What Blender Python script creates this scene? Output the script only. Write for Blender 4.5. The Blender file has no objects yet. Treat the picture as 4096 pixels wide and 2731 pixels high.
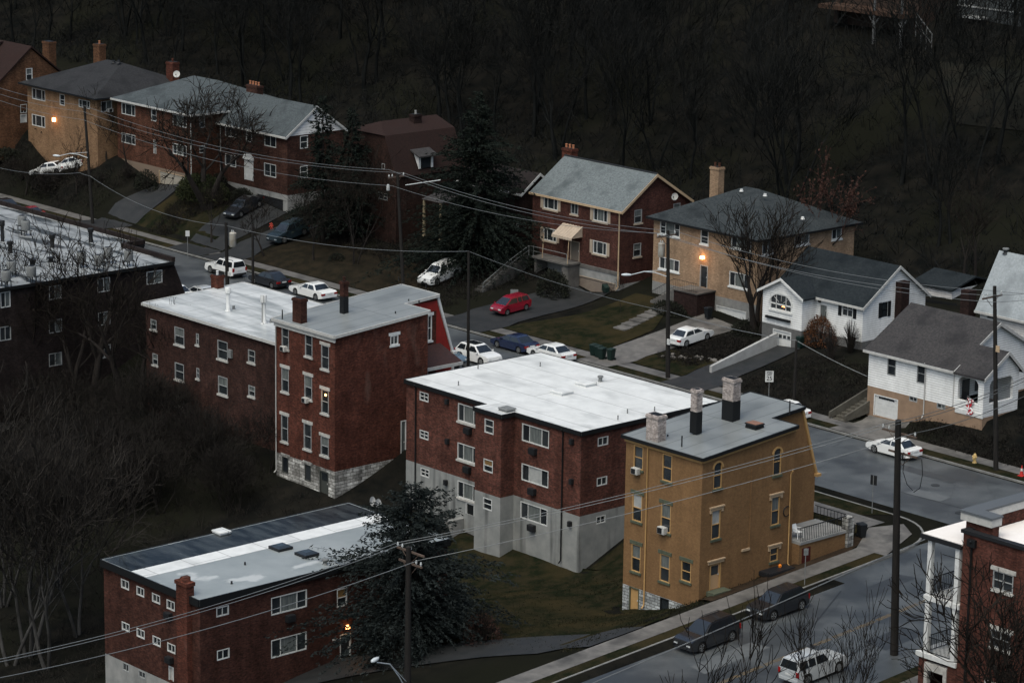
import bpy, bmesh, math, random
import numpy as np
from mathutils import Vector, Matrix
random.seed(7); RNG = random.Random(11)
scene = bpy.context.scene
COL = scene.collection
# ------------------------------------------------------------------ camera
# world: X runs along the main street (to the near right), Y away from the viewer, z = 0 on the street
FPX = 11870.; PIT = math.radians(13.37); YAW = math.radians(42); ROL = .015
CAM = np.array([180., -160., 63.])
_R = np.array([math.sin(YAW), math.cos(YAW), 0.]); _H = np.array([-math.cos(YAW), math.sin(YAW), 0.]); _Z = np.array([0, 0, 1.])
FW = _H*math.cos(PIT) - _Z*math.sin(PIT); _U = _H*math.sin(PIT) + _Z*math.cos(PIT)
CR = math.cos(ROL)*_R + math.sin(ROL)*_U; CU = -math.sin(ROL)*_R + math.cos(ROL)*_U
cd = bpy.data.cameras.new('camera'); cam = bpy.data.objects.new('camera', cd); COL.objects.link(cam)
M = Matrix.Identity(4)
for i in range(3):
    M[i][0] = CR[i]; M[i][1] = CU[i]; M[i][2] = -FW[i]; M[i][3] = CAM[i]
cam.matrix_world = M
cd.sensor_width = 36; cd.sensor_fit = 'HORIZONTAL'; cd.lens = FPX/4096*36; cd.clip_start = 1; cd.clip_end = 3000
scene.camera = cam
# survey frames: measured image coordinates -> sight lines used to survey where things stand
ZN = {0: (0, 0, 1.7415), 1: (0, 100, .5102), 2: (800, 250, .5102), 3: (1700, 450, .5102), 4: (2500, 550, .5102), 5: (3100, 900, .5102),
      6: (0, 850, .5102), 7: (1000, 1050, .6378), 8: (1550, 1350, .6377), 9: (2400, 1450, .7018), 10: (3000, 1600, .7215),
      11: (350, 1931, .5102), 12: (1300, 1931, .5102), 13: (0, 1500, .7848), 14: (300, 380, .4677), 15: (3200, 0, .574),
      16: (1700, 1000, .5102), 17: (700, 900, .3401), 18: (0, 550, .3401), 19: (3400, 1550, .3188), 20: (3000, 2000, .3189),
      21: (2450, 1680, .5229), 22: (3600, 1950, .498), 23: (1080, 1220, .5104), 24: (2400, 2250, .4677), 25: (400, 2000, .466)}
def sight(z, x, y):
    a = ZN[z]; px = a[0]+x*a[2]; py = a[1]+y*a[2]
    return FW + CR*(px-2048)/FPX - CU*(py-1365.5)/FPX
def _hit(d, ax, c):
    return CAM + d*((c-CAM[ax])/d[ax])
def hX(z, x, y, X): return _hit(sight(z, x, y), 0, X)
def hY(z, x, y, Y): return _hit(sight(z, x, y), 1, Y)
def hZ(z, x, y, h): return _hit(sight(z, x, y), 2, h)
# ------------------------------------------------------------------ materials
MATS = {}
def lin(h):
    c = [int(h[i:i+2], 16)/255 for i in (0, 2, 4)]
    return tuple(x/12.92 if x <= .04045 else ((x+.055)/1.055)**2.4 for x in c)
def mat(name, col, rough=.8, col2=None, scale=3., detail=4, metal=0, bump=0, bscale=None, emit=None, spec=.2, stretch=None, streak=None, thr=(.35, .65), seam=None, crack=None):
    if name in MATS: return MATS[name]
    m = bpy.data.materials.new(name); m.use_nodes = True; MATS[name] = m
    nt = m.node_tree; b = nt.nodes['Principled BSDF']; N = nt.nodes.new; L = nt.links.new
    b.inputs['Base Color'].default_value = (*col, 1); b.inputs['Roughness'].default_value = rough; b.inputs['Metallic'].default_value = metal
    b.inputs['Specular IOR Level'].default_value = spec
    if emit:
        b.inputs['Emission Color'].default_value = (*emit[:3], 1); b.inputs['Emission Strength'].default_value = emit[3]
    tc = N('ShaderNodeTexCoord'); mp = N('ShaderNodeMapping'); L(tc.outputs['Object'], mp.inputs[0])
    if stretch: mp.inputs['Scale'].default_value = stretch
    if col2 is not None:
        n = N('ShaderNodeTexNoise'); n.inputs['Scale'].default_value = scale; n.inputs['Detail'].default_value = detail; n.inputs['Roughness'].default_value = .65
        L(mp.outputs[0], n.inputs[0])
        r = N('ShaderNodeValToRGB'); L(n.outputs[0], r.inputs[0])
        r.color_ramp.elements[0].position = thr[0]; r.color_ramp.elements[1].position = thr[1]
        r.color_ramp.elements[0].color = (*col, 1); r.color_ramp.elements[1].color = (*col2, 1)
        out = r.outputs[0]
        if streak:   # a second, larger stain
            n2 = N('ShaderNodeTexNoise'); n2.inputs['Scale'].default_value = streak[1]; n2.inputs['Detail'].default_value = 6
            m2 = N('ShaderNodeMapping'); m2.inputs['Scale'].default_value = streak[2]; L(tc.outputs['Object'], m2.inputs[0]); L(m2.outputs[0], n2.inputs[0])
            r2 = N('ShaderNodeValToRGB'); L(n2.outputs[0], r2.inputs[0]); r2.color_ramp.elements[0].position = streak[3]; r2.color_ramp.elements[1].position = streak[4]
            mx = N('ShaderNodeMix'); mx.data_type = 'RGBA'; L(r2.outputs[0], mx.inputs[0]); L(out, mx.inputs[6]); mx.inputs[7].default_value = (*streak[0], 1)
            out = mx.outputs[2]
        if seam or crack:
            if seam:
                t = N('ShaderNodeTexBrick'); L(tc.outputs['Object'], t.inputs[0]); t.inputs['Scale'].default_value = 1; t.inputs['Brick Width'].default_value = seam[1]; t.inputs['Row Height'].default_value = seam[0]; t.inputs['Mortar Size'].default_value = .035; t.inputs['Mortar Smooth'].default_value = .3; f = t.outputs['Fac']
            else:
                w_ = N('ShaderNodeTexNoise'); w_.inputs['Scale'].default_value = 1.2; w_.inputs['Detail'].default_value = 5; L(tc.outputs['Object'], w_.inputs[0]); wm = N('ShaderNodeMix'); wm.data_type = 'RGBA'; wm.inputs[0].default_value = .35; L(tc.outputs['Object'], wm.inputs[6]); L(w_.outputs['Color'], wm.inputs[7])
                t = N('ShaderNodeTexVoronoi'); t.feature = 'DISTANCE_TO_EDGE'; t.inputs['Scale'].default_value = crack[0]; L(wm.outputs[2], t.inputs['Vector']); r9 = N('ShaderNodeMapRange'); L(t.outputs['Distance'], r9.inputs[0]); r9.inputs[1].default_value = 0; r9.inputs[2].default_value = crack[1]; r9.inputs[3].default_value = .6; r9.inputs[4].default_value = 0; f = r9.outputs[0]
            m9 = N('ShaderNodeMix'); m9.data_type = 'RGBA'; L(f, m9.inputs[0]); L(out, m9.inputs[6]); m9.inputs[7].default_value = (*[c*.45 for c in col], 1); out = m9.outputs[2]
        L(out, b.inputs['Base Color'])
    if bump:
        n = N('ShaderNodeTexNoise'); n.inputs['Scale'].default_value = bscale or 20; n.inputs['Detail'].default_value = 3; L(mp.outputs[0], n.inputs[0])
        bp = N('ShaderNodeBump'); bp.inputs['Strength'].default_value = bump; bp.inputs['Distance'].default_value = .05; L(n.outputs[0], bp.inputs['Height']); L(bp.outputs[0], b.inputs['Normal'])
    return m
def brick(name, c1, c2, mortar, bw=.24, bh=.085, ms=.012, var=.5, rough=.85, stain=None, stain_t=(.5, .75), msm=.1, nv=.28):
    if name in MATS: return MATS[name]
    m = bpy.data.materials.new(name); m.use_nodes = True; MATS[name] = m
    nt = m.node_tree; b = nt.nodes['Principled BSDF']; N = nt.nodes.new; L = nt.links.new
    b.inputs['Roughness'].default_value = rough; b.inputs['Specular IOR Level'].default_value = .1
    tc = N('ShaderNodeTexCoord'); sp = N('ShaderNodeSeparateXYZ'); L(tc.outputs['Object'], sp.inputs[0])
    ad = N('ShaderNodeMath'); ad.operation = 'ADD'; L(sp.outputs[0], ad.inputs[0]); L(sp.outputs[1], ad.inputs[1])
    cb = N('ShaderNodeCombineXYZ'); L(ad.outputs[0], cb.inputs[0]); L(sp.outputs[2], cb.inputs[1])
    t = N('ShaderNodeTexBrick'); L(cb.outputs[0], t.inputs[0]); t.inputs['Scale'].default_value = 1
    t.inputs['Brick Width'].default_value = bw; t.inputs['Row Height'].default_value = bh; t.inputs['Mortar Size'].default_value = ms; t.inputs['Mortar Smooth'].default_value = msm
    k1, k2 = (1.27, .74) if var > .3 else (1.12, .86) if var > .2 else (1, 1)
    t.inputs['Color1'].default_value = (*[x*k1 for x in c1], 1); t.inputs['Color2'].default_value = (*[x*k2 for x in c2], 1); t.inputs['Mortar'].default_value = (*mortar, 1); t.inputs['Bias'].default_value = 0
    n = N('ShaderNodeTexNoise'); n.inputs['Scale'].default_value = .7; n.inputs['Detail'].default_value = 8; n.inputs['Roughness'].default_value = .7; L(tc.outputs['Object'], n.inputs[0])
    r = N('ShaderNodeMapRange'); L(n.outputs[0], r.inputs[0]); r.inputs[1].default_value = .3; r.inputs[2].default_value = .7; r.inputs[3].default_value = 1-var*.75; r.inputs[4].default_value = 1+var*.75
    n3 = N('ShaderNodeTexNoise'); n3.inputs['Scale'].default_value = 6; n3.inputs['Detail'].default_value = 4; L(tc.outputs['Object'], n3.inputs[0])
    r3 = N('ShaderNodeMapRange'); L(n3.outputs[0], r3.inputs[0]); r3.inputs[1].default_value = .3; r3.inputs[2].default_value = .7; r3.inputs[3].default_value = 1-nv; r3.inputs[4].default_value = 1+nv
    mu0 = N('ShaderNodeMath'); mu0.operation = 'MULTIPLY'; L(r.outputs[0], mu0.inputs[0]); L(r3.outputs[0], mu0.inputs[1])
    n4 = N('ShaderNodeTexNoise'); n4.inputs['Scale'].default_value = 1.1; n4.inputs['Detail'].default_value = 6; n4.inputs['Roughness'].default_value = .6; m4 = N('ShaderNodeMapping'); m4.inputs['Scale'].default_value = (1, 1, .14); L(tc.outputs['Object'], m4.inputs[0]); L(m4.outputs[0], n4.inputs[0])
    r4 = N('ShaderNodeMapRange'); L(n4.outputs[0], r4.inputs[0]); r4.inputs[1].default_value = .36; r4.inputs[2].default_value = .6; r4.inputs[3].default_value = 1-var*.45; r4.inputs[4].default_value = 1.06
    mu = N('ShaderNodeMath'); mu.operation = 'MULTIPLY'; L(mu0.outputs[0], mu.inputs[0]); L(r4.outputs[0], mu.inputs[1])
    hs = N('ShaderNodeHueSaturation'); L(t.outputs['Color'], hs.inputs['Color']); L(mu.outputs[0], hs.inputs['Value'])
    out = hs.outputs[0]
    if stain:
        n2 = N('ShaderNodeTexNoise'); n2.inputs['Scale'].default_value = .9; n2.inputs['Detail'].default_value = 7
        m2 = N('ShaderNodeMapping'); m2.inputs['Scale'].default_value = (1, 1, .35); L(tc.outputs['Object'], m2.inputs[0]); L(m2.outputs[0], n2.inputs[0])
        r2 = N('ShaderNodeValToRGB'); L(n2.outputs[0], r2.inputs[0]); r2.color_ramp.elements[0].position = stain_t[0]; r2.color_ramp.elements[1].position = stain_t[1]
        r2.color_ramp.elements[1].color = (.75, .75, .75, 1)
        mx = N('ShaderNodeMix'); mx.data_type = 'RGBA'; L(r2.outputs[0], mx.inputs[0]); L(out, mx.inputs[6]); mx.inputs[7].default_value = (*stain, 1); out = mx.outputs[2]
    L(out, b.inputs['Base Color'])
    bp = N('ShaderNodeBump'); bp.inputs['Strength'].default_value = .4; bp.inputs['Distance'].default_value = .02; L(t.outputs['Fac'], bp.inputs['Height']); bp.invert = True; L(bp.outputs[0], b.inputs['Normal'])
    return m
# ------------------------------------------------------------------ mesh builder
class MB:
    def __init__(s): s.v = []; s.f = []; s.mi = []; s.m = 0
    def add(s, vs, fs):
        k = len(s.v); s.v += [tuple(map(float, v)) for v in vs]
        for f in fs: s.f.append([i+k for i in f]); s.mi.append(s.m)
        return s
    def poly(s, pts): return s.add(pts, [list(range(len(pts)))])
    def box(s, x0, x1, y0, y1, z0, z1, tap=0):
        t = tap
        return s.add([(x0, y0, z0), (x1, y0, z0), (x1, y1, z0), (x0, y1, z0), (x0+t, y0+t, z1), (x1-t, y0+t, z1), (x1-t, y1-t, z1), (x0+t, y1-t, z1)],
                     [[0, 3, 2, 1], [4, 5, 6, 7], [0, 1, 5, 4], [1, 2, 6, 5], [2, 3, 7, 6], [3, 0, 4, 7]])
    def hexa(s, a, b):   # two quads a (bottom), b (top)
        return s.add(list(a)+list(b), [[0, 3, 2, 1], [4, 5, 6, 7], [0, 1, 5, 4], [1, 2, 6, 5], [2, 3, 7, 6], [3, 0, 4, 7]])
    def prism(s, pts, off):
        n = len(pts); o = [(p[0]+off[0], p[1]+off[1], p[2]+off[2]) for p in pts]
        return s.add(list(pts)+o, [list(range(n))[::-1], list(range(n, 2*n))]+[[i, (i+1) % n, n+(i+1) % n, n+i] for i in range(n)])
    def tube(s, pts, rad, n=6, cap=True):
        pts = [Vector(p) for p in pts]
        if not isinstance(rad, (list, tuple)): rad = [rad]*len(pts)
        rings = []
        ref = None
        for i, p in enumerate(pts):
            d = (pts[min(i+1, len(pts)-1)]-pts[max(i-1, 0)])
            if d.length < 1e-9: d = Vector((0, 0, 1))
            d.normalize()
            if ref is None:
                ref = d.cross(Vector((0, 0, 1)) if abs(d.z) < .9 else Vector((1, 0, 0))).normalized()
            a = (ref - d*ref.dot(d)); a = a.normalized() if a.length > 1e-6 else d.orthogonal().normalized(); ref = a
            b = d.cross(a)
            rings.append([p+(a*math.cos(2*math.pi*k/n)+b*math.sin(2*math.pi*k/n))*rad[i] for k in range(n)])
        k0 = len(s.v)
        vs = [tuple(v) for r in rings for v in r]; fs = []
        for i in range(len(rings)-1):
            for k in range(n): fs.append([i*n+k, i*n+(k+1) % n, (i+1)*n+(k+1) % n, (i+1)*n+k])
        if cap: fs.append(list(range(n))[::-1]); fs.append([(len(rings)-1)*n+k for k in range(n)])
        return s.add(vs, fs)
    def lathe(s, c, prof, n=12, ax='z'):
        vs = []; fs = []
        for r, h in prof:
            for k in range(n):
                a = 2*math.pi*k/n; u, w = r*math.cos(a), r*math.sin(a)
                vs.append((c[0]+u, c[1]+w, c[2]+h) if ax == 'z' else ((c[0]+h, c[1]+u, c[2]+w) if ax == 'x' else (c[0]+u, c[1]+h, c[2]+w)))
        for i in range(len(prof)-1):
            for k in range(n): fs.append([i*n+k, i*n+(k+1) % n, (i+1)*n+(k+1) % n, (i+1)*n+k])
        fs.append(list(range(n))[::-1]); fs.append([(len(prof)-1)*n+k for k in range(n)])
        return s.add(vs, fs)
    def build(s, name, mats, parent=None, smooth=None, bevel=0, world=True):
        """one mesh object; with world=True the coordinates are world ones and are re-based on the parent"""
        me = bpy.data.meshes.new(name); off = WL.get(parent.name, Vector((0, 0, 0))) if (parent and world) else Vector((0, 0, 0))
        me.from_pydata([(v[0]-off.x, v[1]-off.y, v[2]-off.z) for v in s.v], [], s.f)
        mats = mats if isinstance(mats, (list, tuple)) else [mats]
        for m in mats: me.materials.append(m)
        if len(mats) > 1: me.polygons.foreach_set('material_index', s.mi)
        if bevel:
            bm = bmesh.new(); bm.from_mesh(me)
            es = [e for e in bm.edges if len(e.link_faces) == 2 and e.calc_face_angle(0) > .6]
            bmesh.ops.bevel(bm, geom=es, offset=bevel, segments=2, affect='EDGES', clamp_overlap=True); bm.to_mesh(me); bm.free()
        if smooth:
            me.polygons.foreach_set('use_smooth', [True]*len(me.polygons)); me.set_sharp_from_angle(angle=math.radians(smooth))
        me.update()
        o = bpy.data.objects.new(name, me); COL.objects.link(o)
        if parent: o.parent = parent
        WL[o.name] = off if parent else Vector((0, 0, 0))
        return o
WL = {}
def tag(o, label, cat, group=None, kind=None):
    if label: o['label'] = label
    if cat: o['category'] = cat
    if group: o['group'] = group
    if kind: o['kind'] = kind
    return o
def empty(name, loc, label=None, cat=None, group=None, rz=0):
    o = bpy.data.objects.new(name, None); COL.objects.link(o); o.location = loc; o.rotation_euler.z = rz; o.empty_display_size = .3
    WL[o.name] = Vector(loc); tag(o, label, cat, group); return o
def rootmesh(mb, name, m, label, cat, base, group=None, smooth=None, bevel=0):
    """top-level thing that is one mesh, with its origin at base (mesh given in world coordinates)"""
    b = Vector(base); mb.v = [(v[0]-b.x, v[1]-b.y, v[2]-b.z) for v in mb.v]
    o = mb.build(name, m, None, smooth, bevel); o.location = b; WL[o.name] = b; tag(o, label, cat, group); return o
def copy_tree(o, parent=None):
    c = o.copy(); COL.objects.link(c)
    if parent: c.parent = parent
    for ch in list(o.children): copy_tree(ch, c)
    return c
# ------------------------------------------------------------------ terrain
def sm(a, b, x): t = np.clip((x-a)/(b-a), 0, 1); return t*t*(3-2*t)
CP = []
def cp(*ps): CP.extend(ps)
for X in range(-200, 181, 20):
    cp((X, -2, 0), (X, 10, 0), (X, 20, .1))
for X in (-240, -160, -110, -70, -30, 10, 50, 90, 140, 200):
    h = .55 if X < 20 else .75
    cp((X, 62, 9), (X, 80, 9+18*h), (X, 110, 9+48*h), (X, 160, 9+90*h), (X, 260, 150), (X, 420, 240))  # farthest rows, out of view, raised so wet roofs mirror dark hill, not sky
cp((-26, 34, 1.), (-21, 35, 1.9), (-33, 35, 2.8), (-21, 45, 4), (-33, 46, 5), (-17.5, 35, 2), (-10, 35, 1.9), (-4, 34.5, 1.2), (-3, 48, 4), (-17, 48, 5),
   (4.5, 31, 1.4), (7, 33, 2.2), (16, 36, 3), (18, 46, 4.5), (1, 44, 4), (22, 22, .5), (28, 21.5, 1.6), (34.5, 21.7, 2.2), (38, 24, 2.5), (24, 34, 3), (38, 34, 3.2), (46, 32, 3.2), (60, 30, 3), (90, 30, 3),
   (-8, 27, .8), (-6, 32, 1.2), (-15, 29, 1.1), (-24, 25, .5), (-25, 30, .8), (-67, 30, 2.6), (-72, 30, 3.2), (-78, 29, 4), (-80, 26.5, 4.8), (-86, 26.5, 3.4), (-94, 26, 5.5), (-110, 25, 6), (-112, 27, 6.8),
   (-60, 24, 1.2), (-56, 25, 1.3), (-50, 26, 1.5), (-45, 24, 1), (-62, 26, 1.4), (-66, 24, 1.2), (-70, 22, 1), (-76, 22, 1.5), (-84, 22, 1.2), (-95, 21, 1.5), (-108, 21, 2.2), (-120, 22, 3), (-55, 38, 3.5), (-40, 36, 2.8), (-40, 28, 1.2),
   (-60, 46, 5.5), (-80, 46, 7), (-100, 46, 8), (-130, 46, 9), (-160, 30, 7), (-40, 48, 5), (10, 52, 6), (30, 48, 5.5), (60, 46, 5), (100, 46, 5))
# ravine and lots on the near side
cp((-.6, -16.4, -5), (-8.4, -16.4, -4.8), (.5, -8, -1.8), (-.5, -5, -.6), (25, -13.4, -5.7), (4, -13.6, -5), (14, -15, -6.2), (26, -4, -2.2), (10, -18, -6.2), (43.8, -19.8, -2), (36.5, -19.8, -4), (34, -10, -2.2), (30, -2, -.4), (42, -3.5, -.1),
   (24, -24, -5.8), (32, -30, -4.6), (38, -26, -3.3), (26.6, -30, -6), (26.6, -48, -8.4), (14, -49, -9), (14, -24, -8), (20, -21, -6.6), (34, -44, -5.2), (40, -36, -3.2),
   (-20, -15, -4.4), (-30, -14, -4.2), (-42, -20, -7), (-42, -10, -4), (-36, -8, -2.6), (-42, -35, -11), (-20, -30, -8.5), (0, -32, -9), (0, -50, -12), (-20, -50, -13), (-40, -55, -15), (20, -62, -12), (0, -75, -15), (-70, -50, -16), (30, -65, -9),
   (48, -20, -1.2), (48, -40, -2.4), (48, -60, -3.6), (62, -20, -1.2), (62, -40, -2.4), (62, -60, -3.6), (66, -24, -1.6), (80, -30, -2.5), (100, -40, -3), (80, -8, 0), (100, -5, 0), (70, -50, -3.2), (54, 0, 0), (54, -10, -.6), (54, -80, -4.8), (70, -80, -4.6), (110, -80, -6))
cp((36.5, -20.4, -4.3), (40, -20.4, -3.3), (43.4, -20.6, -2.2), (35, -17, -4.0), (33, -22, -4.6), (40, -23.5, -3.2), (44.6, -22.5, -1.7), (-106, 23.6, 2.4), (-112, 23.6, 2.6), (-100, 23.6, 2.2), (-118, 23.6, 3))
cp((23.2, 21.6, .4), (25.3, 21.6, .5), (27, 21.6, .65), (24.5, 20.6, .25), (-25.5, 34.2, .5), (-22.6, 34.2, 1.1), (-24, 32, .45), (-24, 29, .35), (-27, 32, .7))
cpa = np.array(CP, float)
def _phi(a, b):
    d = np.sqrt(((a[:, None, :]-b[None, :, :])**2).sum(2)); return d
_A = _phi(cpa[:, :2], cpa[:, :2]); _n = len(cpa)
_P = np.c_[np.ones(_n), cpa[:, :2]]
_S = np.block([[_A-np.eye(_n)*.1, _P], [_P.T, np.zeros((3, 3))]])
_w = np.linalg.lstsq(_S, np.r_[cpa[:, 2], 0, 0, 0], rcond=None)[0]
NK = 3.6      # near kerb of the main street
def road_z(x, y): return 0.06*np.minimum(y, 0)
def xc(y): return 55.5-.01*(y+20)          # centre line of the side street
def terr(x, y):
    x = np.atleast_1d(np.asarray(x, float)); y = np.atleast_1d(np.asarray(y, float))
    q = np.c_[x.ravel(), y.ravel()]
    z = _phi(q, cpa[:, :2])@_w[:_n] + _w[_n] + q@_w[_n+1:]
    x = q[:, 0]; y = q[:, 1]
    k = sm(-2.6, -1.2, y)*(1-sm(20.3, 22.3, y))                      # main street corridor is level
    z = z*(1-k)
    k2 = (1-sm(10.5, 13, np.abs(x-xc(y))))*(1-sm(1, 3, y))      # side street corridor
    z = z*(1-k2)+road_z(x, y)*k2
    rd = ((y > 4.2) & (y < 16.5)) | ((np.abs(x-xc(y)) < 6.9) & (y < 6))
    return np.where(rd, z-.3, z)
def tz(x, y): return float(terr(x, y)[0])
def on_ground(z, x, y):
    """walk along the measured sight line until it meets the terrain"""
    d = sight(z, x, y); t = np.linspace(120, 520, 1601); P = CAM[None]+d[None]*t[:, None]
    g = terr(P[:, 0], P[:, 1]); i = int(np.argmax(P[:, 2] < g)); p = P[i]; return Vector((p[0], p[1], g[i]))
grass_cols = dict(col=(.022, .026, .011), col2=(.05, .044, .018))
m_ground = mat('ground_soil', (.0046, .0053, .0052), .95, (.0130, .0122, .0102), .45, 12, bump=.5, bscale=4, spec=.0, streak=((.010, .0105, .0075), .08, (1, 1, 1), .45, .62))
m_grass = mat('grass_lawn', (.009, .0115, .0065), .95, (.022, .0195, .0115), .9, 12, bump=.8, bscale=9, spec=.0, streak=((.028, .023, .012), .25, (1, 1, 1), .48, .66), thr=(.42, .6))
m_asph = mat('wet_asphalt', (.046, .052, .055), .42, (.074, .081, .084), .5, 9, bump=.12, bscale=30, spec=.5, streak=((.030, .034, .037), .22, (1, 1, 1), .48, .62), crack=(.22, .008))
m_asph2 = mat('asphalt_driveway', (.016, .018, .019), .6, (.027, .028, .029), .8, 8, bump=.15, bscale=25)
m_walk = mat('concrete_walk', (.085, .082, .078), .6, (.14, .134, .125), 1.2, 8, bump=.1, bscale=15, streak=((.045, .044, .042), .4, (1, 1, 1), .5, .7))
m_conc = mat('concrete_grey', (.20, .205, .20), .75, (.27, .27, .26), 1.2, 8, bump=.15, bscale=12, streak=((.10, .10, .095), .5, (1, 1, .3), .55, .8))
m_yline = mat('road_line_paint', (.17, .115, .05), .6, (.08, .07, .055), 3, 6)
def axis(a, b, st, far0, far1, k=14):
    core = np.arange(a, b+.01, st); lo = a-np.geomspace(4, a-far0, k)[::-1]; hi = b+np.geomspace(4, far1-b, k)
    return np.r_[lo, core, hi]
gx = axis(-160, 130, 1.5, -700, 600); gy = axis(-85, 75, 1.25, -260, 700, 22)
GX, GY = np.meshgrid(gx, gy); GZ = terr(GX, GY).reshape(GX.shape)
nx, ny = len(gx), len(gy)
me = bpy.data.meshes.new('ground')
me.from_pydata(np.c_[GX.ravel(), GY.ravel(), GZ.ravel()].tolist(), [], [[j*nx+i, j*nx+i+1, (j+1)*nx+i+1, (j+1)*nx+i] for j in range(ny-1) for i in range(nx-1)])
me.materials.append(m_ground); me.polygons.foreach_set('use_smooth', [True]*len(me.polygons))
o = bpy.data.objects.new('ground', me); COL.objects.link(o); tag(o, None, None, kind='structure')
def structure(mb, name, m, **k):
    o = mb.build(name, m, None, **k); tag(o, None, None, kind='structure'); return o
def drape(name, rows, m, dz=.07, n=6, thick=.0, stuff=False):
    """sheet between two or more polylines of equal length; z follows the terrain"""
    mb = MB(); R = []
    for a, b in zip(rows[:-1], rows[1:]):
        R += [[(p[0]+(q[0]-p[0])*k/n, p[1]+(q[1]-p[1])*k/n) for p, q in zip(a, b)] for k in range(n)]
    R.append(list(rows[-1])); R = [refine(r, 1.5) if False else r for r in R]
    vs = [p for r in R for p in r]; zz = terr([p[0] for p in vs], [p[1] for p in vs])+dz
    w = len(R[0])
    mb.add([(p[0], p[1], z) for p, z in zip(vs, zz)], [[j*w+i, j*w+i+1, (j+1)*w+i+1, (j+1)*w+i] for j in range(len(R)-1) for i in range(w-1)])
    return structure(mb, name, m, smooth=60)
def line(p, q, n): return [(p[0]+(q[0]-p[0])*i/n, p[1]+(q[1]-p[1])*i/n) for i in range(n+1)]
# main street and side street as sheets at their true height (a step below the pavements)
def sheet(name, grid, zf, m):
    mb = MB(); w = len(grid[0]); mb.add([(x, y, zf(x, y)) for r in grid for x, y in r], [[j*w+i, j*w+i+1, (j+1)*w+i+1, (j+1)*w+i] for j in range(len(grid)-1) for i in range(w-1)])
    return structure(mb, name, m)
sheet('main_street', [line((-260, y), (200, y), 60) for y in (2.6, 10, 17.2)], lambda x, y: -.14, m_asph)
ys = np.linspace(2.9, -90, 40)
sheet('side_street', [[(xc(y)+o, y) for o in (-7.6, -3, 3, 7.6)] for y in ys], lambda x, y: -.135+.06*min(y, 0), m_asph)
mb = MB()
for k in range(38):
    y0 = -1.5-k*2.2; y1 = y0-2.0
    for off in (-.12, .08):
        mb.poly([(xc(y0)+off, y0, -.128+.06*y0), (xc(y1)+off, y1, -.128+.06*y1), (xc(y1)+off+.1, y1, -.128+.06*y1), (xc(y0)+off+.1, y0, -.128+.06*y0)])
structure(mb, 'centre_line', m_yline)
m_patch = mat('fresh_asphalt_patch', (.024, .027, .029), .4, (.034, .037, .04), 2, 6, spec=.4); m_patch2 = mat('faded_asphalt_patch', (.098, .106, .108), .5, (.075, .081, .084), 1.5, 7, spec=.4)
mb = MB(); mb2 = MB(); mb3 = MB()
for i, (x, y, w, l, a) in enumerate(((40, 9, 3.2, 1.6, .1), (52, 5.5, 5, 2.4, -.1), (36, 13.5, 6, 1.2, .02), (30, 6, 2, 3.2, .0), (58, 11, 4, 3, .3), (-12, 8, 5, 1.5, 0), (-30, 12.5, 7, 1.1, .03), (51.5, -9, 1.4, 5, .05), (58.5, -16, 2, 4, .0), (53, -26, 1.6, 6, .02), (60, -30, 1.3, 3, .1), (47, 12.8, 2.2, 1.2, .2))):
    z = -.126+.06*min(y, 0); c, s = math.cos(a), math.sin(a); m_ = mb if i % 3 else mb2
    m_.poly([(x+c*u-s*v, y+s*u+c*v, -.126+.06*min(y+s*u+c*v, 0)) for u, v in ((-w/2, -l/2), (w/2, -l/2*1.1), (w/2*.95, l/2), (-w/2, l/2*.9))])
structure(mb, 'road_patches', m_patch); structure(mb2, 'faded_road_patches', m_patch2)
for x, y in ((44.5, 7.2), (49, 12.2), (57, -5), (55.6, -21), (20, 9), (-25, 9.5), (-60, 9), (38.5, 11.5)): mb3.lathe((x, y, -.13+.06*min(y, 0)), [(.36, -.02), (.36, .016)], 12)
structure(mb3, 'manhole_covers', mat('cast_iron', (.02, .021, .022), .5, spec=.4))
mb = MB()      # asphalt patches and seams
m_seam = mat('tar_seam', (.022, .024, .027), .35)
for (a, b) in (((38, 8), (52, 8.6)), ((46, 14.5), (48.5, 5)), ((58, 13), (60, 2)), ((-20, 9.5), (25, 10.2)), ((50, -12), (54, -20)), ((57, -12), (60, -30))):
    d = Vector((b[0]-a[0], b[1]-a[1])).normalized(); nrm = (-d.y*.06, d.x*.06); za = -.128+.06*min(a[1], 0); zb = -.128+.06*min(b[1], 0)
    mb.poly([(a[0]-nrm[0], a[1]-nrm[1], za), (b[0]-nrm[0], b[1]-nrm[1], zb), (b[0]+nrm[0], b[1]+nrm[1], zb), (a[0]+nrm[0], a[1]+nrm[1], za)])
structure(mb, 'road_seams', m_seam)
# kerbs
def kerb(pts, w=.16, top=.04):
    mb = MB()
    for a, b in zip(pts[:-1], pts[1:]):
        d = Vector((b[0]-a[0], b[1]-a[1])).normalized(); n = (-d.y*w, d.x*w)
        za = .06*min(a[1], 0); zb = .06*min(b[1], 0)
        mb.hexa([(a[0], a[1], za-.3), (b[0], b[1], zb-.3), (b[0]+n[0], b[1]+n[1], zb-.3), (a[0]+n[0], a[1]+n[1], za-.3)],
                [(a[0], a[1], za+top), (b[0], b[1], zb+top), (b[0]+n[0], b[1]+n[1], zb+top), (a[0]+n[0], a[1]+n[1], za+top)])
    return mb
def arc(c, r, a0, a1, n): return [(c[0]+r*math.cos(math.radians(a0+(a1-a0)*i/n)), c[1]+r*math.sin(math.radians(a0+(a1-a0)*i/n))) for i in range(n+1)]
m_kerb = mat('kerb_concrete', (.13, .13, .125), .6, (.2, .2, .19), 1.5, 6)
near = [(-260, NK), (42.3, 2.7)]+arc((42.3, -2.9), 5.6, 90, 0, 8)+[(xc(-20)-7.4, -20), (xc(-90)-7.4, -90)]
structure(kerb(near, -.16), 'kerb_corner', m_kerb)
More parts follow.
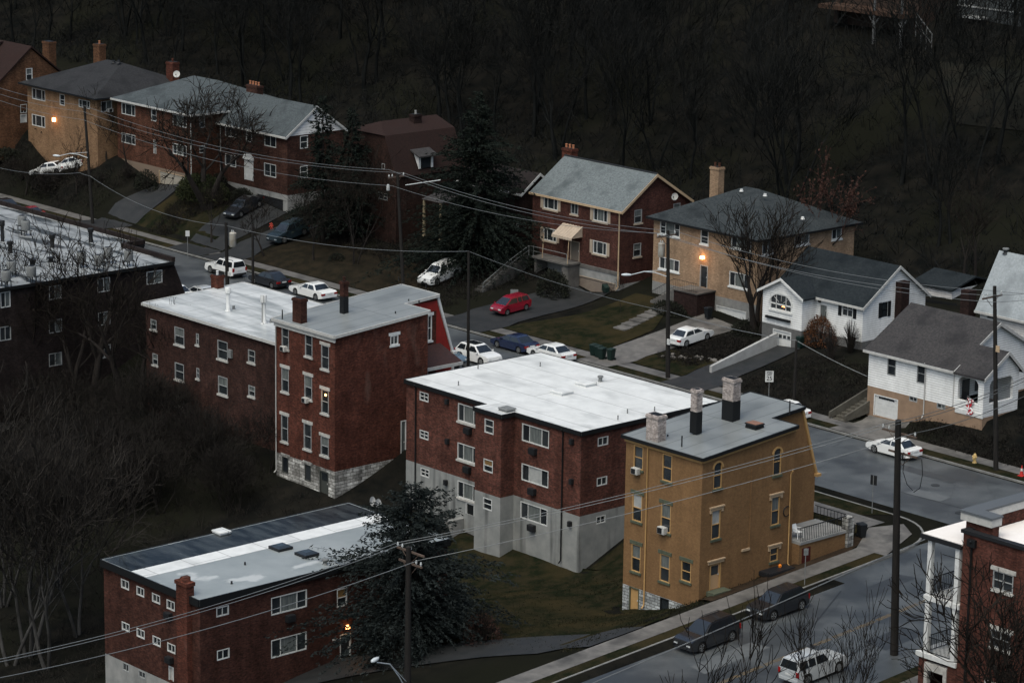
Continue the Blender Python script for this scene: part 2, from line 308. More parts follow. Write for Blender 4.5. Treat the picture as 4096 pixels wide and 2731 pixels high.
structure(kerb([(-260, 17.05), (200, 17.05)]), 'kerb_far', m_kerb)
structure(kerb([(200, 2.7), (70, 2.7)]+arc((70, -4.1), 6.8, 90, 180, 8)+[(xc(-30)+7.4, -30), (xc(-90)+7.4, -90)], .16), 'kerb_right', m_kerb)
# pavements, verges
m_slab = mat('paving_slabs', (.085, .082, .078), .6, (.13, .125, .117), 1.2, 8, bump=.1, bscale=15, streak=((.045, .044, .042), .4, (1, 1, 1), .5, .7), seam=(30, 1.5), spec=.3)
drape('far_pavement', [line((-200, 18.5), (180, 18.5), 120), line((-200, 20.), (180, 20.), 120)], m_slab, .06, 2)
drape('far_verge', [line((-200, 17.2), (180, 17.2), 120), line((-200, 18.48), (180, 18.48), 120)], m_grass, .05, 2)
drape('near_pavement', [line((-200, -.9), (43, -1.6), 90), line((-200, .9), (43, .5), 90)], m_slab, .06, 2)
drape('near_verge', [line((-200, .95), (40.5, .6), 90), line((-200, NK-.2), (42, 2.5), 90)], m_grass, .04, 2)
mb = MB()
drape('corner_pavement', [line((45.3, -5.2), (43.1, -1.4), 6), line((46.4, -5.1), (44.2, 1.2), 6), line((47.9, -5), (46.2, -.2), 6)], m_walk, .075, 3)
drape('side_pavement', [[(xc(y)-10.1, y) for y in np.linspace(-4.8, -90, 60)], [(xc(y)-8.5, y) for y in np.linspace(-4.8, -90, 60)]], m_walk, .06, 2)
drape('side_verge', [[(xc(y)-8.48, y) for y in np.linspace(-5, -90, 60)], [(xc(y)-7.55, y) for y in np.linspace(-5, -90, 60)]], m_grass, .05, 2)
drape('right_pavement', [[(xc(y)+8.6, y) for y in np.linspace(-3, -90, 60)], [(xc(y)+10.1, y) for y in np.linspace(-3, -90, 60)]], m_walk, .06, 2)
drape('right_verge', [[(xc(y)+7.55, y) for y in np.linspace(-3, -90, 60)], [(xc(y)+8.58, y) for y in np.linspace(-3, -90, 60)]], m_grass, .05, 2)
# lawns (each a sheet laid on the ground)
drape('apartment_lawn', [line((23, -34), (45.2, -31), 14), line((21, -24), (45.2, -24), 14), line((4, -14), (36, -13.5), 14), line((25.4, -13), (36, -12), 14), line((25.5, -1.2), (36, -1.2), 14)], m_grass, .05, 6)
drape('corner_soil', [line((43.9, -20), (45.3, -20), 4), line((44.2, -6), (45.3, -6), 4), line((43.2, -1.7), (44.6, -3.2), 4)], mat('bare_soil', (.022, .016, .012), .95, (.04, .029, .02), 1.5, 9, bump=.6, bscale=8, spec=.0), .07, 8)
drape('street_lawn', [line((30, -1.6), (43, -1.8), 6), line((36, -4.5), (43.5, -5), 6)], m_grass, .05, 4)
drape('house_lawn', [line((-21.5, 20.2), (-8.2, 20.2), 10), line((-19, 28), (-9.3, 28), 10), line((-18.5, 34.6), (-13.5, 34.6), 10)], m_grass, .06, 8)
drape('slope_lawn', [line((-61.5, 20.2), (-36, 20.2), 14), line((-59, 28), (-37, 28), 14)], mat('grass_brown', (.013, .012, .009), .95, (.022, .018, .0125), .9, 12, bump=.8, bscale=8, spec=.0, thr=(.42, .6)), .06, 8)
drape('mound_lawn', [line((-83, 19.8), (-68.5, 19.8), 10), line((-80, 26), (-69, 28), 10)], m_grass, .06, 8)
drape('driveway_lawn', [line((-4.2, 20.3), (2.2, 20.3), 5), line((-3.8, 25), (2, 25), 5)], m_grass, .06, 5)
# driveways
def dw(name, a, b, c, d, m, n=10): drape(name, [line(a, b, n), line(d, c, n)], m, .09, 4)
dw('red_hatchback_driveway', (-28, 17.2), (-28, 34.5), (-21.8, 34.5), (-21.3, 17.2), m_asph2, 14)
dw('white_sedan_driveway', (-8, 17.2), (-9, 34), (-3.8, 34), (-4.2, 17.2), m_walk, 14)
dw('white_house_driveway', (2.6, 17.2), (1.6, 31), (6.3, 31), (7.2, 17.2), m_asph2, 12)
dw('porch_house_driveway', (22.3, 17.2), (22.6, 21.8), (27, 21.8), (27.5, 17.2), m_walk, 6)
dw('brick_duplex_driveway', (-71, 17.2), (-74, 30.2), (-67.5, 30.2), (-65.3, 17.2), m_asph2, 12)
dw('hip_roof_driveway', (-89, 17.2), (-86, 26.6), (-80.5, 26.6), (-83.5, 17.2), m_asph2, 10)
dw('blue_suv_driveway', (-65.2, 17.2), (-65.4, 30), (-61.6, 30), (-61, 17.2), m_asph2, 10)
dw('apartment_driveway', (45.4, -26.5), (25, -38.5), (25, -46), (45.4, -31.5), m_asph2, 14)
# ------------------------------------------------------------------ buildings
m_white = mat('white_trim', (.62, .63, .62), .5, (.5, .51, .5), 4)
m_frame = mat('window_frame', (.52, .53, .52), .5, (.42, .43, .42), 3)
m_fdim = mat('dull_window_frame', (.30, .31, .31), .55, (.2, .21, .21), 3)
m_glass = mat('window_glass', (.012, .015, .018), .12, (.03, .035, .038), .5, 3, spec=.6)
m_curt = mat('curtained_glass', (.07, .082, .082), .25, (.15, .162, .155), 1.6, 4, stretch=(4, 4, .4), spec=.5)
m_blind = mat('white_blind', (.34, .35, .34), .45, (.26, .27, .265), 2, 3)
m_amberp = mat('amber_blind', (.22, .13, .05), .5, (.14, .09, .04), 3)
m_dark = mat('dark_metal', (.016, .017, .019), .45)
m_black = mat('black_trim', (.010, .011, .012), .5)
m_gut = mat('gutter_white', (.45, .45, .43), .45, (.36, .36, .35), 3)
m_cream = mat('cream_trim', (.42, .31, .20), .6, (.35, .26, .17), 3)
m_stone = brick('white_rubble', (.46, .46, .44), (.26, .255, .24), (.10, .10, .09), .62, .27, .03, .7, .85, stain=(.03, .028, .024), stain_t=(.5, .68), msm=.6)
m_lintel = mat('lintel_stone', (.46, .45, .42), .75, (.30, .29, .27), 4)
m_ac = mat('ac_casing', (.46, .46, .44), .5, (.36, .36, .34), 5)
m_lamp = mat('warm_lamp_glow', (1, .6, .3), .5, emit=(1, .42, .12, 6))
def lamp_light(name, loc, power, parent, col=(1, .5, .2), r=.12):
    d = bpy.data.lights.new(name, 'POINT'); d.energy = power; d.color = col; d.shadow_soft_size = r
    o = bpy.data.objects.new(name, d); COL.objects.link(o); o.parent = parent; o.location = Vector(loc)-WL[parent.name]; return o
class B:
    def __init__(s, name, label, cat, base, faces):
        s.root = empty(name, base, label, cat); s.F = faces; s.holes = {k: [] for k in faces}; s.wins = []; s.w = {}
    def pt(s, f, a, d, z):
        ax, c = s.F[f]
        return {'y-': (a, c-d, z), 'x+': (c+d, a, z), 'y+': (a, c+d, z), 'x-': (c-d, a, z)}[ax]
    def hit(s, f, zn, x, y):
        ax, c = s.F[f]; p = hY(zn, x, y, c) if ax[0] == 'y' else hX(zn, x, y, c)
        return (p[0] if ax[0] == 'y' else p[1]), p[2]
    def rect(s, f, zn, p0, p1):
        if s.F[f][0] == 'x+': p0, p1 = (p0[0], p1[1]), (p1[0], p0[1])     # receding faces: lower left and upper right corners
        a = s.hit(f, zn, *p0); b = s.hit(f, zn, *p1)
        return min(a[0], b[0]), max(a[0], b[0]), min(a[1], b[1]), max(a[1], b[1])
    def quad(s, mb, f, a0, a1, z0, z1, d): mb.poly([s.pt(f, a0, d, z0), s.pt(f, a1, d, z0), s.pt(f, a1, d, z1), s.pt(f, a0, d, z1)])
    def bar(s, mb, f, a0, a1, z0, z1, d0, d1):
        p = s.pt
        mb.hexa([p(f, a0, d0, z0), p(f, a1, d0, z0), p(f, a1, d1, z0), p(f, a0, d1, z0)], [p(f, a0, d0, z1), p(f, a1, d0, z1), p(f, a1, d1, z1), p(f, a0, d1, z1)])
    def wall(s, mname, f, a0, a1, z0, z1, depth=.16):
        mb = s.w.setdefault(mname, MB()); H = [h for h in s.holes[f] if h[0] < a1 and h[1] > a0 and h[2] < z1 and h[3] > z0]
        A = sorted({a0, a1} | {min(max(v, a0), a1) for h in H for v in h[:2]}); Zs = sorted({z0, z1} | {min(max(v, z0), z1) for h in H for v in h[2:]})
        for i in range(len(A)-1):
            for j in range(len(Zs)-1):
                ca, cz = (A[i]+A[i+1])/2, (Zs[j]+Zs[j+1])/2
                if any(h[0] < ca < h[1] and h[2] < cz < h[3] for h in H): continue
                s.quad(mb, f, A[i], A[i+1], Zs[j], Zs[j+1], 0)
        for h in H:
            b0, b1, c0, c1 = max(h[0], a0), min(h[1], a1), max(h[2], z0), min(h[3], z1); p = s.pt
            for q in (((b0, c0), (b0, c1)), ((b1, c0), (b1, c1)), ((b0, c0), (b1, c0)), ((b0, c1), (b1, c1))):
                mb.poly([p(f, q[0][0], 0, q[0][1]), p(f, q[1][0], 0, q[1][1]), p(f, q[1][0], -depth, q[1][1]), p(f, q[0][0], -depth, q[0][1])])
    def flat(s, mname, pts): s.w.setdefault(mname, MB()).poly(pts)
    def finish(s, mats):
        for k, mb in s.w.items(): mb.build(k, mats[k], s.root)
        s.w = {}
    def win(s, f, zn=None, p0=None, p1=None, kind='dh', r=None, frame=None, fw=.075, glass=None, sill=None, lintel=None, lm=None, shutters=None, name='window', side=None):
        r = r or s.rect(f, zn, p0, p1); a0, a1, z0, z1 = r
        s.holes[f].append(r); frame = frame or m_frame; mb = MB()
        d0, d1 = -.10, .012
        s.bar(mb, f, a0, a0+fw, z0, z1, d0, d1); s.bar(mb, f, a1-fw, a1, z0, z1, d0, d1)
        s.bar(mb, f, a0+fw, a1-fw, z0, z0+fw, d0, d1); s.bar(mb, f, a0+fw, a1-fw, z1-fw, z1, d0, d1)
        i0, i1, k0, k1 = a0+fw, a1-fw, z0+fw, z1-fw; w = i1-i0; h = k1-k0; t = .025
        panes = [(i0, i1, k0, k1, glass or m_glass)]
        def vb(x): s.bar(mb, f, x-t, x+t, k0, k1, d0+.02, -.01)
        def hb(z, x0=i0, x1=i1): s.bar(mb, f, x0, x1, z-t, z+t, d0+.02, -.01)
        if kind == 's2': vb(i0+w/2); panes = [(i0, i0+w/2, k0, k1, m_glass), (i0+w/2, i1, k0, k1, glass or m_glass)]
        elif kind == 's3': vb(i0+w*.26); vb(i0+w*.74); panes = [(i0, i0+w*.26, k0, k1, side or m_glass), (i0+w*.26, i0+w*.74, k0, k1, glass or m_curt), (i0+w*.74, i1, k0, k1, side or m_glass)]
        elif kind == 's3h': vb(i0+w*.26); vb(i0+w*.74); hb(k0+h/2, i0, i0+w*.26); hb(k0+h/2, i0+w*.74, i1); panes = [(i0, i0+w*.26, k0, k1, m_glass), (i0+w*.26, i0+w*.74, k0, k1, glass or m_curt), (i0+w*.74, i1, k0, k1, m_glass)]
        elif kind == 'dh': hb(k0+h*.5); panes = [(i0, i1, k0, k0+h*.5, m_glass), (i0, i1, k0+h*.5, k1, glass or m_glass)]
        elif kind == 'cr': vb(i0+w/2); hb(k0+h/2)
        elif kind == 'one': pass
        wo = mb.build(name, frame, s.root)
        WL[wo.name] = WL[s.root.name]
        for q in panes:
            g = MB(); s.quad(g, f, q[0], q[1], q[2], q[3], d0+.03); g.build('pane', q[4], wo)
        if sill:
            g = MB(); s.bar(g, f, a0-.1, a1+.1, z0-.16, z0-.003, -.02, .1); g.build('sill', sill, wo)
        if lintel:
            g = MB(); e = .18 if lm != 'hood' else .22
            s.bar(g, f, a0-e, a1+e, z1+.003, z1+(.26 if lm != 'hood' else .2), -.02, .05 if lm != 'hood' else .1)
            if lm == 'hood': s.bar(g, f, a0-e, a0-.04, z1-.16, z1, -.02, .09); s.bar(g, f, a1+.04, a1+e, z1-.16, z1, -.02, .09); s.bar(g, f, a0-e-.06, a1+e+.06, z1+.203, z1+.29, -.02, .17)
            g.build('lintel', lintel, wo)
        if shutters:
            for b0, b1 in ((a0-.42, a0-.05), (a1+.05, a1+.42)):
                g = MB(); s.bar(g, f, b0, b1, z0-.02, z1+.02, 0, .05)
                for k in range(8): s.bar(g, f, b0+.05, b1-.05, z0+.08+k*(z1-z0-.1)/8, z0+.12+k*(z1-z0-.1)/8, .05, .062)
                g.build('shutter', shutters, wo)
        return r
    def door(s, f, zn=None, p0=None, p1=None, r=None, m=None, name='door', frame=None, panes=None, slats=0, glass_top=None):
        r = r or s.rect(f, zn, p0, p1); a0, a1, z0, z1 = r; s.holes[f].append(r)
        mb = MB(); fr = .09
        s.bar(mb, f, a0+fr, a1-fr, z0, z1-fr, -.14, -.09)
        for k in range(slats): zz = z0+(k+.5)*(z1-z0-fr)/slats; s.bar(mb, f, a0+fr+.05, a1-fr-.05, zz-(z1-z0)/slats*.4, zz+(z1-z0)/slats*.4, -.09, -.075)
        do = mb.build(name, m or m_black, s.root); WL[do.name] = WL[s.root.name]
        g = MB(); s.bar(g, f, a0, a0+fr, z0, z1, -.12, .015); s.bar(g, f, a1-fr, a1, z0, z1, -.12, .015); s.bar(g, f, a0+fr, a1-fr, z1-fr, z1, -.12, .015); g.build('frame', frame or m_frame, do)
        if glass_top:
            g = MB(); s.quad(g, f, a0+fr+.12, a1-fr-.12, z0+(z1-z0)*glass_top, z1-fr-.12, -.07); g.build('pane', m_glass, do)
        if panes:
            n, zz0, zz1 = panes
            for k in range(n):
                x0 = a0+fr+(a1-a0-2*fr)*(k+.15)/n; x1 = a0+fr+(a1-a0-2*fr)*(k+.85)/n
                g = MB(); s.quad(g, f, x0, x1, z0+(z1-z0)*zz0, z0+(z1-z0)*zz1, -.07); g.build('pane', m_glass, do)
        if name == 'door' :
            g = MB(); s.bar(g, f, a1-fr-.14, a1-fr-.08, z0+.95, z0+1.06, -.09, -.03); g.build('handle', m_gut, do)
        return r
    def pipe(s, f, zn, ptop, pbot, m, rad=.055, d=.09, name='downspout', a=None, z=None):
        if a is None: a = s.hit(f, zn, *ptop)[0]; z = (s.hit(f, zn, *ptop)[1], s.hit(f, zn, *pbot)[1])
        mb = MB(); mb.tube([s.pt(f, a, .25, z[0]+.12), s.pt(f, a, d, z[0]-.15), s.pt(f, a, d, z[1]+.25), s.pt(f, a, .3, z[1]+.05)], rad, 6); return mb.build(name, m, s.root, 40)
    def chimney(s, x, y, z0, z1, w, l, m, cap=None, pots=0, capm=None, name='chimney', low=None):
        mb = MB()
        if low: mb.box(x-w/2-.012, x+w/2+.012, y-l/2-.012, y+l/2+.012, z0, low[0])
        lowo = mb
        mb2 = MB(); mb2.box(x-w/2, x+w/2, y-l/2, y+l/2, z0, z1-.25); mb2.box(x-w/2-.06, x+w/2+.06, y-l/2-.06, y+l/2+.06, z1-.25, z1-.08); mb2.box(x-w/2-.02, x+w/2+.02, y-l/2-.02, y+l/2+.02, z1-.08, z1)
        c = mb2.build(name, m, s.root); WL[c.name] = WL[s.root.name]
        if low: lowo.build('flashing', low[1], c)
        g = MB(); g.box(x-w/2+.1, x+w/2-.1, y-l/2+.1, y+l/2-.1, z1+.002, z1+.03); g.build('flue', m_black, c)
        for k in range(pots):
            yy = y+(k-(pots-1)/2)*l/pots if l >= w else y; xx = x if l >= w else x+(k-(pots-1)/2)*w/pots
            g = MB(); g.lathe((xx, yy, z1+.03), [(.12, 0), (.1, .28), (.13, .3), (.13, .36)], 8); g.build('chimney_pot', capm or m, c, 40)
        return c
    def vent(s, x, y, z, h, r, m, capm=None, name='roof_vent', cap=True):
        mb = MB(); mb.lathe((x, y, z-.05), [(r*1.5, 0), (r, .12), (r, h)], 10)
        o = mb.build(name, m, s.root, 40); WL[o.name] = WL[s.root.name]
        if cap: g = MB(); g.lathe((x, y, z+h-.05), [(r*1.05, .0), (r*1.5, .05), (r*1.5, .3*h+.05), (r*1.2, .34*h+.06)], 10); g.build('cap', capm or m, o, 40)
        return o
def wall_ac(b, f, zn, x, y, label, w=.62, h=.42, m=None):
    a, z = b.hit(f, zn, x, y); mb = MB(); b.bar(mb, f, a-w/2, a+w/2, z-h/2, z+h/2, -.05, .36)
    r = empty('air_conditioner', b.pt(f, a, .15, z-h/2), label, 'air conditioner', 'air conditioners in the walls and windows')
    mb.build('casing', m or m_ac, r, bevel=.03)
    g = MB()
    for k in range(5): b.bar(g, f, a-w/2+.06, a+w*.18, z-h/2+.06+k*(h-.1)/5, z-h/2+.10+k*(h-.1)/5, .36, .372)
    b.bar(g, f, a-w/2+.05, a+w*.2, z-h/2+.045, z+h/2-.045, .352, .364)
    g.build('grille', m_dark, r)
def gable_x(b, x0, x1, y0, y1, ze, yr, zr, m, o=.45, ox=.3, t=.16, fascia=None, name='roof', ze1=None):
    ze1 = ze if ze1 is None else ze1
    s0 = (zr-ze)/(yr-y0); s1 = (zr-ze1)/(y1-yr); mb = MB()
    P = [(y0-o, ze-s0*o), (yr, zr), (y1+o, ze1-s1*o)]
    mb.prism([(x0-ox, p[0], p[1]+t) for p in P]+[(x0-ox, p[0], p[1]) for p in P[::-1]], (x1-x0+2*ox, 0, 0))
    ro = mb.build(name, m, b.root); WL[ro.name] = WL[b.root.name]
    if fascia:
        g = MB(); e = .03
        g.box(x0-ox-.01, x1+ox+.01, y0-o-.1, y0-o-.004, ze-s0*o-.03, ze-s0*o+t+.01); g.build('gutter', fascia, ro)
        for X in (x1+ox+.003,):
            g = MB(); g.prism([(X, P[0][0], P[0][1]+t+.01), (X, P[1][0], P[1][1]+t+.01), (X, P[2][0], P[2][1]+t+.01), (X, P[2][0], P[2][1]-.12), (X, P[1][0], P[1][1]-.12), (X, P[0][0], P[0][1]-.12)], (.05, 0, 0)); g.build('bargeboard', fascia, ro)
    return ro
def hip(b, x0, x1, y0, y1, ze, ra, rb, m, o=.5, t=.14, fascia=None, name='roof'):
    X0, X1, Y0, Y1 = x0-o, x1+o, y0-o, y1+o; mb = MB()
    e = [(X0, Y0, ze+t), (X1, Y0, ze+t), (X1, Y1, ze+t), (X0, Y1, ze+t), tuple(ra), tuple(rb)]
    if abs(ra[1]-rb[1]) < .01: F = [[0, 1, 5, 4], [1, 2, 5], [2, 3, 4, 5], [3, 0, 4]]
    else: F = [[0, 1, 4], [1, 2, 5, 4], [2, 3, 5], [3, 0, 4, 5]]
    mb.add(e, F); mb.poly([(X0, Y0, ze), (X1, Y0, ze), (X1, Y1, ze), (X0, Y1, ze)])
    ro = mb.build(name, m, b.root); WL[ro.name] = WL[b.root.name]
    g = MB()
    g.box(X0-.06, X1+.06, Y0-.08, Y0-.002, ze-.05, ze+t+.01); g.box(X1+.002, X1+.08, Y0-.002, Y1, ze-.05, ze+t+.01); g.box(X0-.08, X0-.002, Y0-.002, Y1, ze-.05, ze+t+.01); g.box(X0-.06, X1+.06, Y1+.002, Y1+.08, ze-.05, ze+t+.01)
    g.build('gutter', fascia or m_dark, ro); return ro
def dish(label, p, aim, r=.38, mast=.5, m=None):
    R = empty('satellite_dish', p, label, 'satellite dish', 'satellite dishes')
    mb = MB(); mb.tube([p, (p[0], p[1], p[2]+mast)], .03, 6); mb.build('mast', m_dark, R)
    d = Vector(aim).normalized(); u = d.cross(Vector((0, 0, 1))).normalized(); v = u.cross(d); c = Vector((p[0], p[1], p[2]+mast))+d*.12
    mb = MB(); vs = [tuple(c-d*.0)]; n = 16
    for j, (q, w) in enumerate(((.5, .03), (1, .1))):
        for k in range(n): a = 2*math.pi*k/n; vs.append(tuple(c+(u*math.cos(a)+v*math.sin(a))*r*q+d*w))
    mb.add(vs, [[0, 1+k, 1+(k+1) % n] for k in range(n)]+[[1+k, 1+n+k, 1+n+(k+1) % n, 1+(k+1) % n] for k in range(n)]); mb.build('reflector', m or m_gut, R, 60)
    mb = MB(); mb.tube([tuple(c-v*r*.9+d*.1), tuple(c+d*.42-v*.1)], .018, 5); mb.box(c.x+d.x*.42-.05, c.x+d.x*.42+.05, c.y+d.y*.42-.05, c.y+d.y*.42+.05, c.z+d.z*.42-.16, c.z+d.z*.42-.06); mb.build('feed_arm', m_dark, R)
    return R
# ------------------------------------------------------------------ front row
b_apt = brick('apartment_brick', (0.0981, 0.0329, 0.0225), (0.0688, 0.0252, 0.0181), (0.0694, 0.0441, 0.0377))
b_tow = brick('tower_brick', (0.0897, 0.0286, 0.0180), (0.0660, 0.0225, 0.0147), (0.0628, 0.0309, 0.0251), stain=(.16, .10, .08), stain_t=(.62, .9))
b_bl = brick('old_red_brick', (0.0576, 0.0219, 0.0152), (0.0427, 0.0170, 0.0121), (0.0370, 0.0225, 0.0196))
b_long = brick('brown_brick', (0.0426, 0.0189, 0.0147), (0.0314, 0.0150, 0.0124), (0.0320, 0.0231, 0.0199))
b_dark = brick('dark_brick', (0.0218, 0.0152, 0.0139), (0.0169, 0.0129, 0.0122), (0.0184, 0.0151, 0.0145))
b_red = mat('red_paint', (.24, .022, .018), .6, (.18, .02, .016), 2, 6)
b_yel = brick('ochre_painted_brick', (0.1985, 0.1161, 0.0542), (0.1746, 0.1001, 0.0476), (0.1509, 0.0881, 0.0450), var=.18, nv=.12)
b_rb = brick('new_red_brick', (0.0859, 0.0300, 0.0213), (0.0637, 0.0244, 0.0174), (0.0602, 0.0325, 0.0270))
m_rwhite = mat('white_roof_membrane', (.53, .545, .54), .4, (.64, .655, .65), .8, 10, streak=((.40, .415, .415), .28, (1, 1.3, 1), .52, .72), bump=.06, bscale=3, seam=(3.1, 60))
m_rgrey = mat('grey_roof_membrane', (.165, .18, .182), .32, (.205, .22, .222), .6, 9, streak=((.12, .132, .135), .3, (1, 1, 1), .52, .7), bump=.05, bscale=3, seam=(60, 1.6))
m_rwet = mat('wet_roof', (.21, .225, .23), .22, (.37, .39, .40), .5, 9, streak=((.05, .057, .06), .35, (.45, 1.9, 1), .52, .62), spec=.35); m_rlong = mat('streaked_white_roof', (.36, .38, .385), .3, (.56, .58, .58), .45, 10, stretch=(.6, 1.6, 1), streak=((.24, .26, .265), .35, (.35, 1.8, 1), .50, .66), bump=.05, bscale=3, seam=(60, 2.6))
m_rgrey2 = mat('wet_grey_roof', (.20, .225, .23), .3, (.27, .295, .30), .3, 8, streak=((.40, .42, .42), .22, (1.6, 1, 1), .60, .64), spec=.4)
m_pond = mat('reflection_tinted_water', (.008, .010, .012), .2, (.055, .064, .068), 1.1, 8, stretch=(.25, 1, 1), thr=(.42, .75), spec=.12)  # dark streaks put the reflection of the trees into the water colour
m_sillg = mat('green_grey_sill', (.085, .095, .065), .7, (.06, .07, .05), 4)
m_oct = mat('ochre_trim', (.42, .26, .11), .6, (.36, .22, .09), 3)
m_cas = mat('grey_metal', (.19, .20, .20), .45, (.13, .135, .135), 5)
def flat_roof(b, outline, z, m, t=.22, edge=None, o=0, name='roof', zs=None):
    mb = MB(); P = [(x, y, (zs[i] if zs else z)) for i, (x, y) in enumerate(outline)]
    mb.prism([(p[0], p[1], p[2]-t) for p in P], (0, 0, t)); ro = mb.build(name, [m], b.root); WL[ro.name] = WL[b.root.name]
    if edge:
        g = MB(); n = len(P); cx = sum(p[0] for p in P)/n; cy = sum(p[1] for p in P)/n
        area = sum(P[i][0]*P[(i+1) % n][1]-P[(i+1) % n][0]*P[i][1] for i in range(n))
        for i in range(n):
            a, c = P[i], P[(i+1) % n]; d = Vector((c[0]-a[0], c[1]-a[1])).normalized(); s = 1 if area > 0 else -1; nx_, ny_ = d.y*s*.1, -d.x*s*.1
            e = .004; q = lambda p, k, zz: (p[0]+nx_*k, p[1]+ny_*k, p[2]+zz)
            g.hexa([q(a, .04, -t-.06), q(c, .04, -t-.06), q(c, 1, -t-.06), q(a, 1, -t-.06)], [q(a, .04, .03), q(c, .04, .03), q(c, 1, .03), q(a, 1, .03)])
        g.build('roof_edge', edge, ro)
    return ro
def hatch(b, x, y, z, w, l, h, m, base=None, name='roof_hatch'):
    mb = MB(); mb.box(x-w/2, x+w/2, y-l/2, y+l/2, z, z+h, .03); mb.box(x-w/2-.05, x+w/2+.05, y-l/2-.05, y+l/2+.05, z+h+.002, z+h+.09, .05)
    return mb.build(name, [m], b.root)
# ---- three storey brick apartment house, white roof
A = B('apartment_house', 'red brick apartment house with grey concrete base and big white flat roof in the centre', 'apartment house', (15, -6, -5), {'f': ('y-', -13.4), 'r': ('x+', 25.05), 'b': ('y-', -14.75), 'br': ('x+', 14), 'bl': ('x-', 9)})
X0, X1, Y0, Y1, ZR = 4.75, 25.05, -13.4, 1., 5.5
bx0 = A.hit('b', 8, 552, 440)[0]; bx1 = A.hit('b', 8, 715, 500)[0]; A.F['br'] = ('x+', bx1); A.F['bl'] = ('x-', bx0)
zc = A.hit('f', 8, 120, 765)[1]
for r in (((202, 335), (257, 407)), ((202, 575), (257, 645)), ((208, 812), (262, 882))): A.win('f', 8, *r, kind='cr')
for r, g in ((((443, 408), (575, 560)), m_curt), (((440, 655), (570, 800)), m_curt), (((440, 893), (570, 1040)), m_curt)): A.win('f', 8, *r, kind='s3', glass=g, sill=m_lintel)
for r, g in ((((610, 505), (665, 610)), m_glass), (((603, 755), (660, 853)), m_amberp), (((600, 998), (655, 1090)), m_glass)): A.win('b', 8, *r, kind='dh', glass=g)
for r, g in ((((845, 535), (1012, 697)), m_curt), (((842, 785), (1008, 945)), m_blind), (((835, 1023), (1002, 1185)), m_curt)): A.win('f', 8, *r, kind='s3', glass=g)
for r in (((1318, 614), (1385, 684)), ((1312, 865), (1378, 934)), ((1308, 1108), (1368, 1172))): A.win('r', 8, *r, kind='s2')
A.door('f', 8, (492, 1030), (545, 1120), m=m_black)
zw = ZR-.22
for nm, z0, z1 in (('wall', zc, zw), ('foundation', -9, zc)):
    A.wall(nm, 'f', X0, bx0, z0, z1); A.wall(nm, 'f', bx1, X1, z0, z1); A.wall(nm, 'b', bx0, bx1, z0, z1); A.wall(nm, 'r', Y0, Y1, z0, z1)
    A.flat(nm, [(bx1, -14.75, z0), (bx1, Y0, z0), (bx1, Y0, z1), (bx1, -14.75, z1)]); A.flat(nm, [(bx0, Y0, z0), (bx0, -14.75, z0), (bx0, -14.75, z1), (bx0, Y0, z1)])
    A.flat(nm, [(X0, Y1, z0), (X0, Y0, z0), (X0, Y0, z1), (X0, Y1, z1)]); A.flat(nm, [(X1, Y1, z0), (X0, Y1, z0), (X0, Y1, z1), (X1, Y1, z1)])
m_stainc = mat('stained_render', (.185, .195, .19), .8, (.255, .26, .25), .8, 8, bump=.2, bscale=10, streak=((.045, .048, .047), .55, (1.6, 1.6, .12), .57, .75))
A.finish({'wall': b_apt, 'foundation': m_stainc})
e = .1
ro = flat_roof(A, [(X0-e, Y1+e), (X0-e, Y0-e), (bx0-e, Y0-e), (bx0-e, -14.75-e), (bx1+e, -14.75-e), (bx1+e, Y0-e), (X1+e, Y0-e), (X1+e, Y1+e)], ZR, m_rwhite, .24, m_black)
for a in (A.hit('f', 8, 182, 400)[0], A.hit('f', 8, 1104, 700)[0]): A.pipe('f', 0, 0, 0, m_black, .06, a=a, z=(ZR-.3, -5.2))
for k, (x, y) in enumerate(((380, 400), (382, 648), (372, 905), (1162, 650), (1160, 900), (1150, 1165))):
    a, z = A.hit('f', 8, x, y); mb = MB(); A.bar(mb, 'f', a-.16, a+.16, z-.22, z+.2, 0, .28); mb.build('flue_box', m_dark, A.root, bevel=.03)
for x, y, l in ((512, 582, 'dark air conditioner under the top left picture window of the central apartment house'), (508, 826, 'dark air conditioner in the shaded recess left of the stair bay'), (920, 710, 'dark air conditioner under the top right picture window of the central apartment house'), (915, 962, 'dark air conditioner under the middle right picture window of the central apartment house'), (912, 1190, 'dark air conditioner above the drip stain on the concrete base')):
    wall_ac(A, 'f', 8, x, y, l, .7, .5, m_dark)
for x, y, w in ((1095, 350, 1.3), (1245, 297, 1.25)): p = hZ(8, x, y, ZR); hatch(A, p[0], p[1], ZR, w, w, .18, m_rwhite)
p = hZ(8, 750, 458, ZR); hatch(A, p[0], p[1], ZR, 1., .9, .16, m_cas)
for x, y in ((445, 300), (568, 195), (958, 180), (1505, 475), (1445, 515), (1675, 460)): p = hZ(8, x, y, ZR); A.vent(p[0], p[1], ZR, .4, .05, m_cas, cap=False)
p = hZ(8, 1335, 275, ZR); A.vent(p[0], p[1], ZR, .35, .16, m_cas, name='turbine_vent')
mb = MB()   # entrance stair rail by the basement door
a, z = A.hit('f', 8, 505, 1090); zl = z-.6
for k in range(7): t = k/6; mb.tube([(a-.4-3*t, -14.5, zl-2.*t-.2), (a-.4-3*t, -14.5, zl-2.*t+.85)], .02, 4)
mb.tube([(a-.4, -14.5, zl+.85), (a-3.4, -14.5, zl-2+.85)], .025, 4); mb.tube([(a-.4, -14.5, zl+.45), (a-3.4, -14.5, zl-2+.45)], .02, 4); mb.build('stair_railing', m_black, A.root)
mb = MB(); [mb.box(a-.9-k*.42, a-.45-k*.42, -14.7, -13.42, -9, zl-.05-k*.28) for k in range(8)]; mb.build('steps', m_conc, A.root)
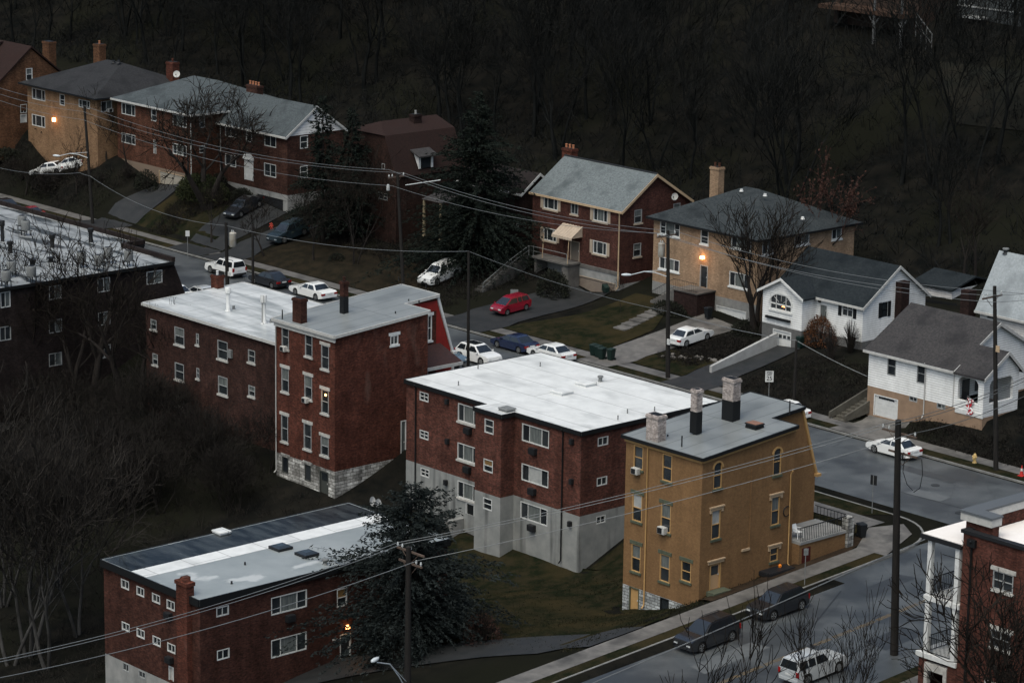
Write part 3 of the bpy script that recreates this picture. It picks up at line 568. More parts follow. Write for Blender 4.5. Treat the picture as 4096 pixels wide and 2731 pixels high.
# ---- brick tower house
T = B('tower_house', 'tall narrow red brick house with white lintels and rubble stone base', 'house', (-4.5, -10, -5), {'f': ('y-', -16.4), 'r': ('x+', -.6), 'n': ('x+', -2.)})
TX0, TX1, TY0 = -8.35, -.6, -16.4
ZN_, ZE_ = 8.55, 9.25     # roof height at the back and at the street end
ye = hX(7, 1117, 285, TX1)[1]
xn = hZ(7, 1003, 243, 9.3)[0]; T.F['n'] = ('x+', xn); yf = hX(7, 1170, 196, xn)[1]
zsl = (ZE_-ZN_)/(ye-TY0)
C1 = (((92, 150), (148, 350)), ((90, 485), (147, 690)), ((88, 855), (142, 1080)))
C2 = (((275, 212), (332, 412)), ((270, 545), (330, 745)), ((265, 920), (325, 1140)))
C3 = (((402, 308), (462, 512)), ((402, 655), (460, 860)), ((398, 1020), (460, 1190)))
gl = [m_glass, m_curt, m_glass, m_glass, m_curt, m_glass, m_glass, m_glass, m_curt]
m_olive = mat('olive_paint', (.05, .055, .05), .6)
for i, r in enumerate(C1+C2+C3): T.win('f', 23, *r, kind='dh', glass=gl[i], sill=m_lintel, lintel=m_lintel, frame=m_fdim)
for r in (((95, 1180), (145, 1325)), ((272, 1240), (322, 1388))): T.win('f', 23, *r, kind='one', frame=m_olive, lintel=m_stone)
T.door('f', 23, (388, 1288), (458, 1500), m=m_olive, frame=m_olive, glass_top=.6)
T.win('r', 7, (880, 452), (930, 520), kind='s2', sill=m_white, lintel=m_white, frame=m_white)
T.win('n', 7, (1113, 330), (1141, 492), kind='dh', sill=m_white, lintel=m_white, frame=m_white)
T.door('r', 7, (944, 985), (982, 1205), m=m_curt, frame=m_white)
zs = T.hit('f', 23, 520, 1310)[1]
ztop = ZN_-.2
T.wall('wall', 'f', TX0, TX1, zs, ztop); T.wall('foundation', 'f', TX0, TX1, -8, zs)
T.wall('wall', 'r', TY0, ye, zs, ztop); T.flat('wall', [(TX1, TY0, ztop), (TX1, ye, ztop), (TX1, ye, ztop+zsl*(ye-TY0))])
T.wall('wall', 'n', ye, yf, -2, ZE_-.15); T.flat('wall', [(TX1, ye, -2), (xn, ye, -2), (xn, ye, ZE_-.2), (TX1, ye, ZE_-.2)])
T.wall('foundation', 'r', TY0, TY0+6.1, -8, zs-.0); T.wall('foundation', 'r', TY0+6.1, ye, -8, zs+.004); T.wall('foundation', 'n', ye, yf, -6, -2)
T.flat('wall', [(TX0, ye+4, zs), (TX0, TY0, zs), (TX0, TY0, ztop), (TX0, ye+4, ztop+.5)]); T.flat('foundation', [(TX0, ye+4, -8), (TX0, TY0, -8), (TX0, TY0, zs), (TX0, ye+4, zs)])
ym = yf+1.7
T.flat('mansard', [(xn, yf, ZE_-.2), (xn, ym, 4.2), (xn, ym, -.5), (xn, yf, -.5)]); T.flat('mansard', [(xn, yf, ZE_), (TX0, yf, ZE_), (TX0, ym, 4.2), (xn, ym, 4.2)]); T.flat('mansard', [(xn, ym, 4.2), (TX0, ym, 4.2), (TX0, ym, -1), (xn, ym, -1)])
mred = T.w.pop('mansard'); T.finish({'wall': b_tow, 'foundation': m_stone})
mred.poly([(xn+.012, ye+.03, ZE_-.3), (xn+.012, yf+.1, ZE_-.3), (xn+.012, yf+.1, T.holes['n'][0][3]+.32), (xn+.012, ye+.03, T.holes['n'][0][3]+.32)])
mred.build('front_wall', b_red, T.root)
mb = MB(); mb.prism([(xn-.02, yf-.03, ZE_+.02), (xn-.02, ym+.02, 4.2), (xn-.02, ym+.22, 4.2), (xn-.02, yf+.2, ZE_+.02)], (.16, 0, 0)); mb.box(xn-.02, xn+.14, ym, ym+.2, .2, 4.19); mb.box(xn-.3, xn+.35, ym-.1, ym+.35, 4.19, 4.4); mb.build('corner_trim', m_white, T.root)
zf = lambda y: ZN_+zsl*(y-TY0)
e = .2
flat_roof(T, [(TX0-e, yf+.1), (TX0-e, TY0-e), (TX1+e, TY0-e), (TX1+e, ye), (xn+e, ye), (xn+e, yf+.1)], 0, m_rgrey, .16, m_gut, zs=[zf(yf), zf(TY0), zf(TY0), zf(ye), zf(ye), zf(yf)])
mb = MB(); T.bar(mb, 'f', TX0-.1, TX1+.1, ZN_-.6, ZN_-.18, .003, .13); T.bar(mb, 'f', TX0-.1, TX1+.1, ZN_-.34, ZN_-.18, .13, .22); mb.build('cornice', m_gut, T.root)
T.pipe('f', 0, 0, 0, m_gut, .05, a=TX0+.1, z=(ZN_-.2, -4.5))
def roofp(b, zn, x, y, z0):
    return hZ(zn, x, y, z0)
p = hY(7, 312, 360, TY0+.55); T.chimney(p[0], p[1], ZN_-.1, hY(7, 312, 222, p[1])[2], 1.15, .62, b_bl, pots=0, name='chimney')
p = hZ(7, 590, 318, zf(-12)); zt = hY(7, 590, 118, p[1])[2]; T.chimney(p[0], p[1], zf(-12)-.2, zt, .5, .5, b_bl, pots=1, low=(hY(7, 590, 210, p[1])[2], m_black))
for x, y, h in ((912, 325, .3), (933, 148, .35), (1103, 195, .3), (995, 262, .25), (1060, 275, .3), (203, 322, .9)): p = hZ(7, x, y, zf(-10)); T.vent(p[0], p[1], zf(p[1])-.05, h, .05, m_black, cap=False)
for x, y, l in ((120, 340, 'white window air conditioner in the upper left window of the tall brick house'), (290, 742, 'white window air conditioner in the middle window of the tall brick house')): wall_ac(T, 'f', 23, x, y, l)
p = T.hit('f', 23, 431, 705); mb = MB(); mb.lathe((p[0], TY0-.015+.09, p[1]), [(.0, -.1), (.08, -.06), (.1, 0), (.07, .07), (0, .09)], 10); lo = mb.build('lamp', mat('bright_lamp_glow', (1, .6, .3), .5, emit=(1, .42, .13, 9)), T.root); lamp_light('lamp_glow', (p[0], TY0-.3, p[1]), 5, T.root)
# lean-to porch beside the street front
q0 = hX(7, 1105, 665, xn+2.6); q1 = hX(7, 1328, 612, xn+2.6); zq = (q0[2]+q1[2])/2
mb = MB(); mb.poly([(xn+2.7, q0[1], zq), (xn+2.7, q1[1], zq), (xn+.02, q1[1]-.2, zq+1.1), (xn+.02, q0[1]+.0, zq+1.1)]); po = mb.build('porch_roof', mat('dark_red_shingle', (.045, .022, .02), .6, (.03, .018, .017), 5), T.root)
mb = MB(); mb.box(xn+2.6, xn+2.78, q0[1], q1[1], zq-.28, zq-.01); mb.box(xn+2.45, xn+2.6, q1[1]-.2, q1[1], -.5, zq-.28); mb.box(xn+2.45, xn+2.6, q0[1], q0[1]+.2, -2, zq-.28); mb.build('porch_frame', m_gut, T.root)
# ---- long low brick block with white roof
L = B('long_brick_block', 'low brown brick block with wet white roof and two tall vent pipes', 'apartment house', (-20, -8, -4.5), {'f': ('y-', -13.9), 'r': ('x+', -9.2), 'l': ('x-', -30.4)})
LX0, LX1, LY0, LY1, LZ = -30.4, -9.1, -13.9, -3.3, 5.95
for r, k in ((((1180, 832), (1228, 925)), 'dh'), (((1368, 890), (1445, 1050)), 'dh'), (((1537, 945), (1560, 1040)), 'dh'), (((1705, 995), (1785, 1165)), 'dh'), (((1945, 1070), (2000, 1185)), 'dh'),
             (((1195, 1100), (1238, 1200)), 'dh'), (((1370, 1170), (1443, 1325)), 'dh'), (((1540, 1215), (1563, 1305)), 'dh'), (((1710, 1275), (1785, 1440)), 'dh'), (((1948, 1350), (2000, 1450)), 'dh'), (((1370, 1430), (1440, 1530)), 'dh')):
    L.win('f', 6, *r, kind=k, sill=m_lintel, frame=m_fdim, glass=RNG.choice([m_glass, m_curt]))
L.wall('wall', 'f', LX0, LX1, -8, LZ-.4); L.flat('wall', [(LX0, LY1, -8), (LX0, LY0, -8), (LX0, LY0, LZ-.3), (LX0, LY1, LZ-.1)]); L.flat('wall', [(LX1, LY1, -8), (LX1, LY0, -8), (LX1, LY0, LZ-.4), (LX1, LY1, LZ-.1)]); L.flat('wall', [(LX0, LY1, -8), (LX1, LY1, -8), (LX1, LY1, LZ-.2), (LX0, LY1, LZ-.2)])
L.finish({'wall': b_long})
lz = lambda y: LZ-.35*(LY1-y)/10.6
flat_roof(L, [(LX0-.2, LY1+.2), (LX0-.2, LY0-.25), (LX1, LY0-.25), (LX1, LY1+.2)], 0, m_rlong, .16, m_gut, zs=[lz(LY1), lz(LY0), lz(LY0), lz(LY1)])
mb = MB(); mb.box(LX1-.02, LX1+.7, LY0-.1, LY0+.35, LZ-1.5, LZ+.7); mb.build('party_wall', b_long, L.root)
for (x, y), (xt, yt), r in (((625, 1000), (625, 800), .19), ((1045, 1150), (1040, 905), .2)):
    p = hZ(17, x, y, lz(-9)); z1 = hY(17, xt, yt, p[1])[2]; L.vent(p[0], p[1], lz(-9), z1-lz(-9), r, m_rwhite, m_rwhite, name='vent_stack')
for x, y in ((690, 985), (1130, 1140)): p = hZ(17, x, y, lz(-9)); L.vent(p[0], p[1], lz(p[1]), .35, .12, m_cas, cap=False)
p = hZ(17, 500, 735, LZ-.1); L.chimney(p[0], p[1], LZ-.5, LZ+1.05, 1., .7, b_tow, pots=1, capm=m_white)
a, z = L.hit('f', 6, 1808, 1105); mb = MB(); L.bar(mb, 'f', a-.25, a+.3, z-.35, z+.35, 0, .2); mb.build('meter_box', m_cas, L.root)
# ---- dark four storey block on the left
D = B('dark_apartment_block', 'large dark brick apartment block with wet flat roof full of condenser units', 'apartment block', (-55, -14, -6), {'r': ('x+', -42.2), 'f': ('y-', -34)})
DX0, DX1, DY0, DY1, DZ = -78, -42.2, -34, -2.6, 5.9
for r in (((1150, 447), (1272, 568)), ((765, 505), (862, 630)), ((385, 565), (480, 688)), ((5, 615), (80, 750)), ((770, 770), (865, 890)), ((385, 830), (485, 950)), ((0, 885), (85, 1010)), ((770, 1030), (868, 1150)), ((385, 1090), (485, 1210)), ((1150, 705), (1265, 830)), ((1150, 960), (1262, 1085))):
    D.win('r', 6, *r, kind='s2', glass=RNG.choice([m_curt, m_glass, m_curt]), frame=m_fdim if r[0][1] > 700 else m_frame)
D.wall('wall', 'r', DY0, DY1, -6.5, DZ-.2); D.wall('foundation', 'r', DY0, DY1, -14, -6.5)
for P in ([(DX0, DY0), (DX1, DY0)], [(DX0, DY1), (DX1, DY1)], [(DX0, DY0), (DX0, DY1)]): D.flat('wall', [(*P[0], -14), (*P[1], -14), (*P[1], DZ-.2), (*P[0], DZ-.2)])
D.flat('wall', [(DX1, DY1, DZ+.1), (DX1, .1, -.5), (DX1, DY1, -.5)]); D.flat('wall', [(DX1, DY1, DZ+.1), (DX1, .1, -.5), (DX1-2.2, .1, -.5), (DX1-2.2, DY1, DZ+.1)]); D.flat('wall', [(DX1-2.2, DY1, DZ+.1), (DX1-2.2, .1, -.5), (DX1-2.2, DY1, -.5)])
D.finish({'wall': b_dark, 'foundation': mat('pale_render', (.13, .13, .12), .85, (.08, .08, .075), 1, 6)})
yb = -.1
flat_roof(D, [(DX0-.2, yb), (DX0-.2, DY0), (DX1+.2, DY0), (DX1+.2, DY1), (DX1-8.2, DY1), (DX1-8.2, yb)], DZ, m_rwet, .2, m_black)
mb = MB()
for (x0, y0, x1, y1) in ((DX1-8.2, DY1, DX1+.2, DY1), (DX0, yb, DX1-8.2, yb)): mb.box(x0, x1, y0-.15, y0+.15, DZ+.002, DZ+.42)
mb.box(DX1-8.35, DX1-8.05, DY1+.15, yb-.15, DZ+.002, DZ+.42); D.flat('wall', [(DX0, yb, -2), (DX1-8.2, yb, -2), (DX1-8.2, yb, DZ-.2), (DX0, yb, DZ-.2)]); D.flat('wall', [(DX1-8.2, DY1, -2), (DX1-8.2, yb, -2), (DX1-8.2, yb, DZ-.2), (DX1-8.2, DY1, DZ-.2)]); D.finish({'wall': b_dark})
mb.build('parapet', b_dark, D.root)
def condenser(x, y, z, label, h=.95):
    R = empty('condenser_unit', (x, y, z), label, 'condenser unit', 'condenser units on the wet flat roof')
    mb = MB()
    for sx in (-.3, .3):
        for sy in (-.3, .3): mb.box(x+sx-.035, x+sx+.035, y+sy-.035, y+sy+.035, z+.004, z+.45)
    mb.box(x-.55, x+.55, y-.4, y-.3, z+.451, z+.52); mb.box(x-.55, x+.55, y+.3, y+.4, z+.451, z+.52); mb.build('stand', m_black, R)
    mb = MB(); mb.lathe((x, y, z+.53), [(.40, 0), (.43, .04), (.43, h-.06), (.39, h)], 14); mb.build('casing', m_cas, R, 40)
    mb = MB()
    for k in range(6): mb.lathe((x, y, z+.62+k*.12), [(.434, 0), (.44, .02), (.434, .04)], 14)
    mb.build('louvre', mat('louvre_grey', (.16, .165, .165), .5), R, 40)
    mb = MB(); mb.lathe((x, y, z+.53+h+.003), [(.3, 0), (.3, .015)], 14); mb.build('fan_grille', m_black, R)
for i, (x, y, l) in enumerate(((175, 140, 'rear of the two grey condenser units by the far parapet'), (203, 180, 'front of the two grey condenser units by the far parapet'), (640, 430, 'grey condenser unit behind bare twigs near the middle of the dark block roof'), (848, 395, 'grey condenser unit on a tall black stand left of the last unit'), (775, 455, 'condenser unit half hidden by the roof edge beside bare twigs'), (1008, 420, 'condenser unit nearest the street corner of the dark block'), (90, 505, 'rear condenser unit of the pair at the left roof edge'), (50, 580, 'front condenser unit of the pair at the left roof edge'), (248, 545, 'condenser unit at the roof edge between bare branches'))):
    p = hZ(6, x, y, DZ); condenser(p[0], p[1], DZ, l)
for x, y, h, r in ((410, 275, .95, .2), (80, 318, .85, .2), (712, 232, 1., .2), (255, 420, .5, .25), (400, 388, .35, .25), (20, 225, 1.5, .18), (200, 420, .6, .06), (430, 395, .5, .05), (470, 405, .6, .06)): p = hZ(6, x, y, DZ); D.vent(p[0], p[1], DZ, h, r, m_black, cap=r > .15, name='roof_vent')
mb = MB()
for (x0, y0, x1, y1) in ((185, 150, 60, 110), (190, 165, 40, 130), (640, 390, 560, 330), (860, 350, 960, 330), (960, 390, 870, 360), (740, 420, 700, 350), (100, 480, 200, 500), (280, 500, 330, 470)):
    a = hZ(6, x0, y0, DZ+.3); c = hZ(6, x1, y1, DZ+.06); mb.tube([a, ((a[0]+c[0])/2, (a[1]+c[1])/2, DZ+.08), c], .035, 5)
mb.build('refrigerant_pipe', m_black, D.root)
# ---- two storey brick block, front left
Q = B('low_apartment_block', 'dark red brick block at lower left with white roof strip and standing water with painted dark reflections', 'apartment block', (20, -36, -8), {'f': ('y-', -49.4), 'r': ('x+', 26.5)})
QX0, QX1, QY0, QZ = 15.2, 26.5, -49.4, 0.35; QY1 = hZ(12, 312, 188, QZ)[1]-.35
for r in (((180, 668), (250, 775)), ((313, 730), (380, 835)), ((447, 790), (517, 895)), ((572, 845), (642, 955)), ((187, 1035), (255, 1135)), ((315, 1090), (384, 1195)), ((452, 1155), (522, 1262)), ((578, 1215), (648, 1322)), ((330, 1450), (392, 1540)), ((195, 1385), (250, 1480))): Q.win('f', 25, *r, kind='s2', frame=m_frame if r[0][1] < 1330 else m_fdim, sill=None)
for r, k in ((((1010, 954), (1108, 1053)), 's2'), (((1440, 830), (1720, 1040)), 's3'), (((1015, 1288), (1113, 1393)), 's2'), (((1440, 1160), (1718, 1376)), 's3'), (((1955, 815), (2035, 978)), 'dh')):
    Q.win('r', 11, *r, kind=k, glass=m_amberp if r[0][0] == 1955 else None)
Q.door('f', 25, (590, 1415), (634, 1555), m=m_lintel); Q.door('r', 11, (1978, 1165), (2066, 1415), m=m_glass, frame=m_frame, glass_top=.1)
zcb = Q.hit('f', 25, 20, 1300)[1]
Q.wall('wall', 'f', QX0, QX1, zcb, 0); Q.wall('foundation', 'f', QX0, QX1, -12, zcb); Q.wall('wall', 'r', QY0, QY1, -12, 0)
for P in ([(QX0, QY0), (QX0, QY1)], [(QX0, QY1), (QX1, QY1)]): Q.flat('wall', [(*P[0], -12), (*P[1], -12), (*P[1], 0), (*P[0], 0)])
Q.finish({'wall': b_bl, 'foundation': m_conc})
e = .12; xa = hZ(11, 350, 690, QZ)[0]; xw = hZ(11, 540, 725, QZ)[0]-.1
flat_roof(Q, [(QX0-e, QY1+e), (QX0-e, QY0-e), (QX1+e, QY0-e), (QX1+e, QY1+e)], QZ, m_rgrey2, .42, m_black)
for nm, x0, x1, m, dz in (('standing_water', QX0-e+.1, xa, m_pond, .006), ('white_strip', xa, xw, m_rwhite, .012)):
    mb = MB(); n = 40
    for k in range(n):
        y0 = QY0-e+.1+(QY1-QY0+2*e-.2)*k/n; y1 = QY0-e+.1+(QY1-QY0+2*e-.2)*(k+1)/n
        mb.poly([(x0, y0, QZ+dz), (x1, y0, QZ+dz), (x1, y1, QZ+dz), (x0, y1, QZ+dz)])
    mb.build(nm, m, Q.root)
mb = MB(); y = QY0-.0
p = Q.hit('f', 25, 742, 800); mb.box(p[0]-.6, p[0]+.6, QY0-.42, QY0-.005, -12, 1.05); mb.box(p[0]-.68, p[0]+.68, QY0-.5, QY0+.25, 1.05, 1.3); mb.box(p[0]-.6, p[0]+.6, QY0-.005, QY0+.2, .36, 1.05)
c = mb.build('chimney', b_tow, Q.root); WL[c.name] = WL[Q.root.name]
mb = MB(); mb.prism([(p[0]-.35, QY0-.38, 1.31), (p[0]+.35, QY0-.38, 1.31), (p[0]+.2, QY0-.3, 1.6), (p[0]-.2, QY0-.3, 1.6)], (0, .5, 0)); mb.build('chimney_cap', b_tow, c)
m_sky = mat('skylight_dome', (.02, .026, .03), .1, spec=.8)
for x, y in ((1515, 515), (1720, 565)):
    p = hZ(11, x, y, QZ); mb = MB(); mb.box(p[0]-.62, p[0]+.62, p[1]-.62, p[1]+.62, QZ+.003, QZ+.2); s = mb.build('skylight', m_dark, Q.root); WL[s.name] = WL[Q.root.name]
    mb = MB(); mb.add([(p[0]-.55, p[1]-.55, QZ+.202), (p[0]+.55, p[1]-.55, QZ+.202), (p[0]+.55, p[1]+.55, QZ+.202), (p[0]-.55, p[1]+.55, QZ+.202), (p[0]-.3, p[1]-.3, QZ+.32), (p[0]+.3, p[1]-.3, QZ+.32), (p[0]+.3, p[1]+.3, QZ+.32), (p[0]-.3, p[1]+.3, QZ+.32)], [[0, 1, 5, 4], [1, 2, 6, 5], [2, 3, 7, 6], [3, 0, 4, 7], [4, 5, 6, 7]]); mb.build('dome', m_sky, s)
p = hZ(11, 1050, 390, QZ); hatch(Q, p[0], p[1], QZ, 1., .9, .12, m_rwhite)
p = hZ(11, 1862, 640, QZ); Q.vent(p[0], p[1], QZ, .3, .16, m_cas, name='turbine_vent')
for x, y in ((1130, 790), (1235, 640)): p = hZ(11, x, y, QZ); Q.vent(p[0], p[1], QZ, .25, .07, m_dark, cap=False)
a, z = Q.hit('r', 11, 2032, 1125); mb = MB(); Q.bar(mb, 'r', a-.14, a+.14, z-.12, z+.12, .02, .2); mb.build('entrance_lamp', m_lamp, Q.root); lamp_light('lamp_glow', Q.pt('r', a, .5, z-.1), 6, Q.root)
for f, x, y, l in (('f', 600, 985, 'dark air conditioner under the upper right window of the low block end wall'), ('f', 610, 1365, 'dark air conditioner under the lower right window of the low block end wall')): wall_ac(Q, f, 25, x, y, l, .66, .45, m_dark)
for x, y, l in ((1580, 1055, 'dark air conditioner below the upper picture window of the low block'),): wall_ac(Q, 'r', 11, x, y, l, .7, .5, m_dark)
a, z = Q.hit('r', 11, 1938, 1225); mb = MB(); Q.bar(mb, 'r', a-.2, a+.2, z-.06, z+.06, 0, .02); mb.build('house_number_plate', m_frame, Q.root)
dish('left of two white satellite dishes at the far roof corner of the low block', tuple(hZ(12, 355, 222, QZ)), (.95, .25, .25), .36, .75)
dish('right of two white satellite dishes at the far roof corner of the low block', tuple(hZ(12, 400, 240, QZ)), (.95, .25, .25), .36, .75)
# ---- ochre corner house
Y = B('ochre_corner_house', 'ochre painted brick corner house with three rooftop chimneys', 'house', (40, -13, -2), {'f': ('y-', -19.8), 'r': ('x+', 43.9), 'n': ('x+', 42.6)})
YX0, YX1, YY0 = 36.4, 43.9, -19.8; YN, YE = 8.75, 9.5
ye = hX(9, 1117, 362, YX1)[1]; xn = hZ(9, 985, 300, 9.6)[0]; Y.F['n'] = ('x+', xn); yf = hX(9, 1150, 252, xn)[1]; ysl = (YE-YN)/(ye-YY0)
yg = [m_glass, m_glass, m_blind, m_curt, m_curt, m_curt, m_glass]
for i, r in enumerate((((165, 187), (232, 385)), ((385, 252), (452, 478)), ((155, 555), (223, 785)), ((373, 628), (442, 868)), ((148, 940), (212, 1170)), ((365, 1015), (434, 1248)), ((528, 1068), (598, 1245)))):
    Y.win('f', 21, *r, kind='dh', glass=yg[i], frame=m_oct, fw=.06, sill=m_sillg, lintel=m_sillg if i > 1 else None)
Y.door('f', 21, (128, 1265), (200, 1490), m=m_oct, frame=m_sillg); Y.win('f', 21, (365, 1350), (428, 1505), kind='one', frame=m_black)
AR = [Y.win('r', 9, *r, kind='dh', frame=m_oct, fw=.05, sill=m_sillg) for r in (((645, 562), (697, 722)), ((985, 482), (1035, 645)))]
for r, g in ((((633, 832), (688, 1010)), m_blind), (((973, 757), (1025, 930)), m_curt), (((967, 1047), (1015, 1137)), m_glass)): Y.win('r', 9, *r, kind='dh', glass=g, frame=m_oct, fw=.05, sill=m_sillg, lintel=m_cream, lm='hood')
m_pdoor = mat('peach_door', (.42, .27, .15), .6)
r = Y.rect('r', 9, (622, 1132), (690, 1297)); Y.door('r', r=r, m=m_pdoor, frame=m_oct, glass_top=.55)
mb = MB(); a0, a1, z1 = r[0]-.22, r[1]+.22, r[3]; Y.bar(mb, 'r', a0, a1, z1+.003, z1+.2, 0, .1); Y.bar(mb, 'r', a0-.06, a1+.06, z1+.203, z1+.29, 0, .17); mb.build('door_hood', m_cream, Y.root)
mb = MB(); Y.bar(mb, 'r', r[0]-.3, r[1]+.3, r[2]-1.6, r[2]-.02, .005, .8); Y.bar(mb, 'r', r[0]-.3, r[1]+.3, r[2]-1.6, r[2]-.25, .805, 1.2); mb.build('door_step', m_sillg, Y.root)
zs = Y.hit('f', 21, 80, 1248)[1]; ztop = YN-.2
Y.wall('wall', 'f', YX0, YX1, zs, ztop); Y.wall('foundation', 'f', YX0, YX1, -7, zs); Y.wall('wall', 'r', YY0, ye, -5, ztop); Y.flat('wall', [(YX1, YY0, ztop), (YX1, ye, ztop), (YX1, ye, ztop+ysl*(ye-YY0))])
Y.wall('wall', 'n', ye, yf, -2, YE-.15); Y.flat('wall', [(YX1, ye, -2), (xn, ye, -2), (xn, ye, YE-.2), (YX1, ye, YE-.2)])
Y.flat('wall', [(YX0, yf, -5), (YX0, YY0, -5), (YX0, YY0, ztop), (YX0, yf, ztop+.8)])
ym = yf+1.7; Y.flat('wall', [(xn, yf, YE), (xn, ym, 4.4), (xn, ym, -.5), (xn, yf, -.5)]); Y.flat('wall', [(xn, ym, 4.4), (YX0, ym, 4.4), (YX0, ym, -1), (xn, ym, -1)]); Y.flat('mansard', [(xn, yf, YE), (YX0, yf, YE), (YX0, ym, 4.4), (xn, ym, 4.4)])
for (a0, a1, z0, z1) in AR:    # round heads of the two arched windows
    rr = (a1-a0)/2; cz = z1-rr; c = (a0+a1)/2
    for sgn in (-1, 1):
        arcp = [Y.pt('r', c+sgn*rr*math.cos(t), -.004, cz+rr*math.sin(t)) for t in [math.pi/2*k/6 for k in range(7)]]
        Y.flat('wall', arcp+[Y.pt('r', c+sgn*rr, -.004, z1)])
m_ystone = brick('white_stone_blocks', (.36, .38, .38), (.28, .30, .30), (.12, .12, .12), .55, .22, .025, .4)
Y.finish({'wall': b_yel, 'foundation': m_ystone, 'mansard': m_rgrey})
for (a0, a1, z0, z1) in AR:
    rr = (a1-a0)/2; cz = z1-rr; c = (a0+a1)/2; mb = MB(); n = 10
    for k in range(n):
        t0, t1 = math.pi*k/n, math.pi*(k+1)/n
        q = lambda t, r_, d: Y.pt('r', c+r_*math.cos(t), d, cz+r_*math.sin(t))
        mb.hexa([q(t0, rr, .004), q(t0, rr+.13, .004), q(t0, rr+.13, .06), q(t0, rr, .06)], [q(t1, rr, .004), q(t1, rr+.13, .004), q(t1, rr+.13, .06), q(t1, rr, .06)])
    mb.build('arch_moulding', m_oct, Y.root)
zf = lambda y: YN+ysl*(y-YY0); e = .22
flat_roof(Y, [(YX0-e, yf+.1), (YX0-e, YY0-e), (YX1+e, YY0-e), (YX1+e, ye), (xn+e, ye), (xn+e, yf+.1)], 0, m_rgrey, .14, m_black, zs=[zf(yf), zf(YY0), zf(YY0), zf(ye), zf(ye), zf(yf)])
mb = MB(); Y.bar(mb, 'f', YX0-.05, YX1+.05, YN-.42, YN-.2, .004, .12); mb.prism([Y.pt('r', YY0, .004, YN-.42), Y.pt('r', YY0, .12, YN-.42), Y.pt('r', YY0, .12, YN-.21), Y.pt('r', YY0, .004, YN-.21)], (0, ye-YY0, YE-YN)); mb.build('cornice', m_oct, Y.root)
mb = MB(); mb.prism([(xn-.02, yf-.05, YE+.02), (xn-.02, ym, 4.4), (xn-.02, ym+.2, 4.4), (xn-.02, yf+.16, YE+.02)], (.14, 0, 0)); mb.box(xn-.2, xn+.3, ym-.1, ym+.35, 4.3, 4.5); mb.build('corner_trim', m_oct, Y.root)
a = Y.hit('f', 21, 277, 200)[0]; Y.pipe('f', 0, 0, 0, m_oct, .055, a=a, z=(YN-.3, -3.4))
a = Y.hit('r', 9, 1085, 600)[0]; Y.pipe('r', 0, 0, 0, m_oct, .05, a=a, z=(hX(9, 1085, 620, YX1)[2], -.8))
b_cw = brick('whitewashed_brick', (.36, .32, .30), (.27, .23, .215), (.3, .27, .25), stain=(.12, .08, .07), stain_t=(.6, .85))
p = hY(9, 318, 445, YY0+.55); Y.chimney(p[0], p[1], YN-.1, hY(9, 318, 292, p[1])[2], 1.15, .8, b_cw)
for (x, yb, yt, yl, w, l) in ((546, 395, 148, 275, .62, .55), (745, 338, 85, 210, 1.05, .75)):
    p = hZ(9, x, yb-12, zf(-13)); Y.chimney(p[0], p[1], zf(-13)-.2, hY(9, x, yt, p[1])[2], w, l, b_cw, low=(hY(9, x, yl, p[1])[2], m_black))
p = hZ(9, 882, 352, zf(-10)); hatch(Y, p[0], p[1], zf(p[1])-.05, 1.05, .85, .3, m_black); mb = MB(); mb.box(p[0]-.5, p[0]+.5, p[1]-.4, p[1]+.4, zf(p[1])+.345, zf(p[1])+.37); mb.build('hatch_lid', mat('rust_lid', (.25, .13, .09), .7, (.16, .09, .07), 5), Y.root)
for x, y, h in ((466, 478, .9), (1078, 350, 1.), (386, 425, .25)): p = hZ(9, x, y, zf(YY0+1)); Y.vent(p[0], p[1], zf(p[1])-.05, h, .05, m_black, cap=False)
wall_ac(Y, 'f', 21, 190, 385, 'white window air conditioner in the top left window of the ochre house', .66, .46); wall_ac(Y, 'f', 21, 393, 838, 'white window air conditioner in the middle window of the ochre house', .72, .5)
a0 = Y.hit('r', 9, 866, 610); a1 = Y.hit('r', 9, 858, 1060); mb = MB(); Y.bar(mb, 'r', a0[0]-.06, a0[0]+.06, a1[1], a0[1], .002, .05); mb.build('wall_conduit', b_yel, Y.root)
a, z = Y.hit('r', 9, 832, 1062); mb = MB(); Y.bar(mb, 'r', a-.5, a+.3, z-.08, z+.08, .003, .12); mb.build('ledge', m_cream, Y.root)
a, z = Y.hit('r', 9, 1062, 845); mb = MB(); n = 16
mb.tube([Y.pt('r', a+.36*math.cos(2*math.pi*k/n), .06, z+.36*math.sin(2*math.pi*k/n)) for k in range(n+1)], .035, 5); rootmesh(mb, 'hose_coil', m_black, 'round black hose coil hanging on the ochre wall', 'hose', Y.pt('r', a, .06, z-.36))
# terrace at the street corner of the ochre house
TR = empty('terrace', (43.6, ye+1.6, 0), 'ochre corner terrace with black railing and stone pier', 'terrace')
tz0, tz1, tx0, tx1, ty0, ty1 = -1.6, 1.05, xn+.02, 44.6, ye+.05, ye+5.2
mb = MB(); mb.box(tx0, tx1, ty0, ty1, tz0, tz1-.2); mb.build('base', b_yel, TR)
mb = MB(); mb.box(tx0, tx1+.1, ty0, ty1+.1, tz1-.198, tz1); mb.build('floor', m_conc, TR)
mb = MB(); mb.box(tx1-.35, tx1+.2, ty1-.3, ty1+.35, tz0, tz1+.9); mb.build('stone_pier', m_stone, TR)
mb = MB()
n = 26
for k in range(n): yy = ty0+.1+(ty1-ty0-.5)*k/(n-1); mb.box(tx1-.02, tx1+.01, yy-.012, yy+.012, tz1+.003, tz1+1.)
for k in range(9): xx = tx0+.2+(tx1-tx0-.6)*k/8; mb.box(xx-.012, xx+.012, ty1-.02, ty1+.01, tz1+.003, tz1+1.)
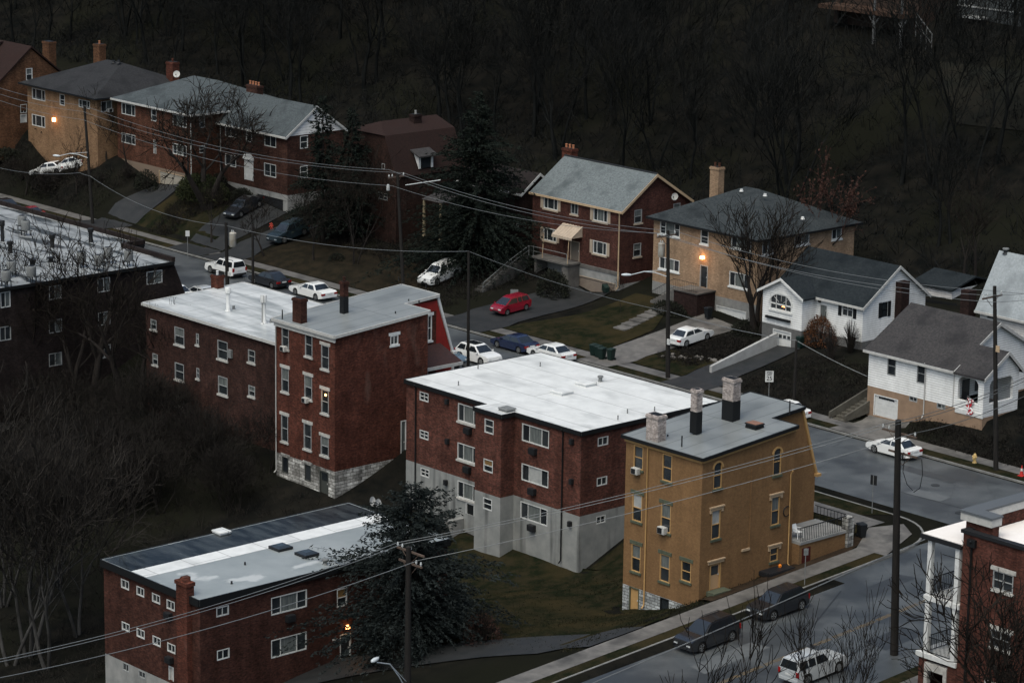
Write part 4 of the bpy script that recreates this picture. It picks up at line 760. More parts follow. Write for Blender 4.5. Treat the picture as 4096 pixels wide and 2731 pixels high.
mb.box(tx1-.035, tx1+.025, ty0, ty1-.3, tz1+1.001, tz1+1.05); mb.box(tx0, tx1-.3, ty1-.035, ty1+.025, tz1+1.001, tz1+1.05); mb.build('railing', m_black, TR)
mb = MB(); mb.box(tx1+.002, tx1+.05, ty0+.3, ty0+1.15, -1.2, .55); mb.build('cellar_door', mat('maroon_door', (.06, .012, .01), .6), TR)
# white plastic chair on the terrace
c = (tx1-.9, ty0+.75, tz1); CH = empty('plastic_chair', c, 'white plastic armchair on the terrace of the ochre house', 'chair')
m_pl = mat('white_plastic', (.7, .71, .7), .45); u = lambda x, y, z: (c[0]+x, c[1]+y, c[2]+z)
mb = MB(); mb.box(c[0]-.26, c[0]+.26, c[1]-.26, c[1]+.26, c[2]+.42, c[2]+.46); mb.build('seat', m_pl, CH, bevel=.015)
mb = MB(); mb.hexa([u(-.27, -.24, .47), u(-.22, -.24, .47), u(-.22, .24, .47), u(-.27, .24, .47)], [u(-.40, -.22, .92), u(-.36, -.22, .92), u(-.36, .22, .92), u(-.40, .22, .92)]); mb.build('backrest', m_pl, CH, bevel=.015)
for sy in (-1, 1):
    mb = MB(); mb.tube([u(-.33, sy*.27, .66), u(.1, sy*.3, .68), u(.28, sy*.29, .62)], .03, 6); mb.build('armrest', m_pl, CH, 50)
    for sx in (-1, 1): mb = MB(); mb.tube([u(sx*.26, sy*.27, .64 if sx > 0 else .43), u(sx*.3, sy*.29, .003)], .028, 6); mb.build('leg', m_pl, CH, 50)
# ---- new brick building, lower right
RZ = 12.; p = hZ(22, 512, 352, RZ); RX0, RY0 = p[0], p[1]
R_ = B('balcony_building', 'new red brick building with white roof and stacked corner balconies at lower right', 'building', (RX0+8, RY0+8, -3), {'f': ('y-', RY0)})
for r in (((750, 655), (905, 855)), ((728, 1125), (885, 1320))): R_.win('f', 22, *r, kind='cr', frame=m_fdim, sill=m_lintel, lintel=m_lintel)
z_ = [h for h in R_.holes['f']]
for dx in (5.2, 10.4):
    for h in z_[:2]: R_.win('f', r=(h[0]+dx, h[1]+dx, h[2], h[3]), kind='cr', frame=m_fdim, sill=m_lintel, lintel=m_lintel)
for h in z_[:1]: R_.win('f', r=(h[0], h[1], 2*z_[1][2]-h[2], 2*z_[1][2]-h[2]+h[3]-h[2]), kind='cr', frame=m_fdim, sill=m_lintel, lintel=m_lintel)
R_.wall('wall', 'f', RX0, RX0+22, -6, RZ-.05)
for P in ([(RX0, RY0), (RX0, RY0+24)], [(RX0, RY0+24), (RX0+22, RY0+24)], [(RX0+22, RY0), (RX0+22, RY0+24)]): R_.flat('wall', [(*P[0], -6), (*P[1], -6), (*P[1], RZ-.05), (*P[0], RZ-.05)])
R_.finish({'wall': b_rb})
mb = MB(); mb.box(RX0+.35, RX0+22, RY0+.35, RY0+24, RZ-.25, RZ-.2); m_rwarm = mat('new_white_roof', (.72, .68, .64), .5, (.78, .75, .72), .5, 6, streak=((.55, .47, .42), .4, (1, 1, 1), .6, .8)); mb.build('roof', m_rwarm, R_.root)
mb = MB(); mb.box(RX0-.12, RX0+22.1, RY0-.12, RY0+.36, RZ-.049, RZ+.16); mb.box(RX0-.12, RX0+.36, RY0+.361, RY0+3, RZ-.049, RZ+.16); mb.build('coping', m_dark, R_.root)
# raised parapet with cornice at the back corner
pc = hZ(22, 465, 155, RZ+1.15); px0, py0 = RX0-.35, pc[1]; px1 = hY(22, 750, 235, py0)[0]
mb = MB(); mb.box(px0, px1, py0, py0+.6, RZ-1.6, RZ+.55); mb.box(px0, px0+.6, py0+.6, RY0+24, RZ-1.6, RZ+.55); mb.build('parapet', b_rb, R_.root)
mb = MB(); mb.box(px0-.25, px1+.1, py0-.25, py0+.7, RZ+.551, RZ+1.02); mb.box(px0-.25, px0+.7, py0+.701, RY0+24, RZ+.551, RZ+1.02); mb.build('cornice', m_gut, R_.root)
mb = MB(); mb.box(px0-.3, px1+.15, py0-.3, py0+.75, RZ+1.022, RZ+1.15); mb.box(px0-.3, px0+.75, py0+.751, RY0+24, RZ+1.022, RZ+1.15); mb.build('parapet_cap', mat('slate_cap', (.09, .10, .11), .45), R_.root)
# balconies
bz = hY(22, 490, 465, RY0-.1)[2]; bX0 = hY(22, 180, 388, RY0-.1)[0]; bX1 = RX0-.02; bY0, bY1 = RY0-.1, RY0+3.9
mb = MB(); mb.box(bX0, bX1, bY0, bY1, bz-.02, bz+.1); br = mb.build('balcony_roof', m_rwarm, R_.root); WL[br.name] = WL[R_.root.name]
mb = MB(); mb.box(bX0-.08, bX1, bY0-.1, bY0-.002, bz-.22, bz+.06); mb.box(bX0-.1, bX0-.002, bY0-.002, bY1, bz-.22, bz+.06); mb.box(bX0+.002, bX1, bY0+.002, bY1, bz-.22, bz-.023); mb.build('fascia', m_dark, br)
z2 = hY(22, 205, 860, RY0-.1)[2]; z3 = hY(22, 130, 1305, RY0-.1)[2]
cx0, cx1 = bX0+.55, bX1-.35
for z, nm in ((z2, 'upper'), (z3, 'lower')):
    mb = MB(); mb.box(bX0+.3 if nm == 'upper' else bX0-.1, bX1, bY0, bY1, z-.3, z); so = mb.build('balcony_floor', m_white, R_.root)
    mb = MB(); n = 22
    for k in range(n): yy = bY0+.3+(bY1-bY0-.5)*k/(n-1); mb.box(cx0-.01, cx0+.012, yy-.012, yy+.012, z+.1, z+1.0)
    mb.box(cx0-.02, cx0+.025, bY0+.25, bY1, z+1.0, z+1.05); mb.box(cx0-.02, cx0+.025, bY0+.25, bY1, z+.06, z+.1)
    n = 18
    for k in range(n): xx = cx0+.2+(cx1-cx0-.4)*k/(n-1); mb.box(xx-.012, xx+.012, bY0+.2, bY0+.222, z+.1, z+1.0)
    mb.box(cx0+.15, cx1-.15, bY0+.19, bY0+.235, z+1.0, z+1.05); mb.box(cx0+.15, cx1-.15, bY0+.19, bY0+.235, z+.06, z+.1); mb.build('balcony_railing', m_black, R_.root)
    zt = bz-.22 if nm == 'upper' else z2-.3
    for xx, yy in ((cx0, bY0+.22), (cx1, bY0+.22), (cx0+.1, bY1-.3), (cx1, bY1-.3)): mb = MB(); mb.box(xx-.15, xx+.15, yy-.15, yy+.15, z+.003, zt-.003); mb.build('column', m_white, R_.root)
mb = MB(); mb.box(bX0+.1, bX1, bY0+.1, bY0+.4, -6, z3-2.6); mb.box(bX0+.1, bX0+.6, bY0+.1, bY0+.4, z3-2.6, z3-.302); mb.box(bX1-.7, bX1, bY0+.1, bY0+.4, z3-2.6, z3-.302); mb.box(bX0+.1, bX0+.4, bY0+.4, bY1, -6, z3-.302); mb.build('porch_wall', b_rb, R_.root)
mb = MB(); mb.box(bX0+.6, bX1-.7, bY0+.02, bY0+.35, z3-1., z3-.55); mb.box(bX0+.6, bX0+.85, bY0+.02, bY0+.35, z3-2.6, z3-1.); mb.box(bX1-.95, bX1-.7, bY0+.02, bY0+.35, z3-2.6, z3-1.); mb.build('porch_surround', m_lintel, R_.root)
a, z = R_.hit('f', 22, 585, 440); mb = MB(); R_.bar(mb, 'f', a-.3, a+.3, z-.25, z+.2, 0, .2); mb.build('rain_hopper', m_black, R_.root); R_.pipe('f', 0, 0, 0, m_black, .07, a=a, z=(z, -2))
# ------------------------------------------------------------------ houses across the street
b_h12 = brick('house_red_brick', (0.0677, 0.0258, 0.0191), (0.0485, 0.0199, 0.0160), (0.0543, 0.0307, 0.0267))
b_dup = brick('duplex_brick', (0.0532, 0.0234, 0.0164), (0.0400, 0.0189, 0.0144), (0.0419, 0.0264, 0.0225))
b_hip = brick('orange_brown_brick', (0.0891, 0.0360, 0.0217), (0.0686, 0.0285, 0.0181), (0.0625, 0.0366, 0.0269))
b_crm = brick('cream_brick', (.30, .205, .130), (.25, .168, .105), (.24, .17, .12), var=.26, nv=.16, stain=(.13, .09, .06), stain_t=(.55, .8))
b_tl = brick('tan_brick', (.215, .132, .075), (.18, .11, .062), (.16, .10, .06), var=.28, nv=.18)
b_brn = brick('brown_tan_brick', (0.1137, 0.0558, 0.0293), (0.0870, 0.0429, 0.0240), (0.0808, 0.0462, 0.0304))
b_drk = brick('dusky_brick', (0.0270, 0.0144, 0.0125), (0.0203, 0.0122, 0.0109), (0.0206, 0.0155, 0.0143))
def shingle(name, c1, c2, rough=.85): return mat(name, c1, rough, c2, 5., 8, bump=.35, bscale=14, spec=.06, streak=(tuple(x*.8 for x in c1), .45, (1, 1, 1), .5, .7))
s_gry = shingle('grey_shingle', (.085, .10, .105), (.15, .17, .175)); s_mid = shingle('blue_grey_shingle', (.045, .054, .058), (.075, .087, .092)); s_drk = shingle('charcoal_shingle', (.012, .016, .019), (.023, .028, .031))
s_slt = shingle('slate_shingle', (.030, .030, .032), (.055, .052, .052)); s_brn = shingle('brown_shingle', (.030, .018, .016), (.019, .0135, .0125)); s_lgt = shingle('pale_shingle', (.22, .245, .26), (.30, .33, .345)); s_drb = shingle('dark_brown_shingle', (.017, .015, .015), (.026, .021, .020)); s_cr = shingle('dark_grey_shingle', (.022, .027, .030), (.046, .053, .056))
def siding(name, col, row=.14):
    if name in MATS: return MATS[name]
    m = mat(name, col, .55, tuple(c*.88 for c in col), .9, 6, streak=(tuple(c*.6 for c in col), .7, (1, 1, .2), .62, .85)); nt = m.node_tree; N = nt.nodes.new; L = nt.links.new
    w = N('ShaderNodeTexWave'); w.wave_type = 'BANDS'; w.bands_direction = 'Z'; w.wave_profile = 'SAW'; w.inputs['Scale'].default_value = 1/row/ (2*math.pi)*math.pi*2/ (2*math.pi)*1.
    w.inputs['Scale'].default_value = .314/row; tc = N('ShaderNodeTexCoord'); L(tc.outputs['Object'], w.inputs[0]); b = N('ShaderNodeBump'); b.inputs['Strength'].default_value = .45; b.inputs['Distance'].default_value = .03; L(w.outputs[0], b.inputs['Height']); L(b.outputs[0], nt.nodes['Principled BSDF'].inputs['Normal']); return m
clap = lambda n, c, h: brick(n, c, tuple(x*.97 for x in c), tuple(x*.55 for x in c), bw=90, bh=h, ms=.022, var=.16, rough=.55, msm=.4, nv=.04)
w_sid = clap('white_siding', (.72, .73, .72), .2); w_sid2 = clap('aged_white_siding', (.60, .59, .57), .2); g_sid = clap('white_gable_siding', (.78, .77, .74), .3)
m_tan = mat('tan_block', (.27, .185, .125), .85, (.21, .145, .10), 1.5, 7)
m_garw = mat('white_garage_door', (.58, .59, .58), .5, (.48, .49, .48), 1.5, 5); m_gart = mat('taupe_garage_door', (.20, .165, .135), .65, (.16, .13, .11), 1.2, 5)
# ---- red brick house with awning
H = B('awning_house', 'two storey red brick house with grey shingle roof and striped door awning', 'house', (-27, 39, 2), {'f': ('y-', 34.8), 'r': ('x+', -21)})
hx0, hx1, hy0, hy1 = -33.6, -21, 34.8, 44.2
m_shut = mat('cream_shutter', (.33, .27, .21), .65)
for r, sh in ((((932, 640), (1040, 772)), 1), (((1145, 690), (1200, 805)), 0), (((1322, 735), (1430, 868)), 1), (((930, 898), (1030, 1020)), 1), (((1318, 1000), (1422, 1125)), 1)):
    H.win('f', 3, *r, kind='s3' if sh else 's2', glass=m_glass if r[0][0] != 1322 else m_curt, frame=m_fdim if not sh else m_frame, shutters=m_shut if sh else None, sill=m_shut)
for r in (((1640, 757), (1702, 872)), ((1632, 1020), (1695, 1135)), ((1945, 708), (2003, 830))): H.win('r', 3, *r, kind='dh', glass=m_curt, frame=m_fdim, sill=m_shut)
r = H.rect('f', 3, (1140, 1000), (1210, 1170)); H.door('f', r=r, m=mat('taupe_door', (.13, .11, .09), .6), frame=m_shut)
rg = H.rect('f', 3, (1150, 1215), (1495, 1430)); H.door('f', r=(rg[0], rg[1], .9, rg[3]-.55), m=m_gart, frame=m_shut, name='garage_door', slats=6)
zb = r[2]-.12
H.wall('wall', 'f', hx0, hx1, zb, 9.45); H.wall('foundation', 'f', hx0, hx1, -1, zb); H.wall('wall', 'r', hy0, hy1, zb-1.2, 9.45); H.wall('foundation', 'r', hy0, hy1, -1, zb-1.2)
yr = 39.3; zr = 12.5
H.flat('wall', [(hx1, hy0, 9.45), (hx1, hy1, 9.45), (hx1, yr, zr-.05)]); H.flat('wall', [(hx0, hy0, 9.45), (hx0, hy1, 9.45), (hx0, yr, zr-.05)])
H.flat('wall', [(hx0, hy0, -1), (hx0, hy1, -1), (hx0, hy1, 9.45), (hx0, hy0, 9.45)]); H.flat('wall', [(hx0, hy1, -1), (hx1, hy1, -1), (hx1, hy1, 9.45), (hx0, hy1, 9.45)])
H.finish({'wall': b_h12, 'foundation': m_conc})
ro = gable_x(H, hx0, hx1, hy0, hy1, 9.45, yr, zr, s_gry, o=.18, fascia=m_cream)
mb = MB(); mb.tube([(hx0-.3, yr, zr+.2), (hx1+.3, yr, zr+.2)], .09, 6); mb.build('ridge_cap', m_dark, ro)
mb = MB(); H.bar(mb, 'f', rg[0]-.1, hx1, zb-.35, zb-.02, .003, .08); mb.build('concrete_band', m_walk, H.root)
H.chimney(hY(3, 1135, 330, 40.2)[0], 40.2, 10, hY(3, 1135, 280, 40.2)[2], 1.5, .8, b_tow, pots=3, capm=mat('clay_pot', (.36, .15, .08), .8))
H.pipe('f', 0, 0, 0, m_cream, .07, a=hx1-.12, z=(9.3, 1.8))
a, z = H.hit('f', 3, 1085, 865); a1, z1 = H.hit('f', 3, 1235, 900); z0 = z
aw = [(a-.05, a1+.05)]; mb = MB(); n = 14
for k in range(n):
    x0 = aw[0][0]+(aw[0][1]-aw[0][0])*k/n; x1 = aw[0][0]+(aw[0][1]-aw[0][0])*(k+1)/n; dz = .03 if k % 2 else 0
    mb.prism([(x0, hy0-.02, z0+dz), (x0, hy0-1.5, z0-.95+dz), (x0, hy0-1.52, z0-1.2+dz), (x0, hy0-1.46, z0-1.2+dz), (x0, hy0-1.42, z0-1.+dz), (x0, hy0-.02, z0-.08+dz)], (x1-x0, 0, 0))
mb.prism([(aw[0][0]+.01, hy0-.03, z0-.1), (aw[0][0]+.01, hy0-1.4, z0-1.0), (aw[0][0]+.01, hy0-.03, z0-1.0)], (.02, 0, 0)); mb.prism([(aw[0][1]-.03, hy0-.03, z0-.1), (aw[0][1]-.03, hy0-1.4, z0-1.0), (aw[0][1]-.03, hy0-.03, z0-1.0)], (.02, 0, 0))
mb.build('awning', mat('beige_awning', (.40, .33, .26), .5, (.33, .27, .21), 3), H.root)
mb = MB(); px0, px1 = H.hit('f', 3, 945, 1150)[0], H.hit('f', 3, 1210, 1170)[0]; pz = r[2]-.02; mb.box(px0-.2, px1+.2, hy0-1.7, hy0-.01, pz-.18, pz); mb.box(px1-.9, px1+.05, hy0-1.5, hy0-.02, -.5, pz-.18); mb.box(px0, px0+.3, hy0-1.5, hy0-.02, -.5, pz-.18); mb.build('porch', m_walk, H.root)
mb = MB(); 
for x in (px1-.05, px0+1.2): mb = MB(); mb.tube([(x, hy0-1.55, pz), (x, hy0-1.4, z0-1.05)], .04, 6); mb.build('porch_post', m_cream, H.root)
# stair with hand rail down to the drive
mb = MB(); mr = MB(); sx, sy = px0-.1, hy0-1.7; ex, ey = px0+2.0-.4, hy0-8.2; n = 14; zt, ze_ = pz-.1, tz(ex, ey)+.1
sx0 = sx-1.2; ex0 = ex-2.2
for k in range(n):
    t = k/n; x = sx0+(ex0-sx0)*t; y = sy+(ey-sy)*t; z = zt+(ze_-zt)*t; mb.box(x-.6, x+.6, y-.5, y+.02, z-1.2, z)
so = mb.build('steps', mat('dark_concrete_steps', (.035, .034, .031), .85, (.06, .058, .053), 2, 6), H.root)
P = [(px1-.1, hy0-1.62), (px0, hy0-1.62), (sx0+.7, sy), (sx0+.55, sy-2.2), (ex0+.6, ey)]; Zp = [pz, pz, pz, zt+(ze_-zt)*.36, ze_]
mr.tube([(p[0], p[1], z+.95) for p, z in zip(P, Zp)], .03, 5); mr.tube([(p[0], p[1], z+.5) for p, z in zip(P, Zp)], .02, 5)
for p, z in zip(P, Zp): mr.tube([(p[0], p[1], z), (p[0], p[1], z+.95)], .03, 5)
mr.build('hand_rail', m_cas, H.root)
dish('white satellite dish on the gable of the red brick awning house', tuple(hX(3, 1965, 690, hx1+.25)), (.3, -.9, .3), .36, .35)
# ---- cream brick hip roof house
K = B('cream_brick_house', 'cream brick house with dark hip roof and tall cream chimney, lit lamp over its door', 'house', (-10, 42, 2), {'f': ('y-', 35.5), 'r': ('x+', -3.5)})
kx0, kx1, ky0 = -17.2, -3.5, 35.5; ky1 = hX(4, 1800, 690, kx1)[1]; kz = 9.35
for r, k in ((((277, 640), (428, 785)), 's3h'), (((595, 717), (653, 843)), 'dh'), (((835, 770), (990, 895)), 's3'), (((270, 930), (425, 1060)), 's3'), (((820, 1045), (972, 1195)), 's3')): K.win('f', 4, *r, kind=k, frame=m_white, sill=m_white)
for r, k in ((((1075, 790), (1165, 920)), 's2'), (((1328, 752), (1447, 850)), 's2'), (((1620, 708), (1700, 803)), 's2')): K.win('r', 4, *r, kind=k, frame=m_white, sill=m_white, glass=m_curt)
r = K.rect('f', 4, (590, 995), (645, 1182)); K.door('f', r=r, m=m_dark, frame=m_fdim, glass_top=.2); dz0 = r[2]
rg = K.rect('f', 4, (705, 1285), (960, 1450)); K.door('f', r=(rg[0]+.2, rg[1]-.2, 1.0, rg[3]-.3), m=m_garw, name='garage_door', slats=5)
zb = dz0-.5
K.wall('wall', 'f', kx0, kx1, zb, kz); K.wall('foundation', 'f', kx0, kx1, -1, zb); K.wall('wall', 'r', ky0, ky1, -1, kz)
K.flat('wall', [(kx0, ky0, -1), (kx0, ky1, -1), (kx0, ky1, kz), (kx0, ky0, kz)]); K.flat('wall', [(kx0, ky1, -1), (kx1, ky1, -1), (kx1, ky1, kz), (kx0, ky1, kz)]); K.finish({'wall': b_crm, 'foundation': mat('grey_base', (.22, .22, .21), .8, (.16, .16, .155), 2)})
yc = (ky0+ky1)/2; pk = hY(4, 1000, 395, yc); hip(K, kx0, kx1, ky0, ky1, kz, (pk[0]-.9, yc, pk[2]), (pk[0]+.9, yc, pk[2]), s_cr, fascia=m_black)
py = yc+2.5; K.chimney(hY(4, 718, 430, py)[0], py, 9, hY(4, 718, 228, py)[2], 1.15, .8, b_crm, pots=2, capm=b_hip)
for x, y in ((1110, 440), (1405, 622), (925, 405)): p = hY(4, x, y, yc-.8); K.vent(p[0], p[1]-.2, p[2]-.15, .22, .14, m_white, cap=False)
a, z = K.hit('f', 4, 615, 940); mb = MB(); mb.box(a-.16, a+.16, ky0-.3, ky0-.02, z-.12, z+.14); mb.build('door_lamp', mat('door_lamp_glow', (1, .6, .3), .5, emit=(1, .45, .16, 9)), K.root); lamp_light('lamp_glow', (a, ky0-.75, z-.1), 22, K.root)
mb = MB(); sx0, sx1 = K.hit('f', 4, 560, 1195)[0], K.hit('f', 4, 690, 1195)[0]; mb.box(sx0-.6, sx1+.3, ky0-2.4, ky0-.01, -.5, dz0-.15); mb.build('stoop', b_drk, K.root)
mb = MB(); mb.box(sx0-.7, sx1+.4, ky0-2.5, ky0-.01, dz0-.148, dz0-.02); mb.build('stoop_slab', m_walk, K.root)
mb = MB(); mr = MB(); n = 9; x0, x1 = sx0-.7, sx0-3.9; y = ky0-1.6; zt, zl = dz0-.1, 1.9
for k in range(n): t = (k+.5)/n; x = x0+(x1-x0)*t; z = zt+(zl-zt)*t; mb.box(x-.2, x+.2, y-.6, y+.6, z-1.6, z)
mb.build('steps', m_walk, K.root)
for yy in (y-.6,):
    Q_ = [(sx1+.3, ky0-2.45, dz0), (sx0-.6, ky0-2.45, dz0), (x1, ky0-2.2, zl)]
    mr.tube([(q[0], q[1], q[2]+.9) for q in Q_], .025, 5); mr.tube([(q[0], q[1], q[2]+.12) for q in Q_], .02, 5)
    for a, b in zip(Q_[:-1], Q_[1:]):
        for k in range(13): t = k/13; q = [a[i]+(b[i]-a[i])*t for i in range(3)]; mr.tube([(q[0], q[1], q[2]), (q[0], q[1], q[2]+.9)], .012, 4)
mr.build('stair_railing', m_black, K.root)
# garden steps from its walk to the street lawn
GS = MB(); 
for k in range(12): y = 33.2-k*.62; x = -13.2+k*.12; z = tz(x, y); GS.box(x-.75, x+.75, y-.36, y+.36, z-.5, z+.09+.06*(k % 2))
rootmesh(GS, 'garden_steps', m_walk, 'concrete garden steps from the cream brick house down past the lawn', 'steps', (-12.6, 29.8, tz(-12.6, 29.8)))
# ---- small white house with arched window
W = B('arched_window_house', 'small white house with charcoal roof, arched window and garage under its front gable', 'house', (9, 38, 1.5), {'f': ('y-', 31.2), 'm': ('y-', 34), 'r': ('x+', 15)})
wx0, wx1, wy0 = 1.3, 6.1, 31.2
em = hX(4, 1500, 1215, wx1+.4); wy1 = em[1]+.4; W.F['m'] = ('y-', wy1)
ec = W.hit('m', 4, 1890, 1300); wxr = ec[0]-.3; W.F['r'] = ('x+', wxr); wze = 6.25
pkR = hX(4, 2140, 1015, wxr); wyr = pkR[1]; wzr = pkR[2]; wyb = wyr+(wyr-wy1)*.9
r = W.rect('f', 4, (1140, 1210), (1305, 1378)); ry = .95; cz = r[3]-ry
W.win('f', r=r, kind='s3', frame=m_white, glass=m_glass, side=m_glass, fw=.1, sill=m_white)
rg = W.rect('f', 5, (10, 815), (118, 930)); W.door('f', r=(rg[0]-.4, rg[1]+.1, 1.2, rg[3]), m=m_garw, frame=m_white, name='garage_door', slats=4, panes=(4, .55, .75))
zb = W.hit('f', 4, 1085, 1445)[1]
W.wall('wall', 'f', wx0, wx1, zb, wze); W.wall('foundation', 'f', wx0, wx1, -1, zb)
rr = (r[1]-r[0])/2; c = (r[0]+r[1])/2
for sgn in (-1, 1): W.flat('wall', [(c+sgn*rr*math.cos(math.pi/2*k/8), wy0+.004, cz+ry*math.sin(math.pi/2*k/8)) for k in range(9)]+[(c+sgn*rr, wy0+.004, r[3])])
zp = hY(4, 1195, 1100, wy0)[2]; xm = (wx0+wx1)/2
W.flat('wall', [(wx0, wy0, wze), (wx1, wy0, wze), (xm, wy0, zp-.05)])
W.flat('wall', [(wx1, wy0, zb), (wx1, wy1, zb), (wx1, wy1, wze), (wx1, wy0, wze)]); W.flat('wall', [(wx0, wy0, zb), (wx0, wyb, zb), (wx0, wyb, wze), (wx0, wy0, wze)]); W.flat('foundation', [(wx1, wy0, -1), (wx1, wy1, -1), (wx1, wy1, zb), (wx1, wy0, zb)])
W.win('m', 4, (1705, 1280), (1785, 1415), kind='cr', frame=m_white, shutters=m_black); rd = W.rect('m', 4, (1395, 1270), (1470, 1420)); W.door('m', r=(wx1+.5, wx1+1.45, rd[2], rd[3]), m=m_curt, frame=m_white)
W.win('r', 4, (2010, 1285), (2060, 1410), kind='dh', frame=m_black, shutters=m_black)
W.wall('wall', 'm', wx1, wxr, zb-.2, wze); W.wall('foundation', 'm', wx1, wxr, -1, zb-.2); W.wall('wall', 'r', wy1, wyb, zb-.2, wze); W.wall('foundation', 'r', wy1, wyb, -1, zb-.2); W.flat('wall', [(wxr, wy1, wze), (wxr, wyb, wze), (wxr, wyr, wzr-.05)]); W.flat('wall', [(wx0, wyb, -1), (wxr, wyb, -1), (wxr, wyb, wze), (wx0, wyb, wze)]); W.flat('wall', [(wx0, wy1, wze), (wx0, wyb, wze), (wx0, wyr, wzr-.05)])
W.finish({'wall': w_sid, 'foundation': mat('dark_block', (.12, .12, .118), .85, (.09, .09, .088), 2)})
gable_x(W, wx0, wxr, wy1, wyb, wze, wyr, wzr, s_drk, o=.35, fascia=m_gut)
mb = MB(); sl = (zp-wze)/((wx1-wx0)/2); P = [(wx0-.4, wze-.4*sl), (xm, zp), (wx1+.4, wze-.4*sl)]; yv = wy1+(wyr-wy1)*(zp-wze)/(wzr-wze)+.5
mb.prism([(p[0], wy0-.35, p[1]+.14) for p in P]+[(p[0], wy0-.35, p[1]) for p in P[::-1]], (0, yv-wy0, 0)); ro = mb.build('gable_roof', s_drk, W.root)
mb = MB(); mb.prism([(p[0], wy0-.36, p[1]+.15) for p in P]+[(p[0], wy0-.36, p[1]-.1) for p in P[::-1]], (0, -.05, 0)); mb.build('bargeboard', m_white, W.root)
mb = MB(); a0, z0 = W.hit('f', 4, 1112, 1388); a1, z1 = W.hit('f', 4, 1300, 1425); W.bar(mb, 'f', a0, a1, z0-.2, z0, .005, .25); mb.build('flower_box', m_black, W.root)
mb = MB()
for k in (1, 2, 3): t = math.pi*k/4; mb.tube([(c+rr*.3*math.cos(t), wy0+.03, cz+ry*.3*math.sin(t)), (c+rr*.97*math.cos(t), wy0+.03, cz+ry*.97*math.sin(t))], .018, 4)
mb.box(r[0], r[1], wy0+.01, wy0+.06, cz-.06, cz+.06)
n = 14
for k in range(n):
    t0, t1 = math.pi*k/n, math.pi*(k+1)/n; q = lambda t, r_, d: (c+r_*math.cos(t), wy0-d, cz+(r_-rr+ry)*math.sin(t))
    mb.hexa([q(t0, rr, .004), q(t0, rr+.14, .004), q(t0, rr+.14, .05), q(t0, rr, .05)], [q(t1, rr, .004), q(t1, rr+.14, .004), q(t1, rr+.14, .05), q(t1, rr, .05)])
mb.build('fanlight_bars', m_white, W.root)
p = W.hit('f', 4, 1238, 1328); mb = MB()
for dx in (-.12, 0, .12): mb.lathe((p[0]+dx, wy0+.055, p[1]), [(.0, -.05), (.05, 0), (.0, .06)], 8)
mb.build('chandelier', mat('chandelier_glow', (1, .5, .2), .5, emit=(1, .34, .10, 5)), W.root)
p = W.hit('m', 4, 1530, 1270); mb = MB(); W.bar(mb, 'm', p[0]-.12, p[0]+.12, p[1]-.25, p[1]+.25, .005, .15); mb.build('wall_lantern', m_black, W.root)
mb = MB(); mb.box(wxr+.02, wxr+.7, wyr-.2, wyr+.9, 1, hX(5, 1020, 440, wxr+.4)[2]); mb.build('chimney', b_drk, W.root)
dish('grey satellite dish low beside the bare shrubs of the small white house', tuple(hZ(5, 722, 900, 2.1)), (.5, -.6, .5), .5, .6)
# ---- white house with arched porch
V = B('arched_porch_house', 'white clapboard house on tan block base with dark roof and arched corner porch', 'house', (28, 27, .5), {'f': ('y-', 21.9), 'r': ('x+', 31), 'p': ('x+', 34.6)})
vx0, vx1, vy0 = 22.2, 34.4, 21.9; vze = 6.; V.F['p'] = ('x+', vx1)
vb = V.hit('f', 5, 1000, 1320)[1]; rp = V.hit('p', 5, 1815, 1000); vyp = rp[0]; vzp = rp[1]; vyb2 = V.hit('p', 5, 1935, 1115)[0]-.3
xm_ = hY(5, 1745, 790, (vyp+vyb2)/2+1.2); 
vr = hZ(5, 1000, 570, 9.6); vxr = 31.2; rdg = hX(5, 1748, 775, vxr); vyr, vzr = rdg[1], rdg[2]; vyb = vyr+(vyr-vy0); V.F['r'] = ('x+', vxr)
for r in (((885, 1022), (945, 1188)), ((1117, 1080), (1175, 1250))): V.win('f', 5, *r, kind='dh', frame=m_fdim)
rg = V.rect('f', 5, (780, 1275), (960, 1500)); V.door('f', r=(rg[0], rg[1], .55, rg[3]-.5), m=m_garw, frame=m_white, name='garage_door', slats=5, panes=(1, .82, .93))
for r in (((1053, 1335), (1115, 1392)), ((1270, 1390), (1335, 1450))): V.win('f', 5, *r, kind='s2', frame=m_fdim, glass=m_curt if r[0][0] > 1200 else None)
op = V.rect('f', 5, (1440, 1180), (1590, 1370)); zo1 = op[3]; zo0 = op[2]-.35; op = (op[0], op[1], zo0, zo1)
V.holes['f'].append(op); opp = (vy0+.75, vyb2-.7, zo0, zo1); V.holes['p'].append(opp)
V.wall('wall', 'f', vx0, vx1, vb-.05, vze, .25); V.wall('foundation', 'f', vx0, vx1, -1, vb-.05); V.wall('wall', 'p', vy0, vyb2, vb-.35, vze, .25); V.wall('foundation', 'p', vy0, vyb2, -1, vb-.35); V.flat('wall', [(vx1, vy0, vze), (vx1, vyb2, vze), (vx1, vyp, vzp-.05)])
for f, o_ in (('f', op), ('p', opp)):
    c_, rr_ = (o_[0]+o_[1])/2, .55
    for sgn, e0 in ((-1, o_[0]), (1, o_[1])):
        V.flat('wall', [V.pt(f, e0-sgn*rr_+sgn*rr_*math.cos(math.pi/2*k/6), -.004, o_[3]-rr_+rr_*math.sin(math.pi/2*k/6)) for k in range(7)]+[V.pt(f, e0, -.004, o_[3])])
